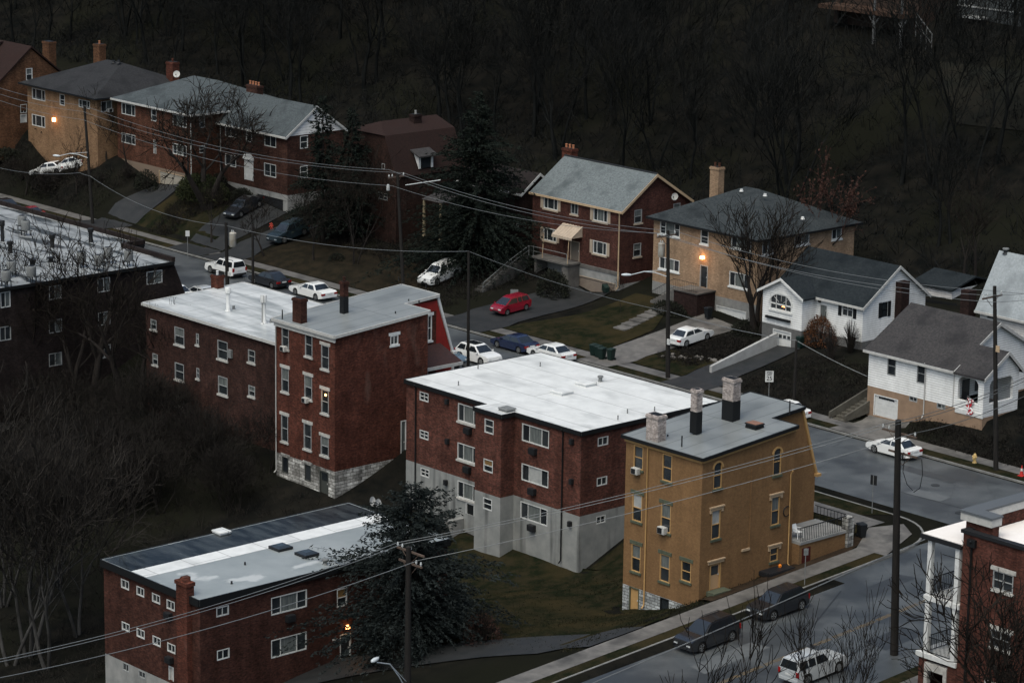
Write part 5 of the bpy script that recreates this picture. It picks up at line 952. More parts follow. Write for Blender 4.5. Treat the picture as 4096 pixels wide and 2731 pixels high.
V.wall('wall', 'r', vyb2, vyb, vb, vze); V.wall('foundation', 'r', vyb2, vyb, -1, vb); V.flat('wall', [(vxr, vy0+1, vze), (vxr, vyb, vze), (vxr, vyr, vzr-.05)]); V.flat('wall', [(vx0, vy0, -1), (vx0, vyb, -1), (vx0, vyb, vze), (vx0, vy0, vze)]); V.flat('wall', [(vx0, vy0, vze), (vx0, vyb, vze), (vx0, vyr, vzr-.05)]); V.flat('wall', [(vx0, vyb, -1), (vxr, vyb, -1), (vxr, vyb, vze), (vx0, vyb, vze)])
V.flat('wall', [(vxr-.01, vy0+.3, zo0-.2), (vxr-.01, vyb2, zo0-.2), (vxr-.01, vyb2, vze), (vxr-.01, vy0+.3, vze)]); V.flat('wall', [(vxr, vyb2, vb), (vx1, vyb2, vb), (vx1, vyb2, vze), (vxr, vyb2, vze)])
V.finish({'wall': w_sid, 'foundation': m_tan})
mb = MB(); mb.box(op[0]-.5, vx1-.27, vy0+.27, vyb2, zo0-.9, zo0-.8); mb.build('porch_floor', m_conc, V.root)
mb = MB(); V.bar(mb, 'r', vy0+1.2, vy0+2.1, zo0-.75, zo0+1.3, .01, .05); V.bar(mb, 'r', vy0+2.8, vy0+4., zo0+.1, zo0+1.4, .01, .05); mb.build('porch_window', m_glass, V.root)
gable_x(V, vx0, vxr, vy0, vyb, vze, vyr, vzr, s_slt, o=.35, fascia=m_gut)
mb = MB(); s0 = (vzp-vze)/(vyp-vy0); s1 = (vzp-vze)/(vyb2-vyp); P = [(vy0-.35, vze-.35*s0), (vyp, vzp), (vyb2+.35, vze-.35*s1)]
mb.prism([(vxr-3.5, p[0], p[1]+.145) for p in P]+[(vxr-3.5, p[0], p[1]-.015) for p in P[::-1]], (vx1-vxr+3.8, 0, 0)); ro = mb.build('porch_roof', s_slt, V.root)
mb = MB(); mb.prism([(vx1+.31, p[0], p[1]+.16) for p in P]+[(vx1+.31, p[0], p[1]-.14) for p in P[::-1]], (.05, 0, 0)); mb.build('bargeboard', m_gut, V.root)
a, z = V.hit('f', 5, 1187, 1100); V.pipe('f', 0, 0, 0, m_gut, .05, a=a, z=(vze-.1, 1.4)); a, z = V.hit('f', 5, 1408, 1160); mb = MB(); V.bar(mb, 'f', a-.04, a+.04, vb, vze-.1, .004, .05); mb.build('corner_strip', m_gut, V.root)
mb = MB(); V.bar(mb, 'f', V.hit('f', 5, 1415, 1420)[0], vx1+.06, vb-.4, vb-.04, .004, .06); mb.build('skirt_board', m_white, V.root)
p0 = V.hit('f', 5, 1522, 1352); mb = MB(); q = (p0[0], vy0-.12, p0[1]); n = 8
m_flag = mat('red_white_flag', (.62, .60, .6), .7, (.36, .02, .03), 3.2, 2, thr=(.5, .53))
for k in range(n):
    z0_, z1_ = q[2]-1.35*k/n, q[2]-1.35*(k+1)/n; w = lambda k_: .14*math.sin(k_*1.3)
    for j in range(3): mb.poly([(q[0]-.1+w(k)+.2*j, q[1]-.05*((j+k) % 2), z0_), (q[0]+.1+w(k)+.2*j, q[1]-.05*((j+k+1) % 2), z0_), (q[0]+.1+w(k+1)+.2*j, q[1]-.05*((j+k) % 2), z1_), (q[0]-.1+w(k+1)+.2*j, q[1]-.05*((j+k+1) % 2), z1_)])
FL = empty('flag', (q[0], q[1], q[2]-1.35), 'red and white banner hanging on the parapet of the arched porch', 'flag'); mb.build('cloth', m_flag, FL); mb = MB(); mb.tube([(q[0]-.15, vy0-.01, q[2]+.1), (q[0]+.35, vy0-.3, q[2]+.12)], .02, 5); mb.build('staff', m_cas, FL)
# steps beside it
GS = MB()
for k in range(9): y = 19.9+k*.42; x = 21.0+k*.12; z = .12+k*.2; GS.box(x-.65, x+.65, y-.22, y+.22, z-.5, z)
for s in (-1, 1): GS.prism([(21.0+s*.78, 19.6, .1), (21.0+s*.78, 19.6, .6), (22.0+s*.78, 23.6, 2.4), (22.0+s*.78, 23.6, 1.)], (.16*s, 0, 0))
rootmesh(GS, 'garden_steps', mat('mossy_stone', (.06, .055, .045), .8, (.09, .085, .07), 2), 'dark stone steps with side walls left of the arched porch house', 'steps', (21.3, 21.5, .2))
# ---- pale roof house on the right edge
E_ = B('pale_roof_house', 'white house with pale grey roof at the right edge behind the arched porch house', 'house', (42, 38, 3), {'f': ('y-', 37), 'r': ('x+', 58)})
q = hZ(5, 1565, 622, 6.6); ex0, ey0 = q[0]+.35, q[1]+.4; E_.F['f'] = ('y-', ey0); ex1 = ex0+17; rt = hX(5, 1757, 212, ex0-.3); eyr, ezr = rt[1], rt[2]; eyb = 2*eyr-ey0
E_.win('f', 5, (1668, 640), (1715, 740), kind='dh', frame=m_fdim)
E_.wall('wall', 'f', ex0, ex1, 1, 6.6); E_.flat('wall', [(ex0, ey0, 1), (ex0, eyb, 1), (ex0, eyb, 6.6), (ex0, eyr, ezr-.1), (ex0, ey0, 6.6)]); E_.flat('wall', [(ex1, ey0, 1), (ex1, eyb, 1), (ex1, eyb, 6.6), (ex1, eyr, ezr-.1), (ex1, ey0, 6.6)]); E_.finish({'wall': w_sid2})
gable_x(E_, ex0, ex1, ey0, eyb, 6.6, eyr, ezr, s_lgt, o=.4, fascia=m_gut)
p = hX(5, 1512, 690, ex0-1.2); mb = MB(); mb.box(ex0-1.7, ex0-.75, p[1]-.5, p[1]+.5, 1, hX(5, 1512, 510, ex0-1.2)[2]); rootmesh(mb, 'brick_chimney', b_drk, 'dark brick chimney stack rising behind the arched porch house roof', 'chimney', (ex0-1.2, p[1], 1))
p = hY(5, 1810, 195, eyr); E_.vent(p[0], p[1], ezr, .35, .2, m_dark, m_cas, name='chimney_cowl')
# ---- white outbuilding and dark picket fence
q0 = hZ(5, 1095, 560, 4.2); g0 = B('garage', 'white outbuilding with dark roof behind the two white houses', 'garage', (q0[0]+4, q0[1]+3, 3), {'f': ('y-', q0[1])})
gx1 = hY(5, 1385, 570, q0[1])[0]; gzt = hY(5, 1240, 478, q0[1])[2]
g0.wall('wall', 'f', q0[0], gx1, 2, gzt); g0.flat('wall', [(gx1, q0[1], 2), (gx1, q0[1]+6, 2), (gx1, q0[1]+6, gzt), (gx1, q0[1], gzt)]); g0.flat('wall', [(q0[0], q0[1], 2), (q0[0], q0[1]+6, 2), (q0[0], q0[1]+6, gzt), (q0[0], q0[1], gzt)]); g0.finish({'wall': w_sid2})
gable_x(g0, q0[0], gx1, q0[1], q0[1]+6, gzt, q0[1]+3, gzt+.8, s_drk, o=.3)
f0, f1 = hZ(5, 1180, 600, 4.4), hZ(5, 1420, 640, 4.4); fb = FN = empty('picket_fence', (f0[0], f0[1], 3), 'dark picket fence in front of the white outbuilding', 'fence')
mb = MB(); n = 26
for k in range(n): t = k/(n-1); x, y = f0[0]+(f1[0]-f0[0])*t, f0[1]+(f1[1]-f0[1])*t; mb.prism([(x-.09, y, 2.6), (x+.09, y, 2.6), (x+.09, y, 4.5), (x, y, 4.75), (x-.09, y, 4.5)], (0, .03, 0))
mb.build('pickets', m_black, FN); mb = MB(); mb.tube([(f0[0], f0[1]+.06, 3.4), (f1[0], f1[1]+.06, 3.4)], .05, 4); mb.tube([(f0[0], f0[1]+.06, 4.2), (f1[0], f1[1]+.06, 4.2)], .05, 4); mb.build('rail', m_black, FN)
# ---- brick duplex with white gable
U_ = B('white_gable_duplex', 'dark red brick house with white sided gable, white door and grey roof', 'house', (-73, 36, 3), {'f': ('y-', 30.4), 'r': ('x+', -67.6)})
ux0, ux1, uy0 = -79.6, -67.6, 30.4; uze = U_.hit('f', 14, 1795, 340)[1]-.05; uyb = hX(2, 1125, 505, ux1)[1]; pk = hX(2, 975, 340, ux1); uyr = (uy0+uyb)/2; uzr = hX(2, 975, 345, ux1+.2)[2]
for r, k in ((((1283, 255), (1380, 372)), 's2'), (((1463, 287), (1514, 407)), 'dh'), (((1619, 325), (1720, 455)), 's2'), (((1283, 500), (1378, 622)), 's2'), (((1617, 577), (1720, 712)), 's2')): U_.win('f', 14, *r, kind=k, frame=m_frame, glass=RNG.choice([m_glass, m_curt]))
for r in (((1925, 345), (1992, 462)), ((1925, 602), (1990, 716))): U_.win('r', 14, *r, kind='dh', frame=m_white)
r = U_.rect('f', 14, (1448, 545), (1526, 740)); U_.door('f', r=r, m=m_garw, frame=m_white, slats=3)
mb = MB(); U_.bar(mb, 'f', r[0]-.12, r[1]+.12, r[3]+.003, r[3]+.18, .004, .14)
n = 8; rr = (r[1]-r[0])/2+.1; c = (r[0]+r[1])/2
mb.prism([(c+rr*math.cos(math.pi*k/n), uy0-.02, r[3]+.183+.5*math.sin(math.pi*k/n)) for k in range(n+1)], (0, -.1, 0)); mb.build('door_pediment', m_white, U_.root)
rg = U_.rect('f', 14, (1548, 800), (1785, 1015)); U_.door('f', r=(rg[0]+.1, rg[1], 2.4, rg[3]-.45), m=m_dark, frame=m_conc, name='garage_door', slats=5)
zb = U_.hit('f', 14, 1670, 805)[1]-.25
U_.wall('wall', 'f', ux0, ux1, zb, uze); U_.wall('foundation', 'f', ux0, ux1, 0, zb); U_.wall('wall', 'r', uy0, uyb, zb, uze); U_.wall('foundation', 'r', uy0, uyb, 0, zb); U_.flat('wall', [(ux0, uyb, 0), (ux1, uyb, 0), (ux1, uyb, uze), (ux0, uyb, uze)])
U_.finish({'wall': b_dup, 'foundation': m_conc})
mb = MB(); mb.prism([(ux1+.02, uy0-.1, uze-.1), (ux1+.02, uyb+.1, uze-.1), (ux1+.02, uyr, uzr-.1)], (-.1, 0, 0)); mb.build('gable_siding', g_sid, U_.root)
gable_x(U_, ux0, ux1, uy0, uyb, uze, uyr, uzr, s_mid, o=.4, ox=.25, fascia=m_gut)
p = hY(2, 400, 232, uyr); U_.chimney(p[0], uyr+.5, uzr-.6, hY(2, 400, 172, uyr+.5)[2], 2.0, .8, b_dup, pots=4, capm=MATS['clay_pot'])
U_.pipe('f', 0, 0, 0, m_gut, .06, a=ux0+.2, z=(uze-.1, zb+.1))
# ---- hip roof brick block joined to it
G = B('hip_roof_duplex', 'orange brown brick house with pale hip roof and cream garage door behind a bare tree', 'house', (-87, 34, 5), {'f': ('y-', 26.8), 'r': ('x+', -79.8)})
g0x, g1x, gy0 = -94., -79.8, 26.8; gze = 12.0
for r, k in ((((398, 65), (515, 187)), 's3'), (((652, 120), (697, 230)), 'dh'), (((836, 162), (955, 285)), 's3'), (((398, 320), (517, 432)), 's3'), (((836, 410), (955, 530)), 's3')): G.win('f', 14, *r, kind=k, glass=m_glass if r[0][0] < 800 else m_curt)
G.door('f', 14, (672, 385), (695, 505), m=m_black); G.win('r', 14, (1065, 185), (1110, 285), kind='dh'); G.win('r', 14, (1065, 430), (1110, 500), kind='dh')
rg = G.rect('f', 14, (718, 612), (968, 800)); G.door('f', r=(rg[0], rg[1], 3.3, rg[3]-.4), m=mat('cream_garage_door', (.33, .30, .25), .6, (.27, .25, .21), 2), frame=m_cream, name='garage_door', slats=4)
gyb = 40.
G.wall('wall', 'f', g0x, g1x, rg[3]-.1, gze); G.wall('foundation', 'f', g0x, g1x, 0, rg[3]-.1); G.wall('wall', 'r', gy0, gyb, 3, gze); G.flat('wall', [(g0x, gy0, 0), (g0x, gyb, 0), (g0x, gyb, gze), (g0x, gy0, gze)]); G.flat('wall', [(g0x, gyb, 0), (g1x, gyb, 0), (g1x, gyb, gze), (g0x, gyb, gze)]); G.finish({'wall': b_hip, 'foundation': mat('tan_base', (.16, .12, .09), .85)})
pk = hY(1, 1545, 402, (gy0+gyb)/2); hip(G, g0x, g1x, gy0, gyb, gze, (pk[0]-.6, (gy0+gyb)/2, pk[2]), (pk[0]+4, (gy0+gyb)/2, pk[2]), s_mid, fascia=m_gut)
p = hY(1, 1355, 430, 36); G.chimney(p[0], 36, 12, hY(1, 1355, 290, 36)[2], 1.3, .9, b_tow, pots=1)
dish('white satellite dish on the chimney of the hip roof brick house', tuple(hY(1, 1388, 410, 35.3)), (.5, -.6, .3), .4, .3)
G.pipe('f', 0, 0, 0, m_gut, .06, a=g1x-.1, z=(gze-.1, 5.2))
# ---- tan brick hip house, top left
N_ = B('tan_brick_house', 'tan brick house with dark hip roof and slim chimney at upper left', 'house', (-103, 32, 6), {'f': ('y-', 25), 'r': ('x+', -95.3)})
n0, n1, ny0, nyb = -109.5, -95.3, 25, 38.5; nze = 12.05
for r, k in ((((250, 492), (355, 602)), 's3'), (((467, 540), (508, 636)), 'dh'), (((617, 580), (705, 662)), 's3'), (((250, 697), (355, 810)), 's3')): N_.win('f', 1, *r, kind=k, glass=m_glass)
N_.win('r', 1, (792, 592), (878, 685), kind='s2', glass=m_curt)
N_.wall('wall', 'f', n0, n1, 3, nze); N_.wall('wall', 'r', ny0, nyb, 3, nze); N_.flat('wall', [(n0, ny0, 3), (n0, nyb, 3), (n0, nyb, nze), (n0, ny0, nze)]); N_.flat('wall', [(n0, nyb, 3), (n1, nyb, 3), (n1, nyb, nze), (n0, nyb, nze)]); N_.finish({'wall': b_tl})
pk = hY(1, 870, 278, 31.7); hip(N_, n0, n1, ny0, nyb, nze, (pk[0]-.8, 31.7, pk[2]), (pk[0]+2.2, 31.7, pk[2]), shingle('dusk_shingle', (.021, .022, .024), (.033, .034, .036)), o=.7, fascia=m_black)
p = hY(1, 782, 285, 34); N_.chimney(p[0], 34, 11, hY(1, 782, 150, 34)[2], 1.25, .9, b_brn, pots=1, capm=MATS['clay_pot'])
for x, y in ((775, 300), (800, 308), (890, 290), (930, 288)): p = hY(1, x, y, 31.2); N_.vent(p[0], p[1], p[2]-.1, .3, .2, m_dark, cap=False)
a, z = N_.hit('f', 1, 432, 743); mb = MB(); mb.box(a-.15, a+.15, ny0-.3, ny0-.02, z-.2, z+.2); mb.build('wall_lamp', MATS['door_lamp_glow'], N_.root); lamp_light('lamp_glow', (a, ny0-.8, z), 22, N_.root)
wall_ac(N_, 'r', 1, 858, 668, 'window air conditioner at the side of the tan brick house')
# ---- brown gabled house, far top left
S_ = B('brown_gable_house', 'brown brick house with big brown roof and shed dormer at the top left corner', 'house', (-120, 28, 7), {'r': ('x+', -112), 'f': ('y-', 20)})
sx = -112; q = hX(1, 210, 770, sx); pk = hX(1, 238, 178, sx); rr = hX(1, 428, 345, sx); ll = hX(1, 0, 435, sx)
sl = (pk[2]-ll[2])/(pk[1]-ll[1]); syb = pk[1]+9; sy0 = pk[1]-10; sze = pk[2]-10*sl*1.0; sze = max(sze, 8.5); sy0 = pk[1]-(pk[2]-sze)/sl
S_.F['f'] = ('y-', sy0)
S_.win('r', 1, (205, 338), (253, 438), kind='dh', frame=m_white, glass=m_curt); S_.win('r', 1, (160, 620), (210, 695), kind='cr'); S_.door('r', 1, (160, 698), (210, 770), m=m_garw, frame=m_white)
S_.wall('wall', 'r', sy0, syb, 3, sze); g = S_.holes['r'][0]
za = sze
prof = lambda y: pk[2]-.1-abs(y-pk[1])*(pk[2]-sze)/(pk[1]-sy0 if y < pk[1] else syb-pk[1])
mbw = S_.w['wall']
for a_, b_ in ((sy0, g[0]), (g[1], syb)):
    ys_ = [a_, b_] + ([pk[1]] if a_ < pk[1] < b_ else []); ys_.sort(); mbw.poly([(sx, a_, sze)]+[(sx, b_, sze)]+[(sx, y_, prof(y_)) for y_ in ys_[::-1]])
ys_ = sorted([g[0], g[1]]+([pk[1]] if g[0] < pk[1] < g[1] else [])); mbw.poly([(sx, g[0], g[3]), (sx, g[1], g[3])]+[(sx, y_, prof(y_)) for y_ in ys_[::-1]]); mbw.poly([(sx, g[0], sze), (sx, g[1], sze), (sx, g[1], g[2]), (sx, g[0], g[2])])
S_.flat('wall', [(sx-16, sy0, 3), (sx, sy0, 3), (sx, sy0, sze), (sx-16, sy0, sze)]); S_.finish({'wall': b_brn})
gable_x(S_, sx-16, sx, sy0, syb, sze, pk[1], pk[2], s_brn, o=.3, t=.2)
mb = MB(); dy = pk[1]-3.2; mb.prism([(sx-13, dy-2.6, prof(dy)+.2), (sx-13, dy-2.6, prof(dy)+1.7), (sx-13, pk[1]-.5, pk[2]-.1)], (7.5, 0, 0)); mb.build('dormer', mat('pale_dormer', (.30, .24, .17), .7), S_.root)
mb = MB(); mb.prism([(sx-13.2, dy-3, prof(dy)+1.6), (sx-13.2, dy-3, prof(dy)+1.8), (sx-13.2, pk[1]-.3, pk[2]+.2), (sx-13.2, pk[1]-.3, pk[2]+.02)], (7.9, 0, 0)); mb.build('dormer_roof', s_brn, S_.root)
p = hY(1, 388, 280, syb-2); S_.chimney(p[0], syb-2, 9, hY(1, 388, 130, syb-2)[2], 1.4, 1., b_brn)
# ---- dusky house with dormer between the conifers (gambrel roof, ridge runs away from the street)
oy0, oyb, ox1, orx = 30.6, 39.5, -49.7, -54.2
O = B('dormer_house', 'dusky brown brick house with steep brown roof and white cheeked dormer between the conifers', 'house', (-54, 35, 3), {'f': ('y-', oy0), 'r': ('x+', ox1)})
ozr, ozk, oze, okx, ox0 = 14.05, 13.1, 9.3, 2.9, 2*orx-ox1
O.win('f', 2, (1400, 1015), (1470, 1085), kind='cr', frame=m_fdim); O.win('f', 2, (1425, 790), (1450, 840), kind='dh', frame=m_fdim)
O.wall('wall', 'f', ox0, ox1, 0, oze); O.wall('wall', 'r', oy0, oyb, 0, oze)
O.flat('wall', [(ox0, oy0, oze), (ox1, oy0, oze), (orx+okx, oy0, ozk), (orx-okx, oy0, ozk)]); O.flat('wall', [(ox0, oy0, 0), (ox0, oyb, 0), (ox0, oyb, oze), (ox0, oy0, oze)]); O.flat('wall', [(ox0, oyb, 0), (ox1, oyb, 0), (ox1, oyb, oze), (orx+okx, oyb, ozk), (orx, oyb, ozr), (orx-okx, oyb, ozk), (ox0, oyb, oze)])
O.finish({'wall': brick('dusky_red_brick', (0.0297, 0.0145, 0.0113), (0.0221, 0.0118, 0.0095), (0.0219, 0.0152, 0.0129))})
mb = MB(); y0, y1 = oy0-.25, oyb+.25; rz_ = .1
for sg in (-1, 1):
    e, k_ = orx+sg*(ox1-orx+.2), orx+sg*okx
    mb.poly([(orx, oy0+1.6, ozr+rz_), (k_, y0, ozk+rz_), (k_, y1, ozk+rz_), (orx, y1, ozr+rz_)]); mb.poly([(k_, y0, ozk+rz_), (e, y0, oze-.2), (e, y1, oze-.2), (k_, y1, ozk+rz_)])
mb.poly([(orx, oy0+1.6, ozr+rz_), (orx-okx, y0, ozk+rz_), (orx+okx, y0, ozk+rz_)]); mb.poly([(orx-okx, y0, ozk+rz_), (orx+okx, y0, ozk+rz_), (orx+okx, oy0+.3, ozk-.1), (orx-okx, oy0+.3, ozk-.1)]); mb.build('roof', s_brn, O.root)
dxx = ox1+.1; dy0, dy1 = hX(2, 1715, 835, dxx)[1], hX(2, 1825, 825, dxx)[1]; db, dtp = hX(2, 1715, 835, dxx)[2], hX(2, 1715, 742, dxx)[2]; xp = lambda z: orx+okx+(ozk-z)*(ox1+.2-orx-okx)/(ozk-oze+.2)
mb = MB(); mb.prism([(dxx, dy0, db), (dxx, dy0, dtp), (xp(dtp+.25), dy0, dtp+.25)], (0, .08, 0)); mb.prism([(dxx, dy1, db), (dxx, dy1, dtp), (xp(dtp+.25), dy1, dtp+.25)], (0, -.08, 0)); mb.box(dxx-.05, dxx+.03, dy0-.02, dy0+.24, db, dtp); mb.box(dxx-.05, dxx+.03, dy1-.24, dy1+.02, db, dtp); mb.box(dxx-.05, dxx+.03, dy0+.24, dy1-.24, dtp-.12, dtp); do = mb.build('dormer', m_white, O.root); WL[do.name] = WL[O.root.name]
mb = MB(); mb.poly([(dxx-.03, dy0+.2, db), (dxx-.03, dy1-.2, db), (dxx-.03, dy1-.2, dtp), (dxx-.03, dy0+.2, dtp)]); mb.build('dormer_pane', m_glass, do)
mb = MB(); mb.prism([(dxx+.45, dy0-.35, dtp-.02), (dxx+.45, dy0-.35, dtp+.12), (dxx-1.7, dy0-.35, dtp+.95), (dxx-1.7, dy0-.35, dtp+.8)], (0, dy1-dy0+.7, 0)); mb.build('dormer_roof', s_slt, do)
O.chimney(orx+.9, hX(2, 1690, 480, orx+.9)[1], 10, hX(2, 1690, 405, orx+.9)[2], .8, 1.0, b_drk, pots=1, capm=m_conc)
# ---- gabled house half hidden by the spruce
Z_ = B('hidden_gable_house', 'dark brick house with white gable trim and columned porch hidden behind the big spruce', 'house', (-42, 44, 3), {'r': ('x+', -37), 'f': ('y-', 40)})
zx1 = -36.2; pk = hX(3, 888, 485, zx1); lo = hX(3, 742, 645, zx1); zsl_ = (pk[2]-lo[2])/(pk[1]-lo[1]); zy0 = lo[1]; zze = lo[2]; zyb = 2*pk[1]-zy0; zx0 = zx1-9.5; Z_.F['f'] = ('y-', zy0+.3); Z_.F['r'] = ('x+', zx1)
Z_.win('f', 3, (270, 765), (300, 830), kind='dh', frame=m_white); Z_.win('f', 3, (715, 850), (745, 900), kind='dh', frame=m_fdim)
Z_.wall('wall', 'f', zx0, zx1, 0, zze); Z_.flat('wall', [(zx1, zy0, 0), (zx1, zyb, 0), (zx1, zyb, zze), (zx1, pk[1], pk[2]-.1), (zx1, zy0, zze)]); Z_.flat('wall', [(zx0, zy0, 0), (zx0, zyb, 0), (zx0, zyb, zze), (zx0, pk[1], pk[2]-.1), (zx0, zy0, zze)]); Z_.finish({'wall': b_drk})
gable_x(Z_, zx0, zx1, zy0, zyb, zze, pk[1], pk[2], s_drb, o=.1, ox=.3, fascia=m_frame)
pp = hY(3, 75, 830, zy0-2.5); px = pp[0]; pz0 = pp[2]; pz1 = hY(3, 75, 690, zy0-2.5)[2]
mb = MB(); mb.add([(px-1.5, zy0-3, pz1), (px+1.5, zy0-3, pz1), (px+1.5, zy0+.2, pz1), (px-1.5, zy0+.2, pz1), (px, zy0-1.4, pz1+1.1)], [[0, 1, 4], [1, 2, 4], [2, 3, 4], [3, 0, 4]]); mb.build('porch_roof', s_slt, Z_.root)
for x in (-1.3, 1.3): mb = MB(); mb.lathe((px+x, zy0-2.8, pz0-2), [(.2, 0), (.17, .2), (.14, pz1-pz0+2)], 8); mb.build('column', mat('column_cream', (.18, .15, .10), .6), Z_.root)
# ---- two houses high on the wooded slope
m_trim2 = mat('weathered_white', (.10, .105, .108), .7, (.07, .073, .075), 3)
hp = np.array(on_ground(15, 600, 275))
hh = B('hillside_deck_house', 'brown house on the wooded slope with a deck on white posts at the top right', 'house', (hp[0], hp[1]+6, hp[2]), {'f': ('y-', hp[1]+1.5)})
x0, x1 = hp[0]-9, hp[0]+3.2; zt = hY(15, 600, 100, hp[1])[2]
hh.wall('wall', 'f', x0, x1, hp[2]-6, zt+5); hh.flat('wall', [(x1, hp[1]+1.5, hp[2]-6), (x1, hp[1]+10, hp[2]-6), (x1, hp[1]+10, zt+5), (x1, hp[1]+1.5, zt+5)]); hh.finish({'wall': mat('brown_boards', (.040, .026, .020), .8, (.028, .02, .016), 3)})
mb = MB(); mb.box(x0, x1, hp[1]-1.2, hp[1]+1.49, zt-.1, zt+.35); mb.build('deck', mat('deck_wood', (.055, .032, .022), .8, (.04, .024, .017), 3), hh.root)
for x in (515, 705):
    q = hY(15, x, 200, hp[1]-1); mb = MB(); mb.box(q[0]-.13, q[0]+.13, hp[1]-1.1, hp[1]-.85, hp[2]-2, zt-.1); mb.tube([(q[0], hp[1]-1, zt-1.2), (q[0]-.8, hp[1]-1, zt-.2)], .09, 4); mb.tube([(q[0], hp[1]-1, zt-1.2), (q[0]+.8, hp[1]-1, zt-.2)], .09, 4); mb.box(q[0]-.1, q[0]+.1, hp[1]-1.1, hp[1]-.9, zt+.36, zt+5); mb.build('deck_post', m_trim2, hh.root)
q0, q1 = hY(15, 812, 95, hp[1]-1), hY(15, 920, 240, hp[1]-1); mb = MB()
mb.tube([q0, q1], .08, 4); mb.tube([q0+np.array([0, 0, -1.]), q1+np.array([0, 0, -1.])], .08, 4)
for t in (0, .33, .66, 1): c = q0+(q1-q0)*t; mb.tube([c, c+np.array([0, 0, -2.5])], .07, 4)
mb.build('deck_stair_rail', m_trim2, hh.root)
hp2 = np.array(on_ground(15, 1200, 140)); h2 = B('hillside_grey_house', 'dark house with pale sills among the trees at the top right corner', 'house', (hp2[0]+6, hp2[1]+5, hp2[2]), {'f': ('y-', hp2[1])})
h2.win('f', 15, (1145, -20), (1195, 45), kind='s2', sill=m_gut, frame=m_fdim)
h2.wall('wall', 'f', hp2[0]-2, hp2[0]+16, hp2[2]-6, hp2[2]+9); h2.flat('wall', [(hp2[0]+16, hp2[1], hp2[2]-6), (hp2[0]+16, hp2[1]+8, hp2[2]-6), (hp2[0]+16, hp2[1]+8, hp2[2]+9), (hp2[0]+16, hp2[1], hp2[2]+9)]); h2.finish({'wall': mat('grey_boards', (.05, .056, .058), .8, (.035, .04, .042), 2)})
a, z = h2.hit('f', 15, 1200, 115); a1, z1 = h2.hit('f', 15, 1240, 52); mb = MB(); h2.bar(mb, 'f', a-.4, a+2.2, z-.1, z+.12, .01, 1.2); h2.bar(mb, 'f', a-2, a+14, z1-.1, z1+.05, .005, .12); mb.build('pale_ledge', m_fdim, h2.root)
# ------------------------------------------------------------------ vehicles
def paint(name, c, rough=.22): 
    m = mat(name, c, rough, spec=.6); m.node_tree.nodes['Principled BSDF'].inputs['Coat Weight'].default_value = .5; m.node_tree.nodes['Principled BSDF'].inputs['Coat Roughness'].default_value = .08; return m
p_white = paint('white_paint', (.66, .67, .66)); p_black = paint('black_paint', (.012, .013, .015)); p_navy = paint('navy_paint', (.008, .014, .042)); p_redc = paint('red_car_paint', (.19, .008, .020)); p_blue = paint('blue_paint', (.020, .033, .042)); p_silv = paint('silver_paint', (.36, .38, .39)); p_steel = paint('steel_blue_paint', (.075, .11, .14))
m_cglass = mat('car_glass', (.010, .013, .016), .06, spec=.8); m_tyre = mat('tyre_rubber', (.012, .012, .012), .85); m_rim = mat('alloy_rim', (.30, .31, .31), .35, metal=.6); m_tail = mat('tail_lens', (.22, .008, .008), .25); m_head = mat('head_lens', (.48, .50, .50), .15); m_clad = mat('dark_cladding', (.018, .019, .02), .6); m_plate = mat('licence_plate_white', (.5, .51, .5), .5); m_amb = mat('amber_lens', (.5, .22, .05), .3); m_chrome = mat('chrome_trim', (.5, .51, .52), .15, metal=.9)
TYPES = {  # L, W, H, belt, hoodz, tailz, greenhouse x: rear base, rear top, front top, front base (fractions of L from rear), wheel r
 'sedan': (4.85, 1.84, 1.46, .93, .80, .95, (.115, .27, .56, .735), .33, .60),
 'compact': (4.6, 1.75, 1.43, .92, .80, .95, (.12, .26, .56, .745), .32, .60),
 'coupe': (4.55, 1.85, 1.30, .86, .74, .86, (.08, .30, .50, .70), .33, .60),
 'fullsize': (5.35, 1.98, 1.48, .93, .86, .93, (.20, .30, .545, .68), .34, .60),
 'hatch': (4.0, 1.70, 1.54, .95, .88, .95, (.012, .075, .60, .86), .30, .62),
 'suv': (4.7, 1.85, 1.72, 1.08, 1.0, 1.08, (.012, .085, .57, .74), .37, .60),
 'boxsuv': (4.85, 1.82, 1.76, 1.10, 1.02, 1.10, (.008, .045, .54, .65), .38, .60),
 'crossover': (4.55, 1.86, 1.64, 1.02, .94, 1.02, (.015, .13, .56, .74), .37, .61)}
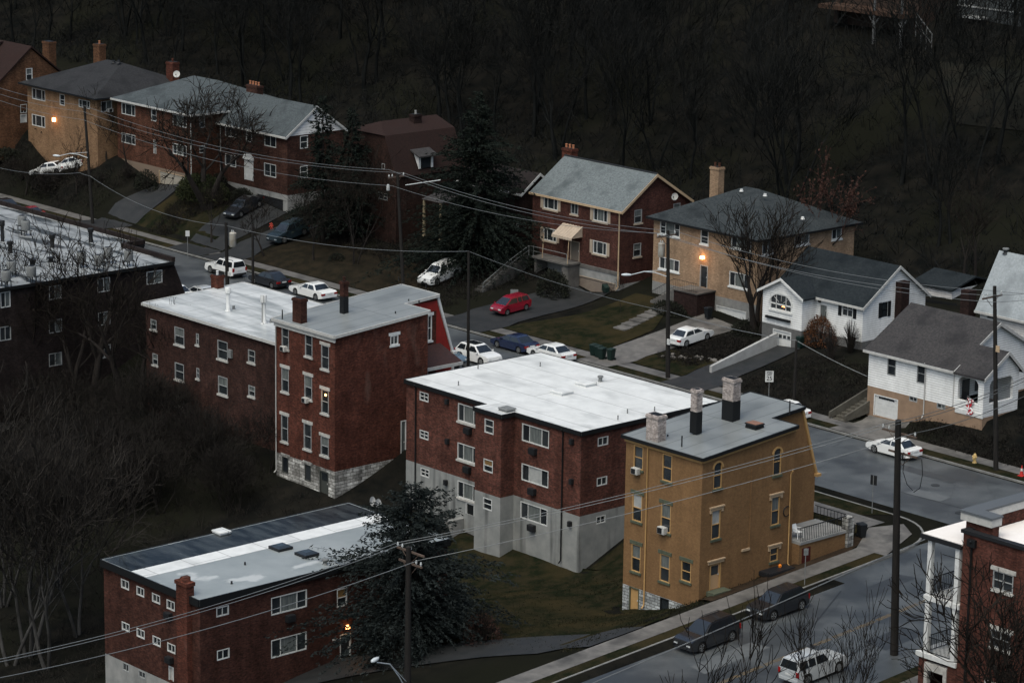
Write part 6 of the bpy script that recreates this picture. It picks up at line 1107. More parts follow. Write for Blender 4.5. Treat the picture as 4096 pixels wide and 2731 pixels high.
def car(name, kind, x, y, ang, col, label, cat='car', group=None, clad=None, sunroof=False, rails=False, z=None, pitch=0):
    L, Wd, Hh, belt, hz, tzl, G4, wr, wbf = TYPES[kind]
    z = z if z is not None else -.135
    R = empty(name, (x, y, z), label, cat, group); R.rotation_euler = (0, pitch, math.radians(ang))
    wb = L*wbf; xr = -L/2+L*(1-wbf)*.47; xf = xr+wb; hw = Wd/2; gc = .22; ar = wr+.06
    rb, rt, ft, fb = [-L/2+L*g for g in G4]
    def arch(cx): return [(cx+ar*math.cos(t), max(gc, wr+ar*math.sin(t)*1.02)) for t in [math.pi-math.pi*k/8 for k in range(9)]]
    out = [(-L/2+.04, gc+.12)]+[(xr-ar, gc)]+arch(xr)[1:-1]+[(xr+ar, gc)]+[(xf-ar, gc)]+arch(xf)[1:-1]+[(xf+ar, gc)]+[(L/2-.05, gc+.1), (L/2, .48), (L/2-.03, .62), (L/2-.12, hz-.10), (L/2-.34, hz-.02), (fb-.02, belt+.0)]
    if rb > -L/2+.3: out += [(rb+.02, belt+.03), (-L/2+.16, tzl), (-L/2+.04, tzl-.10), (-L/2, .62)]
    else: out += [(-L/2+.03, belt), (-L/2+.0, .62)]
    n = len(out); bm = bmesh.new()
    rings = []
    for yy, sc in ((-hw+.07, .985), (-hw, 1), (hw, 1), (hw-.07, .985)):
        ring = []
        for (px, pz) in out:
            tp = 1-.10*max(0, (px-xf)/(L/2-xf))**2-.07*max(0, (xr-px)/(xr+L/2))**2
            inn = yy*tp*(1-.05*max(0, (pz-.55)/.6))
            ring.append(bm.verts.new((px*sc if sc < 1 else px, inn, pz if sc == 1 else gc+(pz-gc)*1.012)))
        rings.append(ring)
    order = [rings[0], rings[1], rings[2], rings[3]]
    # outer flank rings: 1 and 2; top crown via rings 0 and 3
    bm.faces.new(rings[1][::-1]); bm.faces.new(rings[2])
    for k in range(n):
        k2 = (k+1) % n; bm.faces.new((rings[1][k], rings[1][k2], rings[2][k2], rings[2][k]))
    for r_ in (rings[0], rings[3]):
        for v in r_: bm.verts.remove(v)
    es = [e for e in bm.edges if len(e.link_faces) == 2 and e.calc_face_angle(0) > .5 and not (e.verts[0].co.z < .7 and e.verts[1].co.z < .7 and abs(e.verts[0].co.y-e.verts[1].co.y) > .2)]
    es = [e for e in es if max(e.verts[0].co.z, e.verts[1].co.z) > wr+ar*.9 or abs(e.verts[0].co.x) > L/2-.15]
    bmesh.ops.bevel(bm, geom=es, offset=.07, segments=3, affect='EDGES', clamp_overlap=True)
    bmesh.ops.triangulate(bm, faces=[f for f in bm.faces if len(f.verts) > 4])
    me = bpy.data.meshes.new('body'); bm.to_mesh(me); bm.free(); me.materials.append(col); me.polygons.foreach_set('use_smooth', [True]*len(me.polygons)); me.set_sharp_from_angle(angle=math.radians(38))
    body = bpy.data.objects.new('body', me); COL.objects.link(body); body.parent = R; WL[body.name] = Vector((0, 0, 0))
    # greenhouse
    bw = hw*.93; tw = hw*.70; ro = [(rb, belt-.04), (rt, Hh-.05), (rt+.2, Hh), (ft-.25, Hh), (ft, Hh-.06), (fb, belt-.04)]
    def wat(pz): t = (pz-belt)/(Hh-belt); return bw+(tw-bw)*max(0, min(1, t))
    mb = MB(); vs = []
    for s in (-1, 1): vs += [(px, s*wat(pz), pz) for px, pz in ro]
    k = len(ro); mb.add(vs, [list(range(k))[::-1] if False else list(range(k)), list(range(k, 2*k))[::-1]]+[[i, i+k, (i+1) % k+k, (i+1) % k] for i in range(k)])
    g = mb.build('cabin', col, R, smooth=40, bevel=.05, world=False)
    def P(name, mb, m): o = mb.build(name, m, R, world=False); return o
    def lerp(a, b, t): return (a[0]+(b[0]-a[0])*t, a[1]+(b[1]-a[1])*t)
    # windscreen and rear window
    for nm, (a, b), s in (('windscreen', (ro[5], ro[4]), 1), ('rear_window', (ro[0], ro[1]), -1)):
        p0 = lerp(a, b, .12); p1 = lerp(a, b, .94); d = Vector((b[1]-a[1], 0, -(b[0]-a[0]))).normalized()*.014
        if d.x*s < 0: d = -d
        w0, w1 = wat(p0[1])-.09, wat(p1[1])-.09
        mb = MB(); mb.poly([(p0[0]+d.x, -w0, p0[1]+d.z), (p0[0]+d.x, w0, p0[1]+d.z), (p1[0]+d.x, w1, p1[1]+d.z), (p1[0]+d.x, -w1, p1[1]+d.z)]); P(nm, mb, m_cglass)
    zt, zbm = Hh-.13, belt+.05
    def xat(pz, a, b): t = (pz-a[1])/(b[1]-a[1]); return a[0]+(b[0]-a[0])*t
    xr0, xr1 = xat(zbm, ro[0], ro[1])+.16, xat(zt, ro[0], ro[1])+.14; xf0, xf1 = xat(zbm, ro[5], ro[4])-.14, xat(zt, ro[5], ro[4])-.10
    mid = (rt+ft)/2+.12; cuts = [(xr0, xr1), (mid-.05, mid-.05)], [(mid+.05, mid+.05), (xf0, xf1)]
    if kind in ('suv', 'boxsuv', 'hatch', 'crossover'): q = xr1+.75; cuts = [(xr0, xr1), (q-.05, q-.05)], [(q+.05, q+.05), (mid+.2, mid+.2)], [(mid+.3, mid+.3), (xf0, xf1)]
    for s in (-1, 1):
        for (a, b) in cuts:
            mb = MB(); o_ = .012; q = [(a[0], s*(wat(zbm)+o_), zbm), (b[0], s*(wat(zbm)+o_), zbm), (b[1], s*(wat(zt)+o_), zt), (a[1], s*(wat(zt)+o_), zt)]; mb.poly(q if s < 0 else q[::-1]); P('side_window', mb, m_cglass)
        mb = MB(); mb.box(fb-.32, fb-.16, s*(hw+.02)-.09, s*(hw+.02)+.09, belt-.02, belt+.13); o = mb.build('mirror', col, R, world=False, bevel=.03)
        mb = MB(); mb.box(L/2-.24, L/2-.02, s*(hw-.34)-.19, s*(hw-.34)+.19, .56, .56+.13); o = mb.build('headlight', m_head, R, world=False, bevel=.03)
        tx = -L/2; tzz = (tzl-.22 if rb > -L/2+.3 else belt-.18); mb = MB(); mb.box(tx-.012, tx+.16, s*(hw-.24)-.2, s*(hw-.24)+.19, tzz-.1, tzz+.08) if rb > -L/2+.3 else mb.box(tx-.012, tx+.1, s*(hw-.14)-.1, s*(hw-.14)+.09, tzz-.2, tzz+.16); P('taillight', mb, m_tail)
        for cx in (xr, xf):
            mb = MB(); mb.lathe((cx, s*(hw-.13), wr), [(wr*.7, -.11), (wr*.97, -.1), (wr, -.05), (wr, .05), (wr*.97, .1), (wr*.7, .11)], 18, 'y'); wo = mb.build('wheel', m_tyre, R, 40, world=False); WL[wo.name] = Vector((0, 0, 0))
            mb = MB(); yy = s*(hw-.13)+s*.105
            mb.lathe((cx, yy, wr), [(wr*.66, -.01), (wr*.66, .012), (wr*.60, .012), (wr*.58, -.006)], 18, 'y')
            for k5 in range(5):
                t = 2*math.pi*k5/5; c, si = math.cos(t), math.sin(t); w_ = .035
                mb.hexa([(cx+c*.04-si*w_, yy-.005, wr+si*.04+c*w_), (cx+c*wr*.62-si*w_, yy-.005, wr+si*wr*.62+c*w_), (cx+c*wr*.62+si*w_, yy-.005, wr+si*wr*.62-c*w_), (cx+c*.04+si*w_, yy-.005, wr+si*.04-c*w_)], [(cx+c*.04-si*w_, yy+s*.015, wr+si*.04+c*w_), (cx+c*wr*.62-si*w_, yy+s*.015, wr+si*wr*.62+c*w_), (cx+c*wr*.62+si*w_, yy+s*.015, wr+si*wr*.62-c*w_), (cx+c*.04+si*w_, yy+s*.015, wr+si*.04-c*w_)])
            mb.build('rim', m_rim, wo, world=False)
    mb = MB(); mb.box(L/2-.06, L/2+.012, -.42, .42, .36, .50); P('grille', mb, m_clad)
    mb = MB(); mb.box(-L/2-.016, -L/2+.04, -.26, .26, .66 if rb > -L/2+.3 else .72, .78 if rb > -L/2+.3 else .85); P('licence_plate', mb, m_plate)
    mb = MB(); mb.box(-L/2-.03, -L/2+.1, -hw+.12, hw-.12, .34, .52); P('bumper', mb, clad or col)
    if clad:
        for s in (-1, 1): mb = MB(); mb.box(xr+ar, xf-ar, s*hw-.04, s*hw+.015, gc+.003, .56) if s > 0 else mb.box(xr+ar, xf-ar, s*hw-.015, s*hw+.04, gc+.003, .56); P('sill_cladding', mb, clad)
    if sunroof: mb = MB(); mb.box(rt+.35, ft-.2, -tw+.16, tw-.16, Hh+.003, Hh+.02); P('sunroof', mb, m_cglass)
    if rails:
        for s in (-1, 1): mb = MB(); mb.tube([(rt+.15, s*(tw-.06), Hh-.02), (rt+.3, s*(tw-.06), Hh+.06), (ft-.5, s*(tw-.06), Hh+.06), (ft-.35, s*(tw-.06), Hh-.02)], .025, 5); P('roof_rail', mb, m_clad)
    return R
ST = 'cars along the main street'
car('box_suv', 'boxsuv', -57.2, 14.5, 180, p_white, 'white boxy estate wagon with dark lower cladding driving up the street', 'car', ST, clad=m_clad, rails=True)
car('black_sedan', 'sedan', -50.4, 14.9, 180, p_black, 'black sedan with red tail lamps between the white wagon and the white saloon', 'car', ST)
car('white_saloon', 'fullsize', -43.7, 15.1, 180, p_white, 'large white saloon with square rear window seen above the tower roof', 'car', ST)
car('navy_sedan', 'sedan', -15.0, 15.9, 180, p_navy, 'navy blue sedan behind the white sedan at the kerb', 'car', ST)
car('white_sedan', 'sedan', -10.2, 16.0, 180, p_white, 'sleek white sedan parked beside the green wheelie bins', 'car', ST)
a = hZ(16, 420, 735, 1.5); car('sunroof_suv', 'crossover', a[0], a[1], 0, p_white, 'white crossover with black sunroof facing right behind the white roof', 'car', ST, sunroof=True)
a = hZ(7, 1235, 545, 1.2); car('blue_car', 'sedan', a[0]-.6, a[1]+.2, 0, p_steel, 'steel blue car half hidden behind the lean-to porch', 'car', ST)
a = hZ(17, 120, 745, 1.2); car('white_car', 'compact', a[0]-1.2, a[1], 0, p_white, 'white car mostly hidden behind the dark block corner', 'car', ST)
a = hZ(17, 330, 720, 1.3); car('silver_car', 'sedan', a[0]+.4, a[1], 0, p_silv, 'silver car roof showing beside the brick chimney of the long block', 'car', ST)
DS = car('damaged_white_sedan', 'compact', 30.6, 15.7, 180, p_white, 'white sedan with scraped rear quarter parked below the arched porch house', 'car', ST)
mb = MB(); mb.poly([(-2.0, .885, .52), (-1.72, .89, .50), (-1.62, .89, .62), (-1.75, .885, .74), (-1.95, .88, .70)]); mb.build('scrape', m_clad, DS, world=False)
a = hZ(9, 655, 205, .3); car('silver_hatch', 'compact', a[0]+.6, 6., 0, p_silv, 'silver car half hidden behind the chimneys of the ochre house', 'car', ST)
a = hZ(9, 1172, 292, .6); car('parked_white_car', 'compact', a[0]-2.4, a[1], 180, p_white, 'white car whose red tail lamp shows past the ochre house parapet', 'car', ST)
car('red_sports_car', 'coupe', -94.6, 15.2, 180, p_redc, 'red sports coupe at the far left end of the street', 'car', ST)
a = hZ(18, -10, 800, .8); car('dark_car', 'sedan', a[0]-1.2, 15.0, 180, p_black, 'dark car with lit tail lamp at the left picture edge', 'car', ST)
def parked(name, kind, x, y, ang, col, label, **k):
    z0 = tz(x, y)+.1; L = TYPES[kind][0]/2*.6; d = (math.cos(math.radians(ang))*L, math.sin(math.radians(ang))*L)
    s = (tz(x+d[0], y+d[1])-tz(x-d[0], y-d[1]))/(2*L)
    z0 = (tz(x+d[0], y+d[1])+tz(x-d[0], y-d[1]))/2+.1
    return car(name, kind, x, y, ang, col, label, 'car', 'cars on the driveways', z=z0, pitch=-math.atan(s), **k)
parked('red_hatchback', 'hatch', -24.6, 24.0, -88, p_redc, 'bright red hatchback on the driveway below the awning house')
a = on_ground(16, 2120, 745); parked('driveway_sedan', 'compact', a.x-.8, a.y+.2, 92, p_white, 'white sedan on the driveway below the cream brick house')
a = on_ground(17, 1150, 255); parked('blue_suv', 'suv', a.x-.4, a.y+2.4, -86, p_blue, 'dusty blue estate car on the sloping driveway under the conifers', )
a = on_ground(2, 290, 1205); parked('black_car', 'sedan', a.x, a.y+1, -80, p_black, 'black car in front of the dark garage of the white gable house')
a = hZ(7, 1085, 145, 1.1); a = on_ground(7, 1088, 160); parked('white_suv', 'suv', a.x-.2, a.y+2.3, -82, p_white, 'white off-roader facing the street beside the big spruce')
a = on_ground(18, 470, 520); parked('white_hatch', 'compact', a.x+.3, a.y+1.2, 205, p_white, 'white car under bare branches at the left, nearer of two')
a = on_ground(18, 690, 440); parked('far_white_car', 'compact', a.x+1.6, a.y+.8, 200, p_white, 'white car under bare branches at the left, farther of two')
def side(name, kind, zn, px, py, col, label, ang, off=0, **k):
    p = hZ(zn, px, py, -1.8)
    for _ in range(6): p = hZ(zn, px, py, -.13+.06*min(p[1], 0))
    zz = -.13+.06*min(p[1], 0); return car(name, kind, p[0]+off, p[1], ang, col, label, 'car', 'cars on the side street', z=zz, pitch=math.atan(.06)*(1 if ang < 0 else -1), **k)
side('black_suv', 'suv', 24, 905, 690, p_black, 'black off-roader parked nearest the viewer beside the ochre house', -90, .1, rails=True)
side('black_crossover', 'crossover', 24, 1510, 420, p_black, 'black crossover parked behind the black off-roader', -90, .1)
side('silver_van', 'boxsuv', 24, 1830, 960, p_silv, 'silver people carrier behind bare saplings at the bottom edge', 90, 0, rails=True)
# ------------------------------------------------------------------ poles and wires
m_pole = mat('tarred_pole', (.010, .0095, .009), .85, (.018, .016, .0145), 1.5, 6, stretch=(6, 6, .4)); m_xarm = mat('weathered_crossarm', (.07, .05, .04), .85, (.1, .075, .06), 3); m_ins = mat('insulator_grey', (.4, .42, .42), .3); m_lhead = mat('lamp_head_grey', (.46, .5, .52), .4); m_trans = mat('transformer_grey', (.36, .36, .33), .5, (.28, .25, .2), 2, 6, streak=((.18, .09, .04), .8, (3, 3, .4), .55, .75)); m_wire = mat('wire_grey', (.15, .16, .165), .45, metal=.2); m_wired = mat('wire_dark', (.035, .037, .04), .5)
def pole(name, base, top, label, r=.15, group='utility poles'):
    b = Vector(base); t = Vector(top); R = empty(name, b, label, 'utility pole', group)
    mb = MB(); mb.tube([b-Vector((0, 0, .6)), b+(t-b)*.5, t], [r*1.25, r*1.05, r*.85], 10); mb.build('pole', m_pole, R, 50); R['_t'] = 0; del R['_t']
    return R
def crossarm(R, c, ax, w, drop=0, pins=(-.9, -.5, .9), m=None):
    c = Vector(c); d = Vector(ax).normalized(); s = Vector((-d.y, d.x, 0)); mb = MB(); o = s*.17
    a, b = c-d*w/2+o, c+d*w/2+o
    mb.hexa([a-s*.05-Vector((0, 0, .06)), b-s*.05-Vector((0, 0, .06)), b+s*.05-Vector((0, 0, .06)), a+s*.05-Vector((0, 0, .06))], [a-s*.05+Vector((0, 0, .06)), b-s*.05+Vector((0, 0, .06)), b+s*.05+Vector((0, 0, .06)), a+s*.05+Vector((0, 0, .06))])
    for sg in (-1, 1): mb.tube([c+o*.9+d*sg*w*.3-Vector((0, 0, .05)), c+o*.9-Vector((0, 0, .75))], .025, 4)
    mb.build('crossarm', m or m_xarm, R)
    pts = []
    for k in pins:
        q = c+d*k*w/2+o; mb = MB(); mb.lathe((q.x, q.y, q.z+.06), [(.03, 0), (.03, .08), (.07, .09), (.075, .16), (.045, .2), (.05, .25), (.02, .28)], 8); mb.build('insulator', m_ins, R, 40); pts.append(q+Vector((0, 0, .3)))
    return pts
def lamp_arm(R, a, tip):
    a, t = Vector(a), Vector(tip); mb = MB(); mid = a+(t-a)*.55+Vector((0, 0, .35+abs(t.z-a.z)*.1)); mb.tube([a, a+(mid-a)*.5+Vector((0, 0, .12)), mid, t-(t-a).normalized()*.4], .04, 6); mb.tube([a+Vector((0, 0, .6)), mid], .022, 5); o = mb.build('lamp_arm', m_lhead, R, 50); WL[o.name] = WL[R.name]
    d = (t-a); d.z = 0; d.normalize(); s = Vector((-d.y, d.x, 0)); mb = MB()
    rings = [(-.45, .06, .07), (-.3, .13, .11), (0, .17, .13), (.25, .14, .1), (.4, .05, .04)]; vs = []
    for l, w, h in rings:
        for k in range(8): an = 2*math.pi*k/8; vs.append(t+d*l+s*w*math.cos(an)+Vector((0, 0, h*math.sin(an))))
    mb.add(vs, [[i*8+k, i*8+(k+1) % 8, (i+1)*8+(k+1) % 8, (i+1)*8+k] for i in range(4) for k in range(8)]+[list(range(8))[::-1], [32+k for k in range(8)]]); mb.build('lamp_head', m_lhead, o, 60)
def can(R, c, h=1.0, r=.27):
    mb = MB(); mb.lathe(c, [(r*.9, 0), (r, .04), (r, h*.9), (r*1.05, h*.9), (r*1.05, h*.94), (r*.75, h)], 14); o = mb.build('transformer', m_trans, R, 40); WL[o.name] = WL[R.name]
    mb = MB(); [mb.lathe((c[0]+dx, c[1], c[2]+h), [(.05, -.03), (.06, .1), (.03, .22)], 7) for dx in (-.12, .12)]; mb.build('bushing', m_ins, o)
Xd, Yd = (1, 0, 0), (0, 1, 0)
def base_top(zn, bx, by, tx, ty, yb):   # pole on the line Y = yb
    b = hY(zn, bx, by, yb); zz = tz(b[0], yb); t = hY(zn, tx, ty, yb); return (b[0], yb, zz), tuple(t)
t1 = hY(1, 662, 640, 18.2); b1 = (hY(18, 1095, 1060, 18.2)[0], 18.2, tz(-85, 18.2))
P1 = pole('utility_pole', b1, t1, 'dark wooden pole with a curved street lamp at far left'); lamp_arm(P1, hY(18, 1030, 240, 18.0), hY(18, 660, 215, 16.2))
A1 = [Vector(t1)+Vector((0, 0, .1)), Vector(t1)+Vector((.1, -.3, -.5))]
t4 = hY(2, 1548, 872, 18.6); g4 = hZ(17, 730+205, 0, 0); b4x = hY(2, 1605, 1560, 18.6)[0]; b4 = (b4x, 18.6, 0)
P4 = pole('utility_pole', b4, t4, 'dark wooden pole with a plain pale bracket arm left of the big spruce'); A4 = crossarm(P4, Vector(t4)+Vector((0, 0, -.35)), Yd, 2.0)
mb = MB(); q0, q1 = hY(2, 1610, 962, 18.5), hY(2, 1885, 922, 21.); mb.tube([q0, q1], .05, 6); mb.build('bracket_arm', m_ins, P4, 50)
mb = MB(); q = Vector(hY(2, 1475, 980, 18.5)); mb.lathe(tuple(q-Vector((0, 0, .3))), [(.14, 0), (.16, .1), (.16, .5), (.08, .6)], 8); mb.build('pole_fuse', m_ins, P4, 40)
t6 = hY(3, 1905, 925, 18.8); b6 = (1.9, 18.8, .05); P6 = pole('utility_pole', b6, t6, 'dark wooden pole with a grey transformer in front of the cream brick house', .17); A6 = crossarm(P6, Vector(t6)+Vector((0, 0, -.5)), Yd, 2.3); c = hY(3, 1862, 1130, 18.7); can(P6, (c[0], c[1]-.15, c[2]), 1.25, .3)
mb = MB(); mb.box(b6[0]-.02, b6[0]+.3, 18.55, 18.62, hY(16, 1912, 720, 18.6)[2]-.25, hY(16, 1912, 720, 18.6)[2]+.25); mb.build('notice', m_plate, P6); lamp_arm(P6, hY(3, 1893, 1285, 18.6), hY(3, 1575, 1272, 16.0))
t7 = hY(5, 1722, 478, 18.1); b7 = (39.1, 18.1, .05); P7 = pole('utility_pole', b7, t7, 'dark wooden pole with a cream sign plate beside the arched porch', .17); A7 = crossarm(P7, Vector(t7)+Vector((0, 0, -.9)), Yd, 2.4); mb = MB(); q = hY(5, 1752, 972, 17.85); mb.box(q[0]-.25, q[0]+.12, 17.82, 17.86, q[2]-.25, q[2]+.25); mb.build('notice', m_cream, P7)
t2 = hY(17, 600, -30, 2.6); b2 = (hY(17, 622, 700, 2.6)[0], 2.6, 0); P2 = pole('utility_pole', b2, t2, 'dark pole with rusty white transformer beside the white wagon', .17); c = hY(17, 690, 252, 2.5); can(P2, (c[0], 2.4, c[2]), hY(17, 690, 85, 2.5)[2]-c[2], .33); q = hY(17, 638, 575, 2.4); mb = MB(); mb.box(q[0]-.18, q[0]+.18, 2.36, 2.42, q[2]-.2, q[2]+.2); mb.build('notice', m_plate, P2)
t3 = hY(17, 912, 0, 3.0); P3 = pole('utility_pole', (hY(17, 918, 650, 3.0)[0], 3.0, 0), t3, 'thin dark pole just right of the white wagon, without a transformer', .12)
t5 = hY(16, 342, 10, 2.8); P5 = pole('utility_pole', (hY(16, 340, 900, 2.8)[0], 2.8, 0), t5, 'thin dark pole in front of the white crossover with sunroof', .12)
t10 = hY(5, 168, 905, 18.9); P10 = pole('utility_pole', (hY(5, 150, 1350, 18.9)[0], 18.9, tz(20, 18.9)), t10, 'thin short pole left of the arched porch house', .12)
p8 = hZ(10, 800, 1425, -1.45); t8 = hX(19, 605, 385, p8[0]); t8 = hX(10, 822, 110, p8[0]); P8 = pole('utility_pole', (p8[0], p8[1], tz(p8[0], p8[1])), t8, 'tall black utility pole at the side street corner left of the balcony building', .23)
A8 = crossarm(P8, Vector(t8)+Vector((0, 0, -.9)), Xd, 2.9, pins=(-.95, -.6, .9)); crossarm(P8, hX(10, 838, 300, p8[0]), Xd, 2.4, pins=(.6,))
mb = MB(); c0 = Vector(hX(19, 870, 890, p8[0])); u_ = Vector((1, 0, 0))
mb.tube([c0+Vector((-1.2, 0, 0)), c0+Vector((-1.4, .1, -1.2)), c0+Vector((-1.1, .2, -2.)), c0+Vector((-.6, .2, -2.3))], .025, 5); mb.tube([c0+Vector((.2, 0, 0)), c0+Vector((.25, .1, -1.)), c0+Vector((.0, .2, -2.)), c0+Vector((-.5, .2, -2.4))], .025, 5); mb.build('drip_loop', m_black, P8, 60)
p9 = hZ(12, 660, 1650, -3.2); p9 = Vector((46.3, -49.0, 0)); 
t9 = hX(12, 655, 500, 46.3); p9 = Vector((46.3, t9[1], tz(46.3, t9[1]))); P9 = pole('utility_pole', p9, t9, 'black utility pole in front of the bushy evergreen at bottom centre', .19); A9 = crossarm(P9, Vector(t9)+Vector((0, 0, -.35)), Xd, 2.6, pins=(-.95, -.62, 0)); crossarm(P9, Vector(t9)+Vector((0, 0, -1.1)), Xd, 2.2, pins=(.5, .9)); lamp_arm(P9, hX(12, 650, 1640, 46.3), hX(12, 390, 1385, 47.8)+np.array([0, 0, 0]))
def wire(pts, label, r=.018, sag=.5, m=None, n=14, group='overhead wires'):
    P = [Vector(p) for p in pts]; out = []
    for a, b in zip(P[:-1], P[1:]):
        L = (b-a).length
        for k in range(n): t = k/n; out.append(a+(b-a)*t-Vector((0, 0, sag*L/35*4*t*(1-t))))
    out.append(P[-1]); mb = MB(); mb.tube(out, r, 5, cap=False); return rootmesh(mb, 'power_line', m or m_wire, label, 'wire', P[0], group, 60)
far = lambda p, d, k: Vector(p)+Vector(d)*k
o7 = [hY(5, 1952+260, y, 17.6) for y in (500, 520, 545)]
wire([far(A1[0], (-1, .02, .03), 30), A1[0], A4[0]+Vector((0, 0, .5)), A6[0], A7[0], o7[0]], 'topmost of the wires along the houses across the whole picture', .02, .9)
wire([far(A1[1], (-1, .02, .03), 30), A1[1], A4[2], A6[2], A7[2], o7[1]], 'outer crossarm wire along the houses, running to the far end of each arm', .02, .9)
wire([far(A1[1], (-1, .02, .03), 30)-Vector((0, 0, .6)), A1[1]-Vector((0, 0, .9)), A4[1]-Vector((0, 0, 1.1)), A6[1]-Vector((0, 0, 0)), A7[1]-Vector((0, 0, .6)), o7[2]], 'lower single wire along the houses, below the crossarm pair', .02, .9)
lo1 = hY(18, 1060, 455, 18); wire([hY(18, 0, 360, 18), hY(18, 940, 415, 18), lo1, Vector(t2)+Vector((0, 0, -.3)), t5, hY(16, 1895, 480, 18.6)], 'pale low cable from the left edge past the transformer pole to the cream house pole', .022, .8)
wire([hY(16, 1925, 485, 18.6), t10, hY(5, 722, 1185, 21.8)], 'low service cable from the cream house pole to the arched porch house', .03, .6)
R8 = [np.array(p) for p in A8]
wire([A9[0], hX(13, -80, 1462, 44)], 'upper foreground wire from the evergreen pole to the left edge', .022, .7); wire([A9[1], hX(13, -80, 1476, 45)], 'middle foreground wire from the evergreen pole to the left edge', .022, .7); wire([hX(12, 735, 605, 47), hX(13, -80, 1556, 45.5)], 'lowest foreground wire from the evergreen pole to the left edge', .024, .7)
o8 = [hX(5, 1952+150, y, 80) for y in (1130, 1155, 1270)]
wire([A9[0], A8[0], o8[0]], 'upper wire crossing the ochre house to the tall corner pole', .022, .5); wire([A9[1], A8[1], o8[1]], 'middle wire crossing the ochre house to the tall corner pole', .022, .5); wire([hX(12, 735, 605, 47), A8[2], o8[2]], 'lowest wire crossing the ochre house to the tall corner pole', .022, .5)
cb0, cb1 = hX(24, 0, 1000, 58), hX(24, 2352, -20, 56); wire([far(cb0, np.array(cb0)-np.array(cb1), .3), cb0, cb1, far(cb1, np.array(cb1)-np.array(cb0), .4)], 'thick pale cable crossing low in front of the parked black cars', .04, .1)
q = hY(2, 557, 1282, 3.); mb = MB()
for k in range(6): a = k*1.05; mb.tube([(q[0], q[1], q[2]), (q[0]+.25*math.cos(a), q[1]+.05, q[2]+.25*math.sin(a)), (q[0]+.3*math.cos(a+.5), q[1], q[2]+.3*math.sin(a+.5))], .035, 4)
rootmesh(mb, 'tangled_ribbon', mat('red_ribbon', (.4, .05, .03), .6), 'small red tangle caught on the low cable above the blue car', 'ribbon', q)
# ------------------------------------------------------------------ small street things
def bin_(x, y, z, m, label, group, rz=0, tip=False):
    R = empty('wheelie_bin', (x, y, z), label, 'wheelie bin', group, rz); mb = MB()
    mb.hexa([(-.22, -.26, .06), (.22, -.26, .06), (.22, .24, .06), (-.22, .24, .06)], [(-.29, -.36, 1.0), (.29, -.36, 1.0), (.29, .34, 1.0), (-.29, .34, 1.0)]); mb.build('body', m, R, bevel=.03, world=False)
    mb = MB(); mb.hexa([(-.31, -.39, 1.003), (.31, -.39, 1.003), (.31, .37, 1.003), (-.31, .37, 1.003)], [(-.26, -.33, 1.09), (.26, -.33, 1.09), (.26, .33, 1.09), (-.26, .33, 1.09)]); mb.build('lid', m, R, bevel=.02, world=False)
    for s in (-1, 1): mb = MB(); mb.lathe((s*.26, .27, .12), [(.12, -.03), (.12, .03)], 10, 'x'); mb.build('wheel', m_black, R, world=False)
    mb = MB(); mb.tube([(-.26, .4, .98), (-.26, .46, 1.0), (.26, .46, 1.0), (.26, .4, .98)], .02, 5); mb.build('handle', m, R, world=False)
    if tip: R.rotation_euler = (math.radians(-84), 0, rz); R.location.z += .34
    return R
m_gbin = mat('dark_green_bin', (.010, .022, .019), .4); m_bbin = mat('black_bin', (.014, .016, .018), .3)
gb = 'green bins on the kerb'
for dx, dy, l in ((-1.5, .3, 'green wheelie bin nearest the white sedan'), (-.8, .2, 'second green wheelie bin from the white sedan'), (0, -.1, 'third green wheelie bin from the white sedan'), (.75, .3, 'green wheelie bin at the driveway end of the row')): bin_(-6.6+dx, 19.0+dy, tz(-6.6+dx, 19)+.06, m_gbin, l, gb, .2)
b = on_ground(20, 1280, 500); bin_(b.x-.2, b.y-.1, b.z+.05, m_bbin, 'left black wheelie bin on the bare corner by the stone pier', 'black bins on the corner', 1.2); bin_(b.x+.25, b.y+.72, b.z+.05, m_bbin, 'right black wheelie bin on the bare corner by the pavement', 'black bins on the corner', 1.2)
b = on_ground(3, 1420, 1430); bin_(b.x, b.y+.2, b.z+.05, m_gbin, 'dark wheelie bin fallen over by the taupe garage door', 'bins at the awning house', 1.1, True)
b = on_ground(4, 640, 1420); bin_(b.x+.5, b.y-.3, b.z+.08, m_bbin, 'dark wheelie bin by the stoop of the cream brick house', 'bins by the cream house')
b = on_ground(5, 150, 945); bin_(b.x+1.3, b.y-.6, b.z+.05, m_gbin, 'dark wheelie bin beside the white garage door under the arched window', 'bins by the arched window house')
h = Vector((36.7, 18.35, tz(36.7, 18.35)+.05)); mb = MB(); mb.lathe(tuple(h), [(.19, 0), (.19, .06), (.13, .07), (.13, .42), (.17, .43), (.17, .5), (.14, .52), (.14, .62), (.1, .72), (.04, .76), (.04, .82), (.0, .83)], 12)
HY = empty('fire_hydrant', h, 'pale yellow fire hydrant at the kerb below the arched porch house', 'hydrant'); m_hyd = mat('yellow_enamel', (.52, .36, .12), .5, (.40, .30, .16), 5); mb.build('barrel', m_hyd, HY, 40)
for s in (-1, 1): mb = MB(); mb.lathe((h.x+s*.14, h.y, h.z+.5), [(.07, -.08), (.07, .08)], 8, 'x'); mb.build('outlet', m_hyd, HY, 40)
mb = MB(); mb.lathe((h.x, h.y-.16, h.z+.4), [(.085, -.06), (.085, .06)], 8, 'y'); mb.build('pumper_outlet', m_hyd, HY, 40)
c = on_ground(19, 2150, 1125); TC = empty('traffic_cone', c, 'red and white traffic cone on the pavement at the right edge', 'traffic cone'); m_cone = mat('cone_red', (.42, .03, .025), .5)
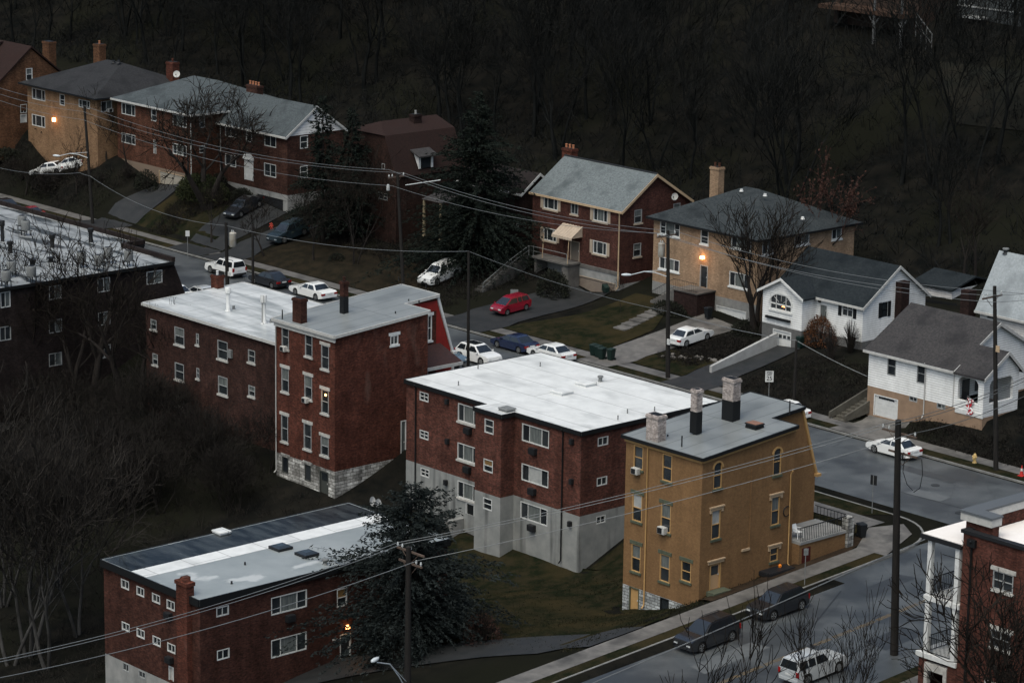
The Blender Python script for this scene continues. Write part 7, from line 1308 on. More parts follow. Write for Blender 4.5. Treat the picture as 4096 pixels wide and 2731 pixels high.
z0 = c.z+.07; mb = MB(); mb.box(c.x-.22, c.x+.22, c.y-.22, c.y+.22, z0, z0+.05); mb.build('base', m_cone, TC); mb = MB(); mb.lathe((c.x, c.y, z0+.05), [(.17, 0), (.03, .8), (.0, .81)], 12); mb.build('cone', m_cone, TC, 40); mb = MB(); mb.lathe((c.x, c.y, z0+.05), [(.108, .36), (.078, .56)], 12); mb.build('white_band', m_plate, TC, 40)
def sign(name, base, h, w, hh, aim, label, m, txt=None, cat='sign', r=.03, back=None):
    b = Vector(base); R = empty(name, b, label, cat); mb = MB(); mb.tube([b-Vector((0, 0, .2)), b+Vector((0, 0, h))], r, 6); mb.build('post', m_cas if r < .05 else m_pole, R, 50)
    d = Vector((aim[0], aim[1], 0)).normalized(); s = Vector((-d.y, d.x, 0)); c = b+Vector((0, 0, h-hh/2))+d*(r+.02); mb = MB(); q = lambda a, z, k: tuple(c+s*a+Vector((0, 0, z))+d*k)
    mb.hexa([q(-w/2, -hh/2, 0), q(w/2, -hh/2, 0), q(w/2, -hh/2, .012), q(-w/2, -hh/2, .012)], [q(-w/2, hh/2, 0), q(w/2, hh/2, 0), q(w/2, hh/2, .012), q(-w/2, hh/2, .012)]); p = mb.build('plate', m, R); WL[p.name] = WL[R.name]
    for (t, sz, dz) in (txt or []):
        cu = bpy.data.curves.new('lettering', 'FONT'); cu.body = t; cu.size = sz; cu.align_x = 'CENTER'; cu.align_y = 'CENTER'; cu.extrude = .002; cu.offset = .006
        ob = bpy.data.objects.new('tmp', cu); COL.objects.link(ob); bpy.context.view_layer.update(); me = bpy.data.meshes.new_from_object(ob.evaluated_get(bpy.context.evaluated_depsgraph_get())); COL.objects.unlink(ob); bpy.data.objects.remove(ob)
        me.materials.clear(); me.materials.append(m_black); lo = bpy.data.objects.new('lettering', me); COL.objects.link(lo); lo.parent = p; rot = Matrix((tuple(s), (0, 0, 1), tuple(d))).transposed().to_4x4(); lo.matrix_local = Matrix.Translation(c+d*.016+Vector((0, 0, dz))-WL[R.name]) @ rot
    return R
b = hY(9, 962, 175, 18.3); sign('speed_limit_sign', (b[0], 18.3, tz(b[0], 18.3)), hY(9, 960, 45, 18.3)[2]-tz(b[0], 18.3), .7, .95, (.75, -.66), 'white speed limit sign reading 25 on the grass verge beyond the ochre house', m_plate, [('SPEED', .18, .34), ('LIMIT', .18, .16), ('25', .5, -.18)])
b = hZ(17, 150, 355, .05); sign('street_sign', b, 2.6, .42, .6, (.8, -.6), 'small white sign on a thin post by the upper left lawn', m_plate)
b = hZ(10, 676, 625, .05); sign('stop_sign', b, 2.9, .55, .75, (-.2, 1), 'dark back of a traffic sign at the corner verge', m_dark)
b = on_ground(20, 683, 1080); sign('parking_sign', b, 2.7, .35, .5, (.9, -.4), 'small pale sign on a thin post beside the black crossover', m_cas)
b = on_ground(3, 700, 1450); sign('yard_sign', b, .75, .75, .45, (.7, -.7), 'low white yard sign behind the red hatchback', m_cas, r=.02)
b = on_ground(3, 545, 1200); sign('garden_board', b, 1.3, .8, 1., (.7, -.7), 'white garden board glimpsed under the big spruce', m_plate, r=.03)
# retaining walls
w0, w1 = hZ(16, 2230, 950, .5), hZ(5, 140, 905, 1.9)
mb = MB(); mb.prism([(w0[0], w0[1], -.3), (w0[0], w0[1], 1.0), (w0[0]-.6, 31, 2.6), (w0[0]-.6, 31, 0)], (.28, 0, 0)); rootmesh(mb, 'retaining_wall', mat('pale_concrete', (.30, .30, .29), .7, (.38, .38, .37), 1.5, 6), 'pale concrete retaining wall rising beside the white house driveway', 'wall', (w0[0], w0[1], 0))
m_rock = mat('garden_stone', (.11, .10, .09), .85, (.17, .16, .145), 3, 6)
for k in range(16):
    x = -3.0+k*.38; y = 23.2+RNG.uniform(-.4, .5)+.15*k; z = tz(x, y); s = RNG.uniform(.16, .34); mb = MB(); vs = []
    bm = bmesh.new(); bmesh.ops.create_icosphere(bm, subdivisions=1, radius=s)
    for v in bm.verts: v.co = Vector((v.co.x*RNG.uniform(.8, 1.3), v.co.y*RNG.uniform(.8, 1.3), v.co.z*RNG.uniform(.5, .8)))+Vector((x, y, z+s*.3))
    mb.add([tuple(v.co) for v in bm.verts], [[v.index for v in f.verts] for f in bm.faces]) if bm.verts.index_update() is None else 0; bm.free(); rootmesh(mb, 'garden_rock', m_rock, 'grey garden rock edging the flower bed by the retaining wall', 'rock', (x, y, z), 'rocks round the flower bed')
b = hZ(3, 2, 1160, .3)
mb = MB(); q = on_ground(10, 150, 960); mb.box(q.x-.6, q.x+.5, q.y-1.3, q.y+1.4, q.z-.1, q.z+.25); CBX = rootmesh(mb, 'planter', m_dark, 'low dark planter on the pavement edge against the ochre house', 'planter', (q.x, q.y, q.z), bevel=.05)
mb = MB(); q2 = on_ground(10, 165, 948); mb.lathe((q2.x, q2.y, q2.z+.28), [(.12, 0), (.14, .12), (.08, .2)], 8); rootmesh(mb, 'orange_marker', mat('orange_plastic', (.7, .2, .02), .5), 'small orange marker on the planter by the ochre house', 'marker', (q2.x, q2.y, q2.z+.28))
# ------------------------------------------------------------------ trees and plants
m_bark = mat('dark_bark', (.013, .011, .010), .9, (.022, .018, .0155), 3, 6, stretch=(1, 1, .3), spec=.2); m_twig = mat('dark_twigs', (.011, .010, .009), .9, (.02, .017, .0145), 2, 3, spec=.0); m_pale = mat('pale_bark', (.062, .060, .057), .9, (.018, .017, .016), 2.2, 6, stretch=(1, 1, .35), spec=.2); m_ptwig = mat('brown_twigs', (.025, .0225, .020), .9, (.0105, .010, .0095), 1.5, 4, spec=.0); m_fbark = mat('forest_bark', (.0055, .0066, .0066), .95, (.016, .0168, .0165), 1.2, 5, stretch=(1, 1, .3), spec=.0)
m_ftwig = mat('forest_twigs', (.007, .008, .008), .95, (.0155, .016, .0155), .6, 3, spec=.0); m_con = mat('conifer_needles', (.006, .009, .008), .9, (.014, .018, .014), 1.1, 5, spec=.05); m_con2 = mat('dusky_needles', (.007, .010, .010), .85, (.020, .025, .024), .8, 5, spec=.08); m_jun = mat('juniper_green', (.016, .022, .009), .9, (.034, .038, .014), .9, 5); m_hedge = mat('dark_leaves', (.008, .010, .007), .9, (.017, .019, .012), 2, 4); m_rust = mat('rust_leaves', (.055, .022, .010), .9, (.085, .035, .014), 1.5, 4); m_rleaf = mat('russet_leaves', (.050, .022, .016), .9, (.030, .016, .013), 1, 4)
def rdir(r): 
    while True:
        v = Vector((r.uniform(-1, 1), r.uniform(-1, 1), r.uniform(-1, 1)))
        if .1 < v.length < 1: return v.normalized()
def bare(seed, H, spread=.55, fork=.22, r0=None, stems=1, up=.25, levels=5, kids=(3, 4, 4, 4, 3), lean=0, twig=.012, vase=False, dens=1.):
    """trunk mesh and crown mesh of a leafless tree standing at the origin"""
    r = random.Random(seed); T, C = MB(), MB(); r0 = r0 or H*.017
    def grow(p, d, L, rad, lev):
        n = 4 if lev < 2 else (3 if lev < 4 else 2); pts = [p]; rads = [rad]; dd = d.copy()
        for k in range(n):
            dd = (dd+rdir(r)*(.13+.06*lev)+Vector((0, 0, up*.22))).normalized(); p = p+dd*L/n; pts.append(p); rads.append(max(twig*.6, rad*(1-.45*(k+1)/n)))
        (T if lev < 2 else C).tube(pts, rads, 7 if lev == 0 else 5 if lev == 1 else 3, cap=False)
        if lev >= levels: return
        m = kids[min(lev, len(kids)-1)]; a0 = r.uniform(0, 6.28)
        for k in range(m):
            t = 1 if k == 0 else r.uniform(.45 if lev else .6, 1); i = min(n-1, int(t*n)); q = pts[i]+(pts[i+1]-pts[i])*(t*n-i) if i < n else pts[-1]; q = pts[-1] if t == 1 else q
            ax = (pts[-1]-pts[-2]).normalized(); o = ax.orthogonal().normalized(); o = Matrix.Rotation(a0+k*2.4, 3, ax) @ o
            sp = spread*(r.uniform(.75, 1.3) if k else r.uniform(.2, .6)); nd = (ax*math.cos(sp)+o*math.sin(sp)); nd = (nd+Vector((0, 0, up*(.5 if lev else .2)))).normalized()
            grow(q, nd, L*r.uniform(.58, .82), max(twig, rads[-1]*(.85 if k == 0 else r.uniform(.5, .75))), lev+1)
    for s in range(stems):
        a = 6.28*s/stems+r.uniform(-.3, .3); d = Vector((math.cos(a)*(.28 if stems > 1 else lean), math.sin(a)*(.28 if stems > 1 else 0), 1)).normalized()
        grow(Vector((math.cos(a)*.15, math.sin(a)*.15, -.4)) if stems > 1 else Vector((0, 0, -.4)), d, H*(fork+(.12 if stems > 1 else 0)), r0*(1 if stems == 1 else .7), 0)
    return T, C
def fit(T, C, H, W=None):
    """scale the finished tree to its surveyed height (and width)"""
    zs = [v[2] for v in C.v]; xs = [math.hypot(v[0], v[1]) for v in C.v]; k = H/np.percentile(zs, 99.7); w = (W/2/np.percentile(xs, 98)) if W else k
    for M_ in (T, C): M_.v = [(v[0]*w, v[1]*w, v[2]*k) for v in M_.v]
def plant(name, T, C, loc, mt, mc, label, cat='tree', group=None, rz=0, crown='branches'):
    R = empty(name, loc, label, cat, group, rz)
    if T: T.build('trunk', mt, R, 60, world=False)
    C.build(crown, mc, R, world=False); return R
def conifer(seed, H, Rm, bare_=.06, dens=26, droop=.35, clump=.34, top=.0, power=.85, gap=.15):
    r = random.Random(seed); T, C = MB(), MB(); T.tube([(0, 0, -.4), (r.uniform(-.1, .1), 0, H*.5), (0, 0, H*.98)], [H*.014, H*.009, .02], 7)
    z = H*bare_
    while z < H*.985:
        f = (z-H*bare_)/(H*(1-bare_)); R = Rm*(1+.22*math.sin(z*1.9+seed)+.12*math.sin(z*4.7))*((1-f)**power)*(.78+.22*math.sin(min(1, f*6)*1.57))+.12; nb = max(4, int(dens*.32*(R/Rm+.25)))
        for b in range(nb):
            if r.random() < gap: continue
            a = r.uniform(0, 6.283); L = R*r.uniform(.5, 1.15)*(1+.25*math.sin(2*a+z*.8+seed)); dr = droop*(1-f)*r.uniform(.5, 1.4); P = []
            for s in range(4): t = s/3; P.append(Vector((math.cos(a)*L*t, math.sin(a)*L*t, z+L*(.18*f*t-dr*t*t*.9+.10*t))))
            C.tube(P, [.03, .02, .015, .008], 3, cap=False)
            n = int(4+L*9.5)
            for k in range(n):
                t = r.uniform(.15, 1.03); q = P[0]+(P[3]-P[0])*t; q.z = z+L*(.18*f*t-dr*t*t*.9+.10*t)+r.uniform(-.12, .06); sz = clump*r.uniform(.5, 1.25)*(1.15-.4*t); u = Vector((math.cos(a+r.uniform(-.9, .9)), math.sin(a+r.uniform(-.9, .9)), r.uniform(-.7, .15))).normalized(); w = (u.cross(rdir(r))).normalized()*sz*.32
                q += w*r.uniform(-1.6, 1.6); C.poly([q-w, q+u*sz*.5-w*.6, q+u*sz, q+u*sz*.5+w*.7])
        z += max(.16, .42*clump*(1.2-f*.7))
    return T, C
def shrub(seed, rx, ry, h, n, leaf, twigs=30, spiky=False):
    r = random.Random(seed); C = MB(); T = MB()
    for k in range(twigs):
        d = rdir(r); d.z = abs(d.z)+.3; d.normalize(); p = Vector((d.x*rx*.9, d.y*ry*.9, d.z*h*.95)); T.tube([(p.x*.1, p.y*.1, -.15), tuple(p*.5+Vector((0, 0, .15*h))), tuple(p)], [.03, .018, .008], 3, cap=False)
    lob = [(rdir(r), r.uniform(.25, .6)) for _ in range(9)]
    for k in range(n):
        d = rdir(r); d.z = abs(d.z); q = max([.62+.4*w*max(0, d.dot(l)) for l, w in lob])*r.uniform(.55, 1.12)**.5; p = Vector((d.x*rx*q, d.y*ry*q, d.z*h*q)); u = (d+rdir(r)*.9).normalized(); s = leaf*r.uniform(.5, 1.3); w = u.cross(rdir(r)).normalized()*s*.4; C.poly([p-w, p+u*s*.6-w*.5, p+u*s, p+u*s*.6+w*.6])
    return T, C
def gz(p, dz=0): return Vector((p[0], p[1], tz(p[0], p[1])+dz))
def top_h(zn, x, y, loc): d = sight(zn, x, y); t = math.hypot(loc[0]-CAM[0], loc[1]-CAM[1])/math.hypot(d[0], d[1]); return CAM[2]+d[2]*t-loc[2]
# individual bare trees along the houses
b = gz(hY(14, 1128, 690, 25.4)); T, C = bare(3, 12, .70, .22, .50, 3, .13, 5, (3, 4, 4, 3, 3), twig=.028); fit(T, C, top_h(0, 480, 178, b), 16); plant('bare_tree', T, C, b, m_bark, m_twig, 'big spreading bare tree in front of the joined brick houses', rz=.6)
b = gz(hY(4, 1050, 1300, 33.2)); T, C = bare(8, 11, .40, .20, .30, 5, .26, 5, (3, 3, 3, 3, 2), twig=.02); fit(T, C, top_h(4, 1020, 440, b), 10.5); plant('bare_tree', T, C, b, m_bark, m_twig, 'vase shaped bare tree in front of the cream brick house', rz=1.1)
b = gz(hY(4, 1528, 860, 45)); T, C = bare(21, 11, .5, .30, .2, 1, .25, 5, (3, 3, 3, 3, 2), twig=.016); fit(T, C, top_h(4, 1600, 115, b), 8.5)
r_ = random.Random(4)
for v in r_.sample(C.v, 1500):
    if v[2] > b.z*0+.55*top_h(4, 1600, 115, b): s = r_.uniform(.08, .2); u = rdir(r_)*s; w = rdir(r_)*s*.6; p = Vector(v); C.poly([p-w, p+u-w, p+u+w*.8, p+w])
plant('russet_tree', T, C, b, m_bark, m_rleaf, 'tree with a few russet leaves behind the small white arched window house')
b = gz(hY(5, 160, 240, 42)); T, C = bare(22, 8, .45, .35, .12, 1, .3, 5, (3, 3, 3, 2)); fit(T, C, 8.5, 4); plant('bare_tree', T, C, b, m_bark, m_twig, 'thin bare tree against the side wall of the cream brick house', rz=2)
for x, y, Yk, H, l in ((1478, 430, 50, 10, 'left of two bare trees behind the white outbuilding'), (1570, 425, 52, 11, 'right of two bare trees behind the white outbuilding')):
    b = gz(hY(5, x, y, Yk)); T, C = bare(int(x), H, .5, .34, .17, 1, .25, 5, (3, 4, 3, 3, 2), twig=.02); plant('bare_tree', T, C, b, m_bark, m_twig, l)
b = gz((-15.5, 29.8)); T, C = bare(31, 4, .5, .4, .05, 1, .3, 5, (4, 4, 3, 3, 2), twig=.008); fit(T, C, 3.6, 2.6); plant('ornamental_tree', T, C, b, m_bark, m_twig, 'small slender tree on the front lawn right of the red hatchback')
for i, (zn, x, y, H, l, kw) in enumerate(((17, 430, 235, 8, 'small bare tree beside the upper driveway left of the transformer pole', {}), (17, 1065, 375, 7, 'crooked leaning bare trunk in front of the blue car', {'lean': -.5}), (14, 445, 610, 7, 'bare tree in front of the left part of the hip roof house', {}), (14, 270, 560, 9, 'bare tree in front of the tan brick house', {}), (1, 600, 990, 8, 'bare tree behind the far left lamp pole', {}), (14, 1985, 1090, 7.5, 'pale crooked tree right of the dark garage', {'lean': .35}), (17, 1630, 420, 9, 'bare tree on the brown slope before the two slim conifers', {}), (17, 2120, 470, 9.5, 'forked dark bare tree on the brown slope left of the bracket pole', {'stems': 3}), (2, 1480, 1330, 11, 'dark bare tree in front of the dusky dormer house', {}), (2, 1330, 1300, 11, 'dark bare tree below the right slim conifer', {}), (18, 900, 640, 7, 'bare tree left of the far lamp pole on the dark bank', {}), (18, 300, 700, 6, 'small bare tree above the red sports car', {}))):
    if not H: continue
    b = on_ground(zn, x, y); T, C = bare(50+i, H, .55, .34, .13, up=.22, levels=5, kids=(4, 4, 3, 3, 2), twig=.017, **kw); plant('bare_tree', T, C, b, m_pale if 'pale' in l else m_bark, m_twig, l, rz=i)
# conifers
for i, (zn, x, y, Yk, R_, ba, l, kw) in enumerate(((2, 965, 248, 27, 3.5, .12, 'left of two slim conifers in front of the white gable', {}), (2, 1195, 345, 28.5, 3.7, .1, 'right of two slim conifers in front of the white gable', {}), (0, 1098, 205, 30.5, 7.4, .03, 'huge dark spruce between the dormer house and the awning house', {'dens': 44, 'droop': .45, 'clump': .42}))):
    q = hY(zn, x, y, Yk); b = gz(q); T, C = conifer(90+i, q[2]-b.z, R_, ba, **{**dict(dens=24, clump=.4, gap=.25), **kw}); plant('conifer' if i < 2 else 'spruce', T, C, b, m_bark, m_con, l, crown='crown')
b = gz((31.4, -35.2)); q = hZ(0, 935, 1112, 5); T, C = conifer(97, top_h(0, 935, 1105, b), 6.6, .02, 50, .42, .36, power=.55, gap=.22); plant('evergreen', T, C, b, m_bark, m_con2, 'big bushy evergreen beside the low brick block at bottom centre', crown='crown')
b = gz((47.5, 30)); T, C = conifer(98, top_h(5, 1960, 250, b)+1, 3.2, .1, 20, .25, .5, gap=.4); plant('pine', T, C, b, m_bark, m_con, 'pine reaching in at the right edge in front of the pale roof house', crown='crown')
b = on_ground(1, 510, 900); T, C = conifer(99, 6.2, 2.4, .03, 30, .3, .4, power=.6); plant('evergreen', T, C, b, m_bark, m_con, 'dark evergreen in front of the tan brick house by the lit lamp', crown='crown')
# shrubs
def sh(name, zn, x, y, rx, ry, h, n, leaf, m, l, cat='shrub', Yk=None, mt=None, tw=30, group=None):
    b = gz(hY(zn, x, y, Yk)) if Yk else on_ground(zn, x, y); T, C = shrub(int(x+y), rx, ry, h, n, leaf, tw); R = empty(name, b, l, cat, group); T.build('stems', mt or m_bark, R, world=False); C.build('leaves', m, R, world=False); return R
sh('juniper', 14, 1080, 880, 4.6, 3, 3.0, 5200, .32, m_jun, 'broad green juniper mound below the big bare tree'); sh('shrub', 14, 1235, 800, 1.2, 1.1, 1.7, 1100, .2, m_hedge, 'round dark shrub left of the white duplex door', Yk=29.3); sh('shrub', 14, 1430, 850, 2.2, 1.2, 1.9, 1600, .22, m_hedge, 'wide dark shrub below the white duplex door', Yk=28.8)
sh('shrub', 3, 800, 1190, 2., 1.7, 2.8, 2200, .25, m_hedge, 'big round dark evergreen shrub left of the awning house porch'); sh('shrub', 3, 990, 1400, 2.3, 1.9, 2.9, 2600, .25, m_hedge, 'large dark shrub under the awning house porch', Yk=31.2); sh('shrub', 4, 350, 1380, 2.6, 1.2, 1.3, 1500, .22, m_hedge, 'low dark shrub in front of the cream house stair')
sh('rust_shrub', 5, 350, 985, 2.1, 1.6, 3.3, 2600, .2, m_rust, 'rust brown shrub in front of the small white house', Yk=32.4); sh('bare_shrub', 5, 590, 985, 1.2, 1.1, 3.2, 260, .1, m_ptwig, 'thin bare shrub beside the rust brown shrub', tw=110, mt=m_ptwig, Yk=32); sh('bare_shrub', 5, 440, 1060, 1.5, 1., 3.4, 150, .1, m_ptwig, 'tall bare twiggy shrub in front of the rust brown shrub', tw=90, mt=m_bark); sh('shrub', 4, 960, 1500, 2.4, 1.2, 1.6, 1500, .2, m_hedge, 'dark shrub by the pale garage door of the cream house', Yk=33)
sh('red_twig_shrub', 12, 1230, 1255, 1.9, 1.6, 2.6, 1300, .14, m_rleaf, 'reddish bare shrub right of the bushy evergreen', tw=160, mt=m_ptwig); sh('shrub', 1, 330, 900, 2., 1.5, 2., 1500, .2, m_hedge, 'dark shrub at the corner of the tan brick house'); sh('shrub', 1, 80, 1060, 3.2, 1.6, 1.7, 1800, .25, m_hedge, 'low dark hedge at the left edge above the red sports car'); sh('shrub', 18, 560, 640, 2.6, 2, 2.2, 1800, .22, m_ptwig, 'brown bush in front of the nearer white car under branches', tw=90); sh('shrub', 18, 1720, 420, 2.2, 1.3, 2.4, 1700, .22, m_hedge, 'clipped dark hedge left of the cream garage door', Yk=25.4)
for x, y, R2, l in ((300, 1290, 2.2, 'dark evergreen bush under the big evergreen by the lit entrance'), (560, 1420, 2.4, 'dark evergreen bush behind the foreground lamp pole'), (860, 1230, 2.6, 'dark evergreen bush under the right side of the big evergreen'), (960, 1000, 2.0, 'dark evergreen bush between the big evergreen and the lawn')): sh('evergreen_bush', 12, x, y, R2, R2*.85, R2*1.5, 2600, .26, m_con2, l)
sh('shrub', 17, 1900, 420, 1.2, 1., .8, 700, .16, m_hedge, 'small low bush on the brown slope under the conifers'); sh('shrub', 8, 300, 1180, 1.8, 1.4, 2.2, 1500, .22, m_con2, 'dark shrub against the concrete base left of the stair bay', Yk=-15.6)
for i, (x, y) in enumerate(((400, 590), (500, 570), (600, 540), (700, 500), (420, 530), (560, 560), (650, 470), (760, 400), (830, 470), (1000, 560), (1180, 520), (1500, 480), (250, 500), (150, 420))): sh('bank_shrub', 18, x, y, RNG.uniform(1.2, 2.), RNG.uniform(1, 1.5), RNG.uniform(1.3, 2.1), 700, .14, m_ptwig if i % 2 else m_hedge, 'dark scrubby bush among several on the bank below the tan brick house', tw=70, group='bushes on the upper left bank')
# trees of the ravine and the near corner
rb = [bare(200+i, 17, .46, .2, .19, s, .28, 5, (4, 4, 3, 3, 3), twig=.022) for i, s in enumerate((2, 3, 2))]
first = {}
def stand(i, key, loc, mt, mc, label, name, group, sc, rz, bank):
    if key not in first: first[key] = plant(name, bank[i][0], bank[i][1], loc, mt, mc, label, 'tree', group, rz); o = first[key]
    else: o = copy_tree(first[key]); o.location = loc; o.rotation_euler.z = rz; o['label'] = label
    o.scale = (sc, sc, sc); return o
for k, (x, y, s, l) in enumerate(((245, 1500, 1.22, 'tall pale barked tree nearest the low block end wall at lower left'), (150, 1440, 1.3, 'tall pale barked tree at lower left, second from the low block'), (55, 1480, 1.2, 'pale barked tree at the left edge near the bottom'), (400, 1330, 1.1, 'pale tree leaning toward the low block corner'), (20, 1180, 1., 'pale tree at the left edge behind the nearest ones'), (300, 1080, .95, 'pale tree deeper in the ravine left of the low block'))):
    stand(k % 3, 'p%d' % (k % 3), on_ground(13, x, y), m_pale, mat('pale_twigs', (.033, .030, .027), .9, (.013, .0122, .0115), 1.2, 4, spec=.0), l, 'ravine_tree', 'pale bare trees in the ravine', s, k*1.7, rb)
rd = [bare(230+i, 14, .55, .26, .28, 1, .2, 5, (4, 3, 3, 3, 3), twig=.02) for i in range(3)]
for T, C in rd: fit(T, C, 14)
TOPS = {0: (800, 60), 1: (330, 280), 2: (60, 380), 3: (1250, 600), 4: (1560, 640), 7: (1100, 330), 10: (560, 200), 11: (1420, 690)}
for k, (x, y, s, l) in enumerate(((735, 1500, 1.22, 'dark bare tree with a thick trunk in front of the dark apartment block'), (330, 1500, 1.1, 'dark bare tree before the left windows of the dark block'), (80, 1450, 1.05, 'dark bare tree at the left edge before the dark block'), (1110, 1330, 1.0, 'dark bare tree whose twigs cross the white roof of the long block'), (1330, 1500, .7, 'smaller bare tree before the long brick block'), (1750, 1540, .6, 'small bare tree between the long block and the tall house'), (560, 1560, .9, 'dark bare tree low in the ravine before the dark block'), (950, 1480, 1.05, 'dark bare tree between the dark block and the long brick block'), (1560, 1530, .62, 'dark small bare tree before the middle windows of the long block'), (200, 1300, 1.0, 'dark bare tree against the pale basement of the dark block'), (420, 1250, 1.15, 'dark bare tree rising past the roof edge of the dark block'), (1250, 1560, .8, 'dark bare tree below the left corner of the long block'))):
    stand(k % 3, 'd%d' % (k % 3), on_ground(6, x, y), m_bark, m_twig, l, 'ravine_tree', 'dark bare trees before the left blocks', s if k not in TOPS else max(.5, min(1.75, top_h(6, *TOPS[k], on_ground(6, x, y))/14)), k*2.1, rd)
thick = [bare(260+i, 7, .6, .2, .1, 3, .2, 5, (4, 4, 3, 3, 2), twig=.014) for i in range(2)]
rr_ = random.Random(17); k = 0
for (x, y) in [(rr_.uniform(20, 640), rr_.uniform(930, 1190)) for _ in range(64)]:
    p = on_ground(0, x, y)
    if p.y > -15.2 and p.x > -44 or (p.x > 12.5 and p.x < 28 and p.y > -52): continue
    stand(k % 2, 't%d' % (k % 2), p, m_ptwig, m_ptwig, 'scrubby bare sapling in the thicket of the ravine', 'sapling', 'scrub saplings in the ravine', rr_.uniform(.6, 1.15), rr_.uniform(0, 6), thick); k += 1
sap = [bare(280+i, 8, .30, .36, .12, 1+i, .34, 4, (3, 3, 3, 2), twig=.02) for i in range(2)]
for k, (x, y, X, l) in enumerate(((690, 250, 70, 'thin bare sapling before the near black off-roader'), (1085, 50, 71, 'tall dark sapling standing up in front of the ochre house corner'), (1360, 560, 69, 'bare sapling left of the silver people carrier'), (1960, 200, 70, 'clump of upright saplings before the silver people carrier'), (2095, 190, 69, 'upright sapling right of the silver people carrier'), (2200, 340, 68, 'bare sapling at the kerb left of the corner pole'), (1120, 780, 71, 'low bare sapling in the middle of the bottom edge'))):
    t = Vector(hX(24, x, y, X)); b = gz(t); stand(k % 2, 's%d' % (k % 2), b, m_pale, m_twig, l, 'sapling', 'saplings along the bottom edge', max(.25, .78*(t.z-b.z)/8.6), k*1.3, sap)
for k, (x, y, dy, l) in enumerate(((930, 480, 6, 'bare tree in front of the balcony building at the right edge'), (640, 1010, 7, 'bare tree before the lower balcony and drain pipe'), (830, 900, 5, 'bare tree before the middle windows of the balcony building'))):
    t = Vector(hY(22, x, y, RY0-dy)); b = gz(t); o = stand(k % 3, 'd%d' % (k % 3), b, m_bark, m_twig, l, 'corner_tree', 'trees before the balcony building', max(.4, (t.z-b.z)/14.5), k*2.2+1, rd)
# undergrowth (nobody could count it)
def scatter(name, n, region, h, m, seed, wd=.02, leaf=None):
    r = random.Random(seed); mb = MB(); pts = []
    while len(pts) < n:
        x, y = region(r); pts.append((x, y))
    zz = terr([p[0] for p in pts], [p[1] for p in pts])
    for (x, y), z in zip(pts, zz):
        for k in range(5):
            d = rdir(r); d.z = abs(d.z)+.6; d.normalize(); L = h*r.uniform(.4, 1.2); s = d.cross(rdir(r)).normalized()*wd; p = Vector((x+r.uniform(-.4, .4), y+r.uniform(-.4, .4), z-.05)); q = p+d*L*.55; q2 = q+(d+rdir(r)*.6).normalized()*L*.5; mb.add([p-s, p+s, q+s*.7, q-s*.7, q2], [[0, 1, 2, 3], [3, 2, 4]])
            if leaf:
                for j in range(2): c = p+(q2-p)*r.uniform(.4, 1); u = rdir(r)*leaf*r.uniform(.5, 1.3); w = rdir(r)*leaf*.5; mb.poly([c-w, c+u-w*.6, c+u*1.2, c+u+w*.7])
    o = mb.build(name, m); tag(o, 'short winter grass tufts' if 'lawn' in name else 'brown leafless undergrowth' if 'wood' not in name else 'dark leafless undergrowth under the forest', 'grass' if 'lawn' in name else 'undergrowth', kind='stuff'); return o
def reg_ravine(r):
    while True:
        x, y = r.uniform(-75, 26), r.uniform(-75, -14.5)
        if (-42.2 > x and y > -34.5) or (x > 13.5 and y > -50) or (x > -9 and y > -17.2) : continue
        return x, y
scatter('ravine_undergrowth', 5200, reg_ravine, 1.1, m_ptwig, 5, leaf=.10)
def reg_bank(r):
    while True:
        c = r.random()
        if c < .35: return r.uniform(28, 46), r.uniform(20.2, 21.6)
        if c < .5: return r.uniform(35.5, 50), r.uniform(20.3, 27)
        if c < .75: return r.uniform(8, 20.5), r.uniform(20.5, 30)
        return r.uniform(-3.2, 1.5), r.uniform(22.5, 31)
scatter('garden_undergrowth', 2100, reg_bank, .55, m_ptwig, 6, leaf=.13)
def reg_wood(r): return r.uniform(-190, 70), 50+abs(r.gauss(0, 1))*45
scatter('wood_undergrowth', 6500, reg_wood, 2.6, m_ftwig, 8, .035, leaf=.22)
def reg_yard(r):
    while True:
        c = r.random(); x, y = (r.uniform(-150, -89), r.uniform(20.5, 25)) if c < .5 else (r.uniform(-58, -35), r.uniform(26.5, 33)) if c < .75 else (r.uniform(-40, -29), r.uniform(21, 33)) if c < .9 else (r.uniform(-79, -75), r.uniform(20.5, 26))
        if not -30.5 < x < -28.5: return x, y
scatter('yard_undergrowth', 2600, reg_yard, .9, m_ptwig, 9, leaf=.12)
def reg_lawn(r):
    while True:
        x, y = r.choice(((r.uniform(24, 45), r.uniform(-33, -14)), (r.uniform(-21, -9), r.uniform(20.4, 34)), (r.uniform(-61, -37), r.uniform(20.4, 28)), (r.uniform(-82, -69), r.uniform(20, 27)), (r.uniform(30, 43), r.uniform(-5, -1.6))))
        if not (36.2 < x < 44.2 and y < -3.5 and y > -20) and not (x < 25.4 and y > -14.9): return x, y
scatter('lawn_tufts', 9000, reg_lawn, .17, mat('winter_grass_blades', (.008, .011, .006), .95, (.034, .030, .017), 1.3, 6, spec=.0), 12, .03)
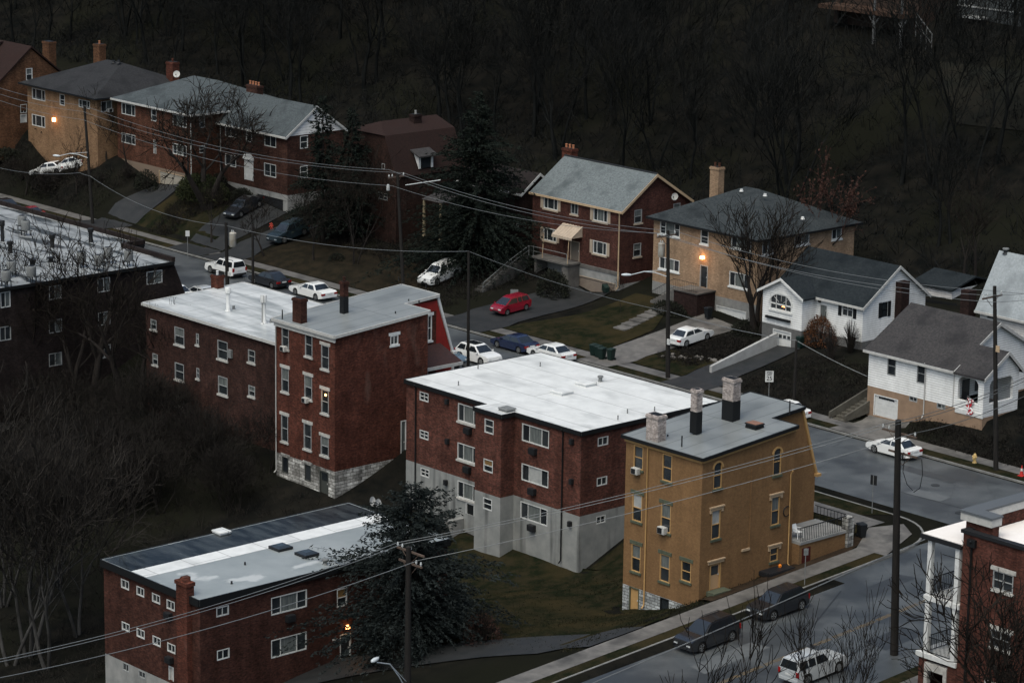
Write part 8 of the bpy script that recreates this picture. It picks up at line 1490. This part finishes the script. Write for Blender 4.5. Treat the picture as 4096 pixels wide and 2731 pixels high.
# wooded hillside: every tree its own object
ft = [bare(300+i, 19, .42+.05*(i % 3), .34 if i % 2 else .26, .24, 1 if i % 3 else 2, .26, 5, (4, 4, 3, 3, 2), twig=.03) for i in range(6)]
r_ = random.Random(23); k = 0; lab = 'bare dark tree among many alike in the wood on the hillside behind the houses'
wood = []
while len(wood) < 235:
    y = 53+abs(r_.gauss(0, 1))*52; x = r_.uniform(-205, 62)-.35*(y-53)
    c = np.array([x, y, 0])-CAM; px = FPX*(c@CR)/(c@FW)+2048
    if not -150 < px < 4250: continue
    if px > 3350 and r_.random() < .55: continue
    wood.append((x, y))
for (x, y), z in zip(wood, terr([p[0] for p in wood], [p[1] for p in wood])):
    i = k % 6; o = stand(i, 'f%d' % i, (x, y, z), m_fbark, m_ftwig, lab, 'forest_tree', 'trees of the hillside wood', r_.uniform(.75, 1.2), r_.uniform(0, 6.28), ft); k += 1
# clearing of rough grass at the upper right
q = [on_ground(15, x, y) for x, y in ((1560, 500), (1560, 900), (1050, 560), (1020, 860))]
q = [on_ground(15, x, y) for x, y in ((430, 300), (850, 330), (1150, 480), (1561, 480), (1561, 900), (1100, 880))]
drape('upper_clearing', [line((q[5].x, q[5].y), (q[4].x+6, q[4].y), 20), line((q[2].x-4, q[2].y), (q[3].x+6, q[3].y), 20)], mat('rough_grass', (.006, .0075, .006), .95, (.014, .0125, .009), .25, 9, spec=.1), .12, 14)
# ------------------------------------------------------------------ daylight: overcast dusk
w = bpy.data.worlds.new('World'); scene.world = w; w.use_nodes = True; nt = w.node_tree
sky = nt.nodes.new('ShaderNodeTexSky'); sky.sky_type = 'NISHITA'; sky.sun_disc = False; SE, SA = math.radians(62), math.radians(160)
sky.sun_elevation = SE; sky.sun_rotation = SA; sky.air_density = 1; sky.dust_density = 6; sky.ozone_density = 1.2
bg = nt.nodes['Background']; bg.inputs['Strength'].default_value = .11; tn = nt.nodes.new('ShaderNodeMix'); tn.data_type = 'RGBA'; tn.blend_type = 'MULTIPLY'; tn.inputs[0].default_value = 1; tn.inputs[7].default_value = (.91, 1.0, 1.01, 1); nt.links.new(sky.outputs[0], tn.inputs[6]); nt.links.new(tn.outputs[2], bg.inputs['Color'])
sd = bpy.data.lights.new('sun', 'SUN'); sd.energy = .9; sd.angle = math.radians(60); sd.color = (1, .90, .78); so = bpy.data.objects.new('sun', sd); COL.objects.link(so)
sdir = Vector((math.sin(SA)*math.cos(SE), math.cos(SA)*math.cos(SE), math.sin(SE))); so.rotation_euler = sdir.to_track_quat('Z', 'Y').to_euler(); so.location = (0, 0, 120)
scene.view_settings.view_transform = 'Standard'; scene.view_settings.look = 'None'; scene.view_settings.exposure = .66; scene.view_settings.gamma = 1
scene.cycles.max_bounces = 6; scene.cycles.diffuse_bounces = 3; scene.cycles.glossy_bounces = 3
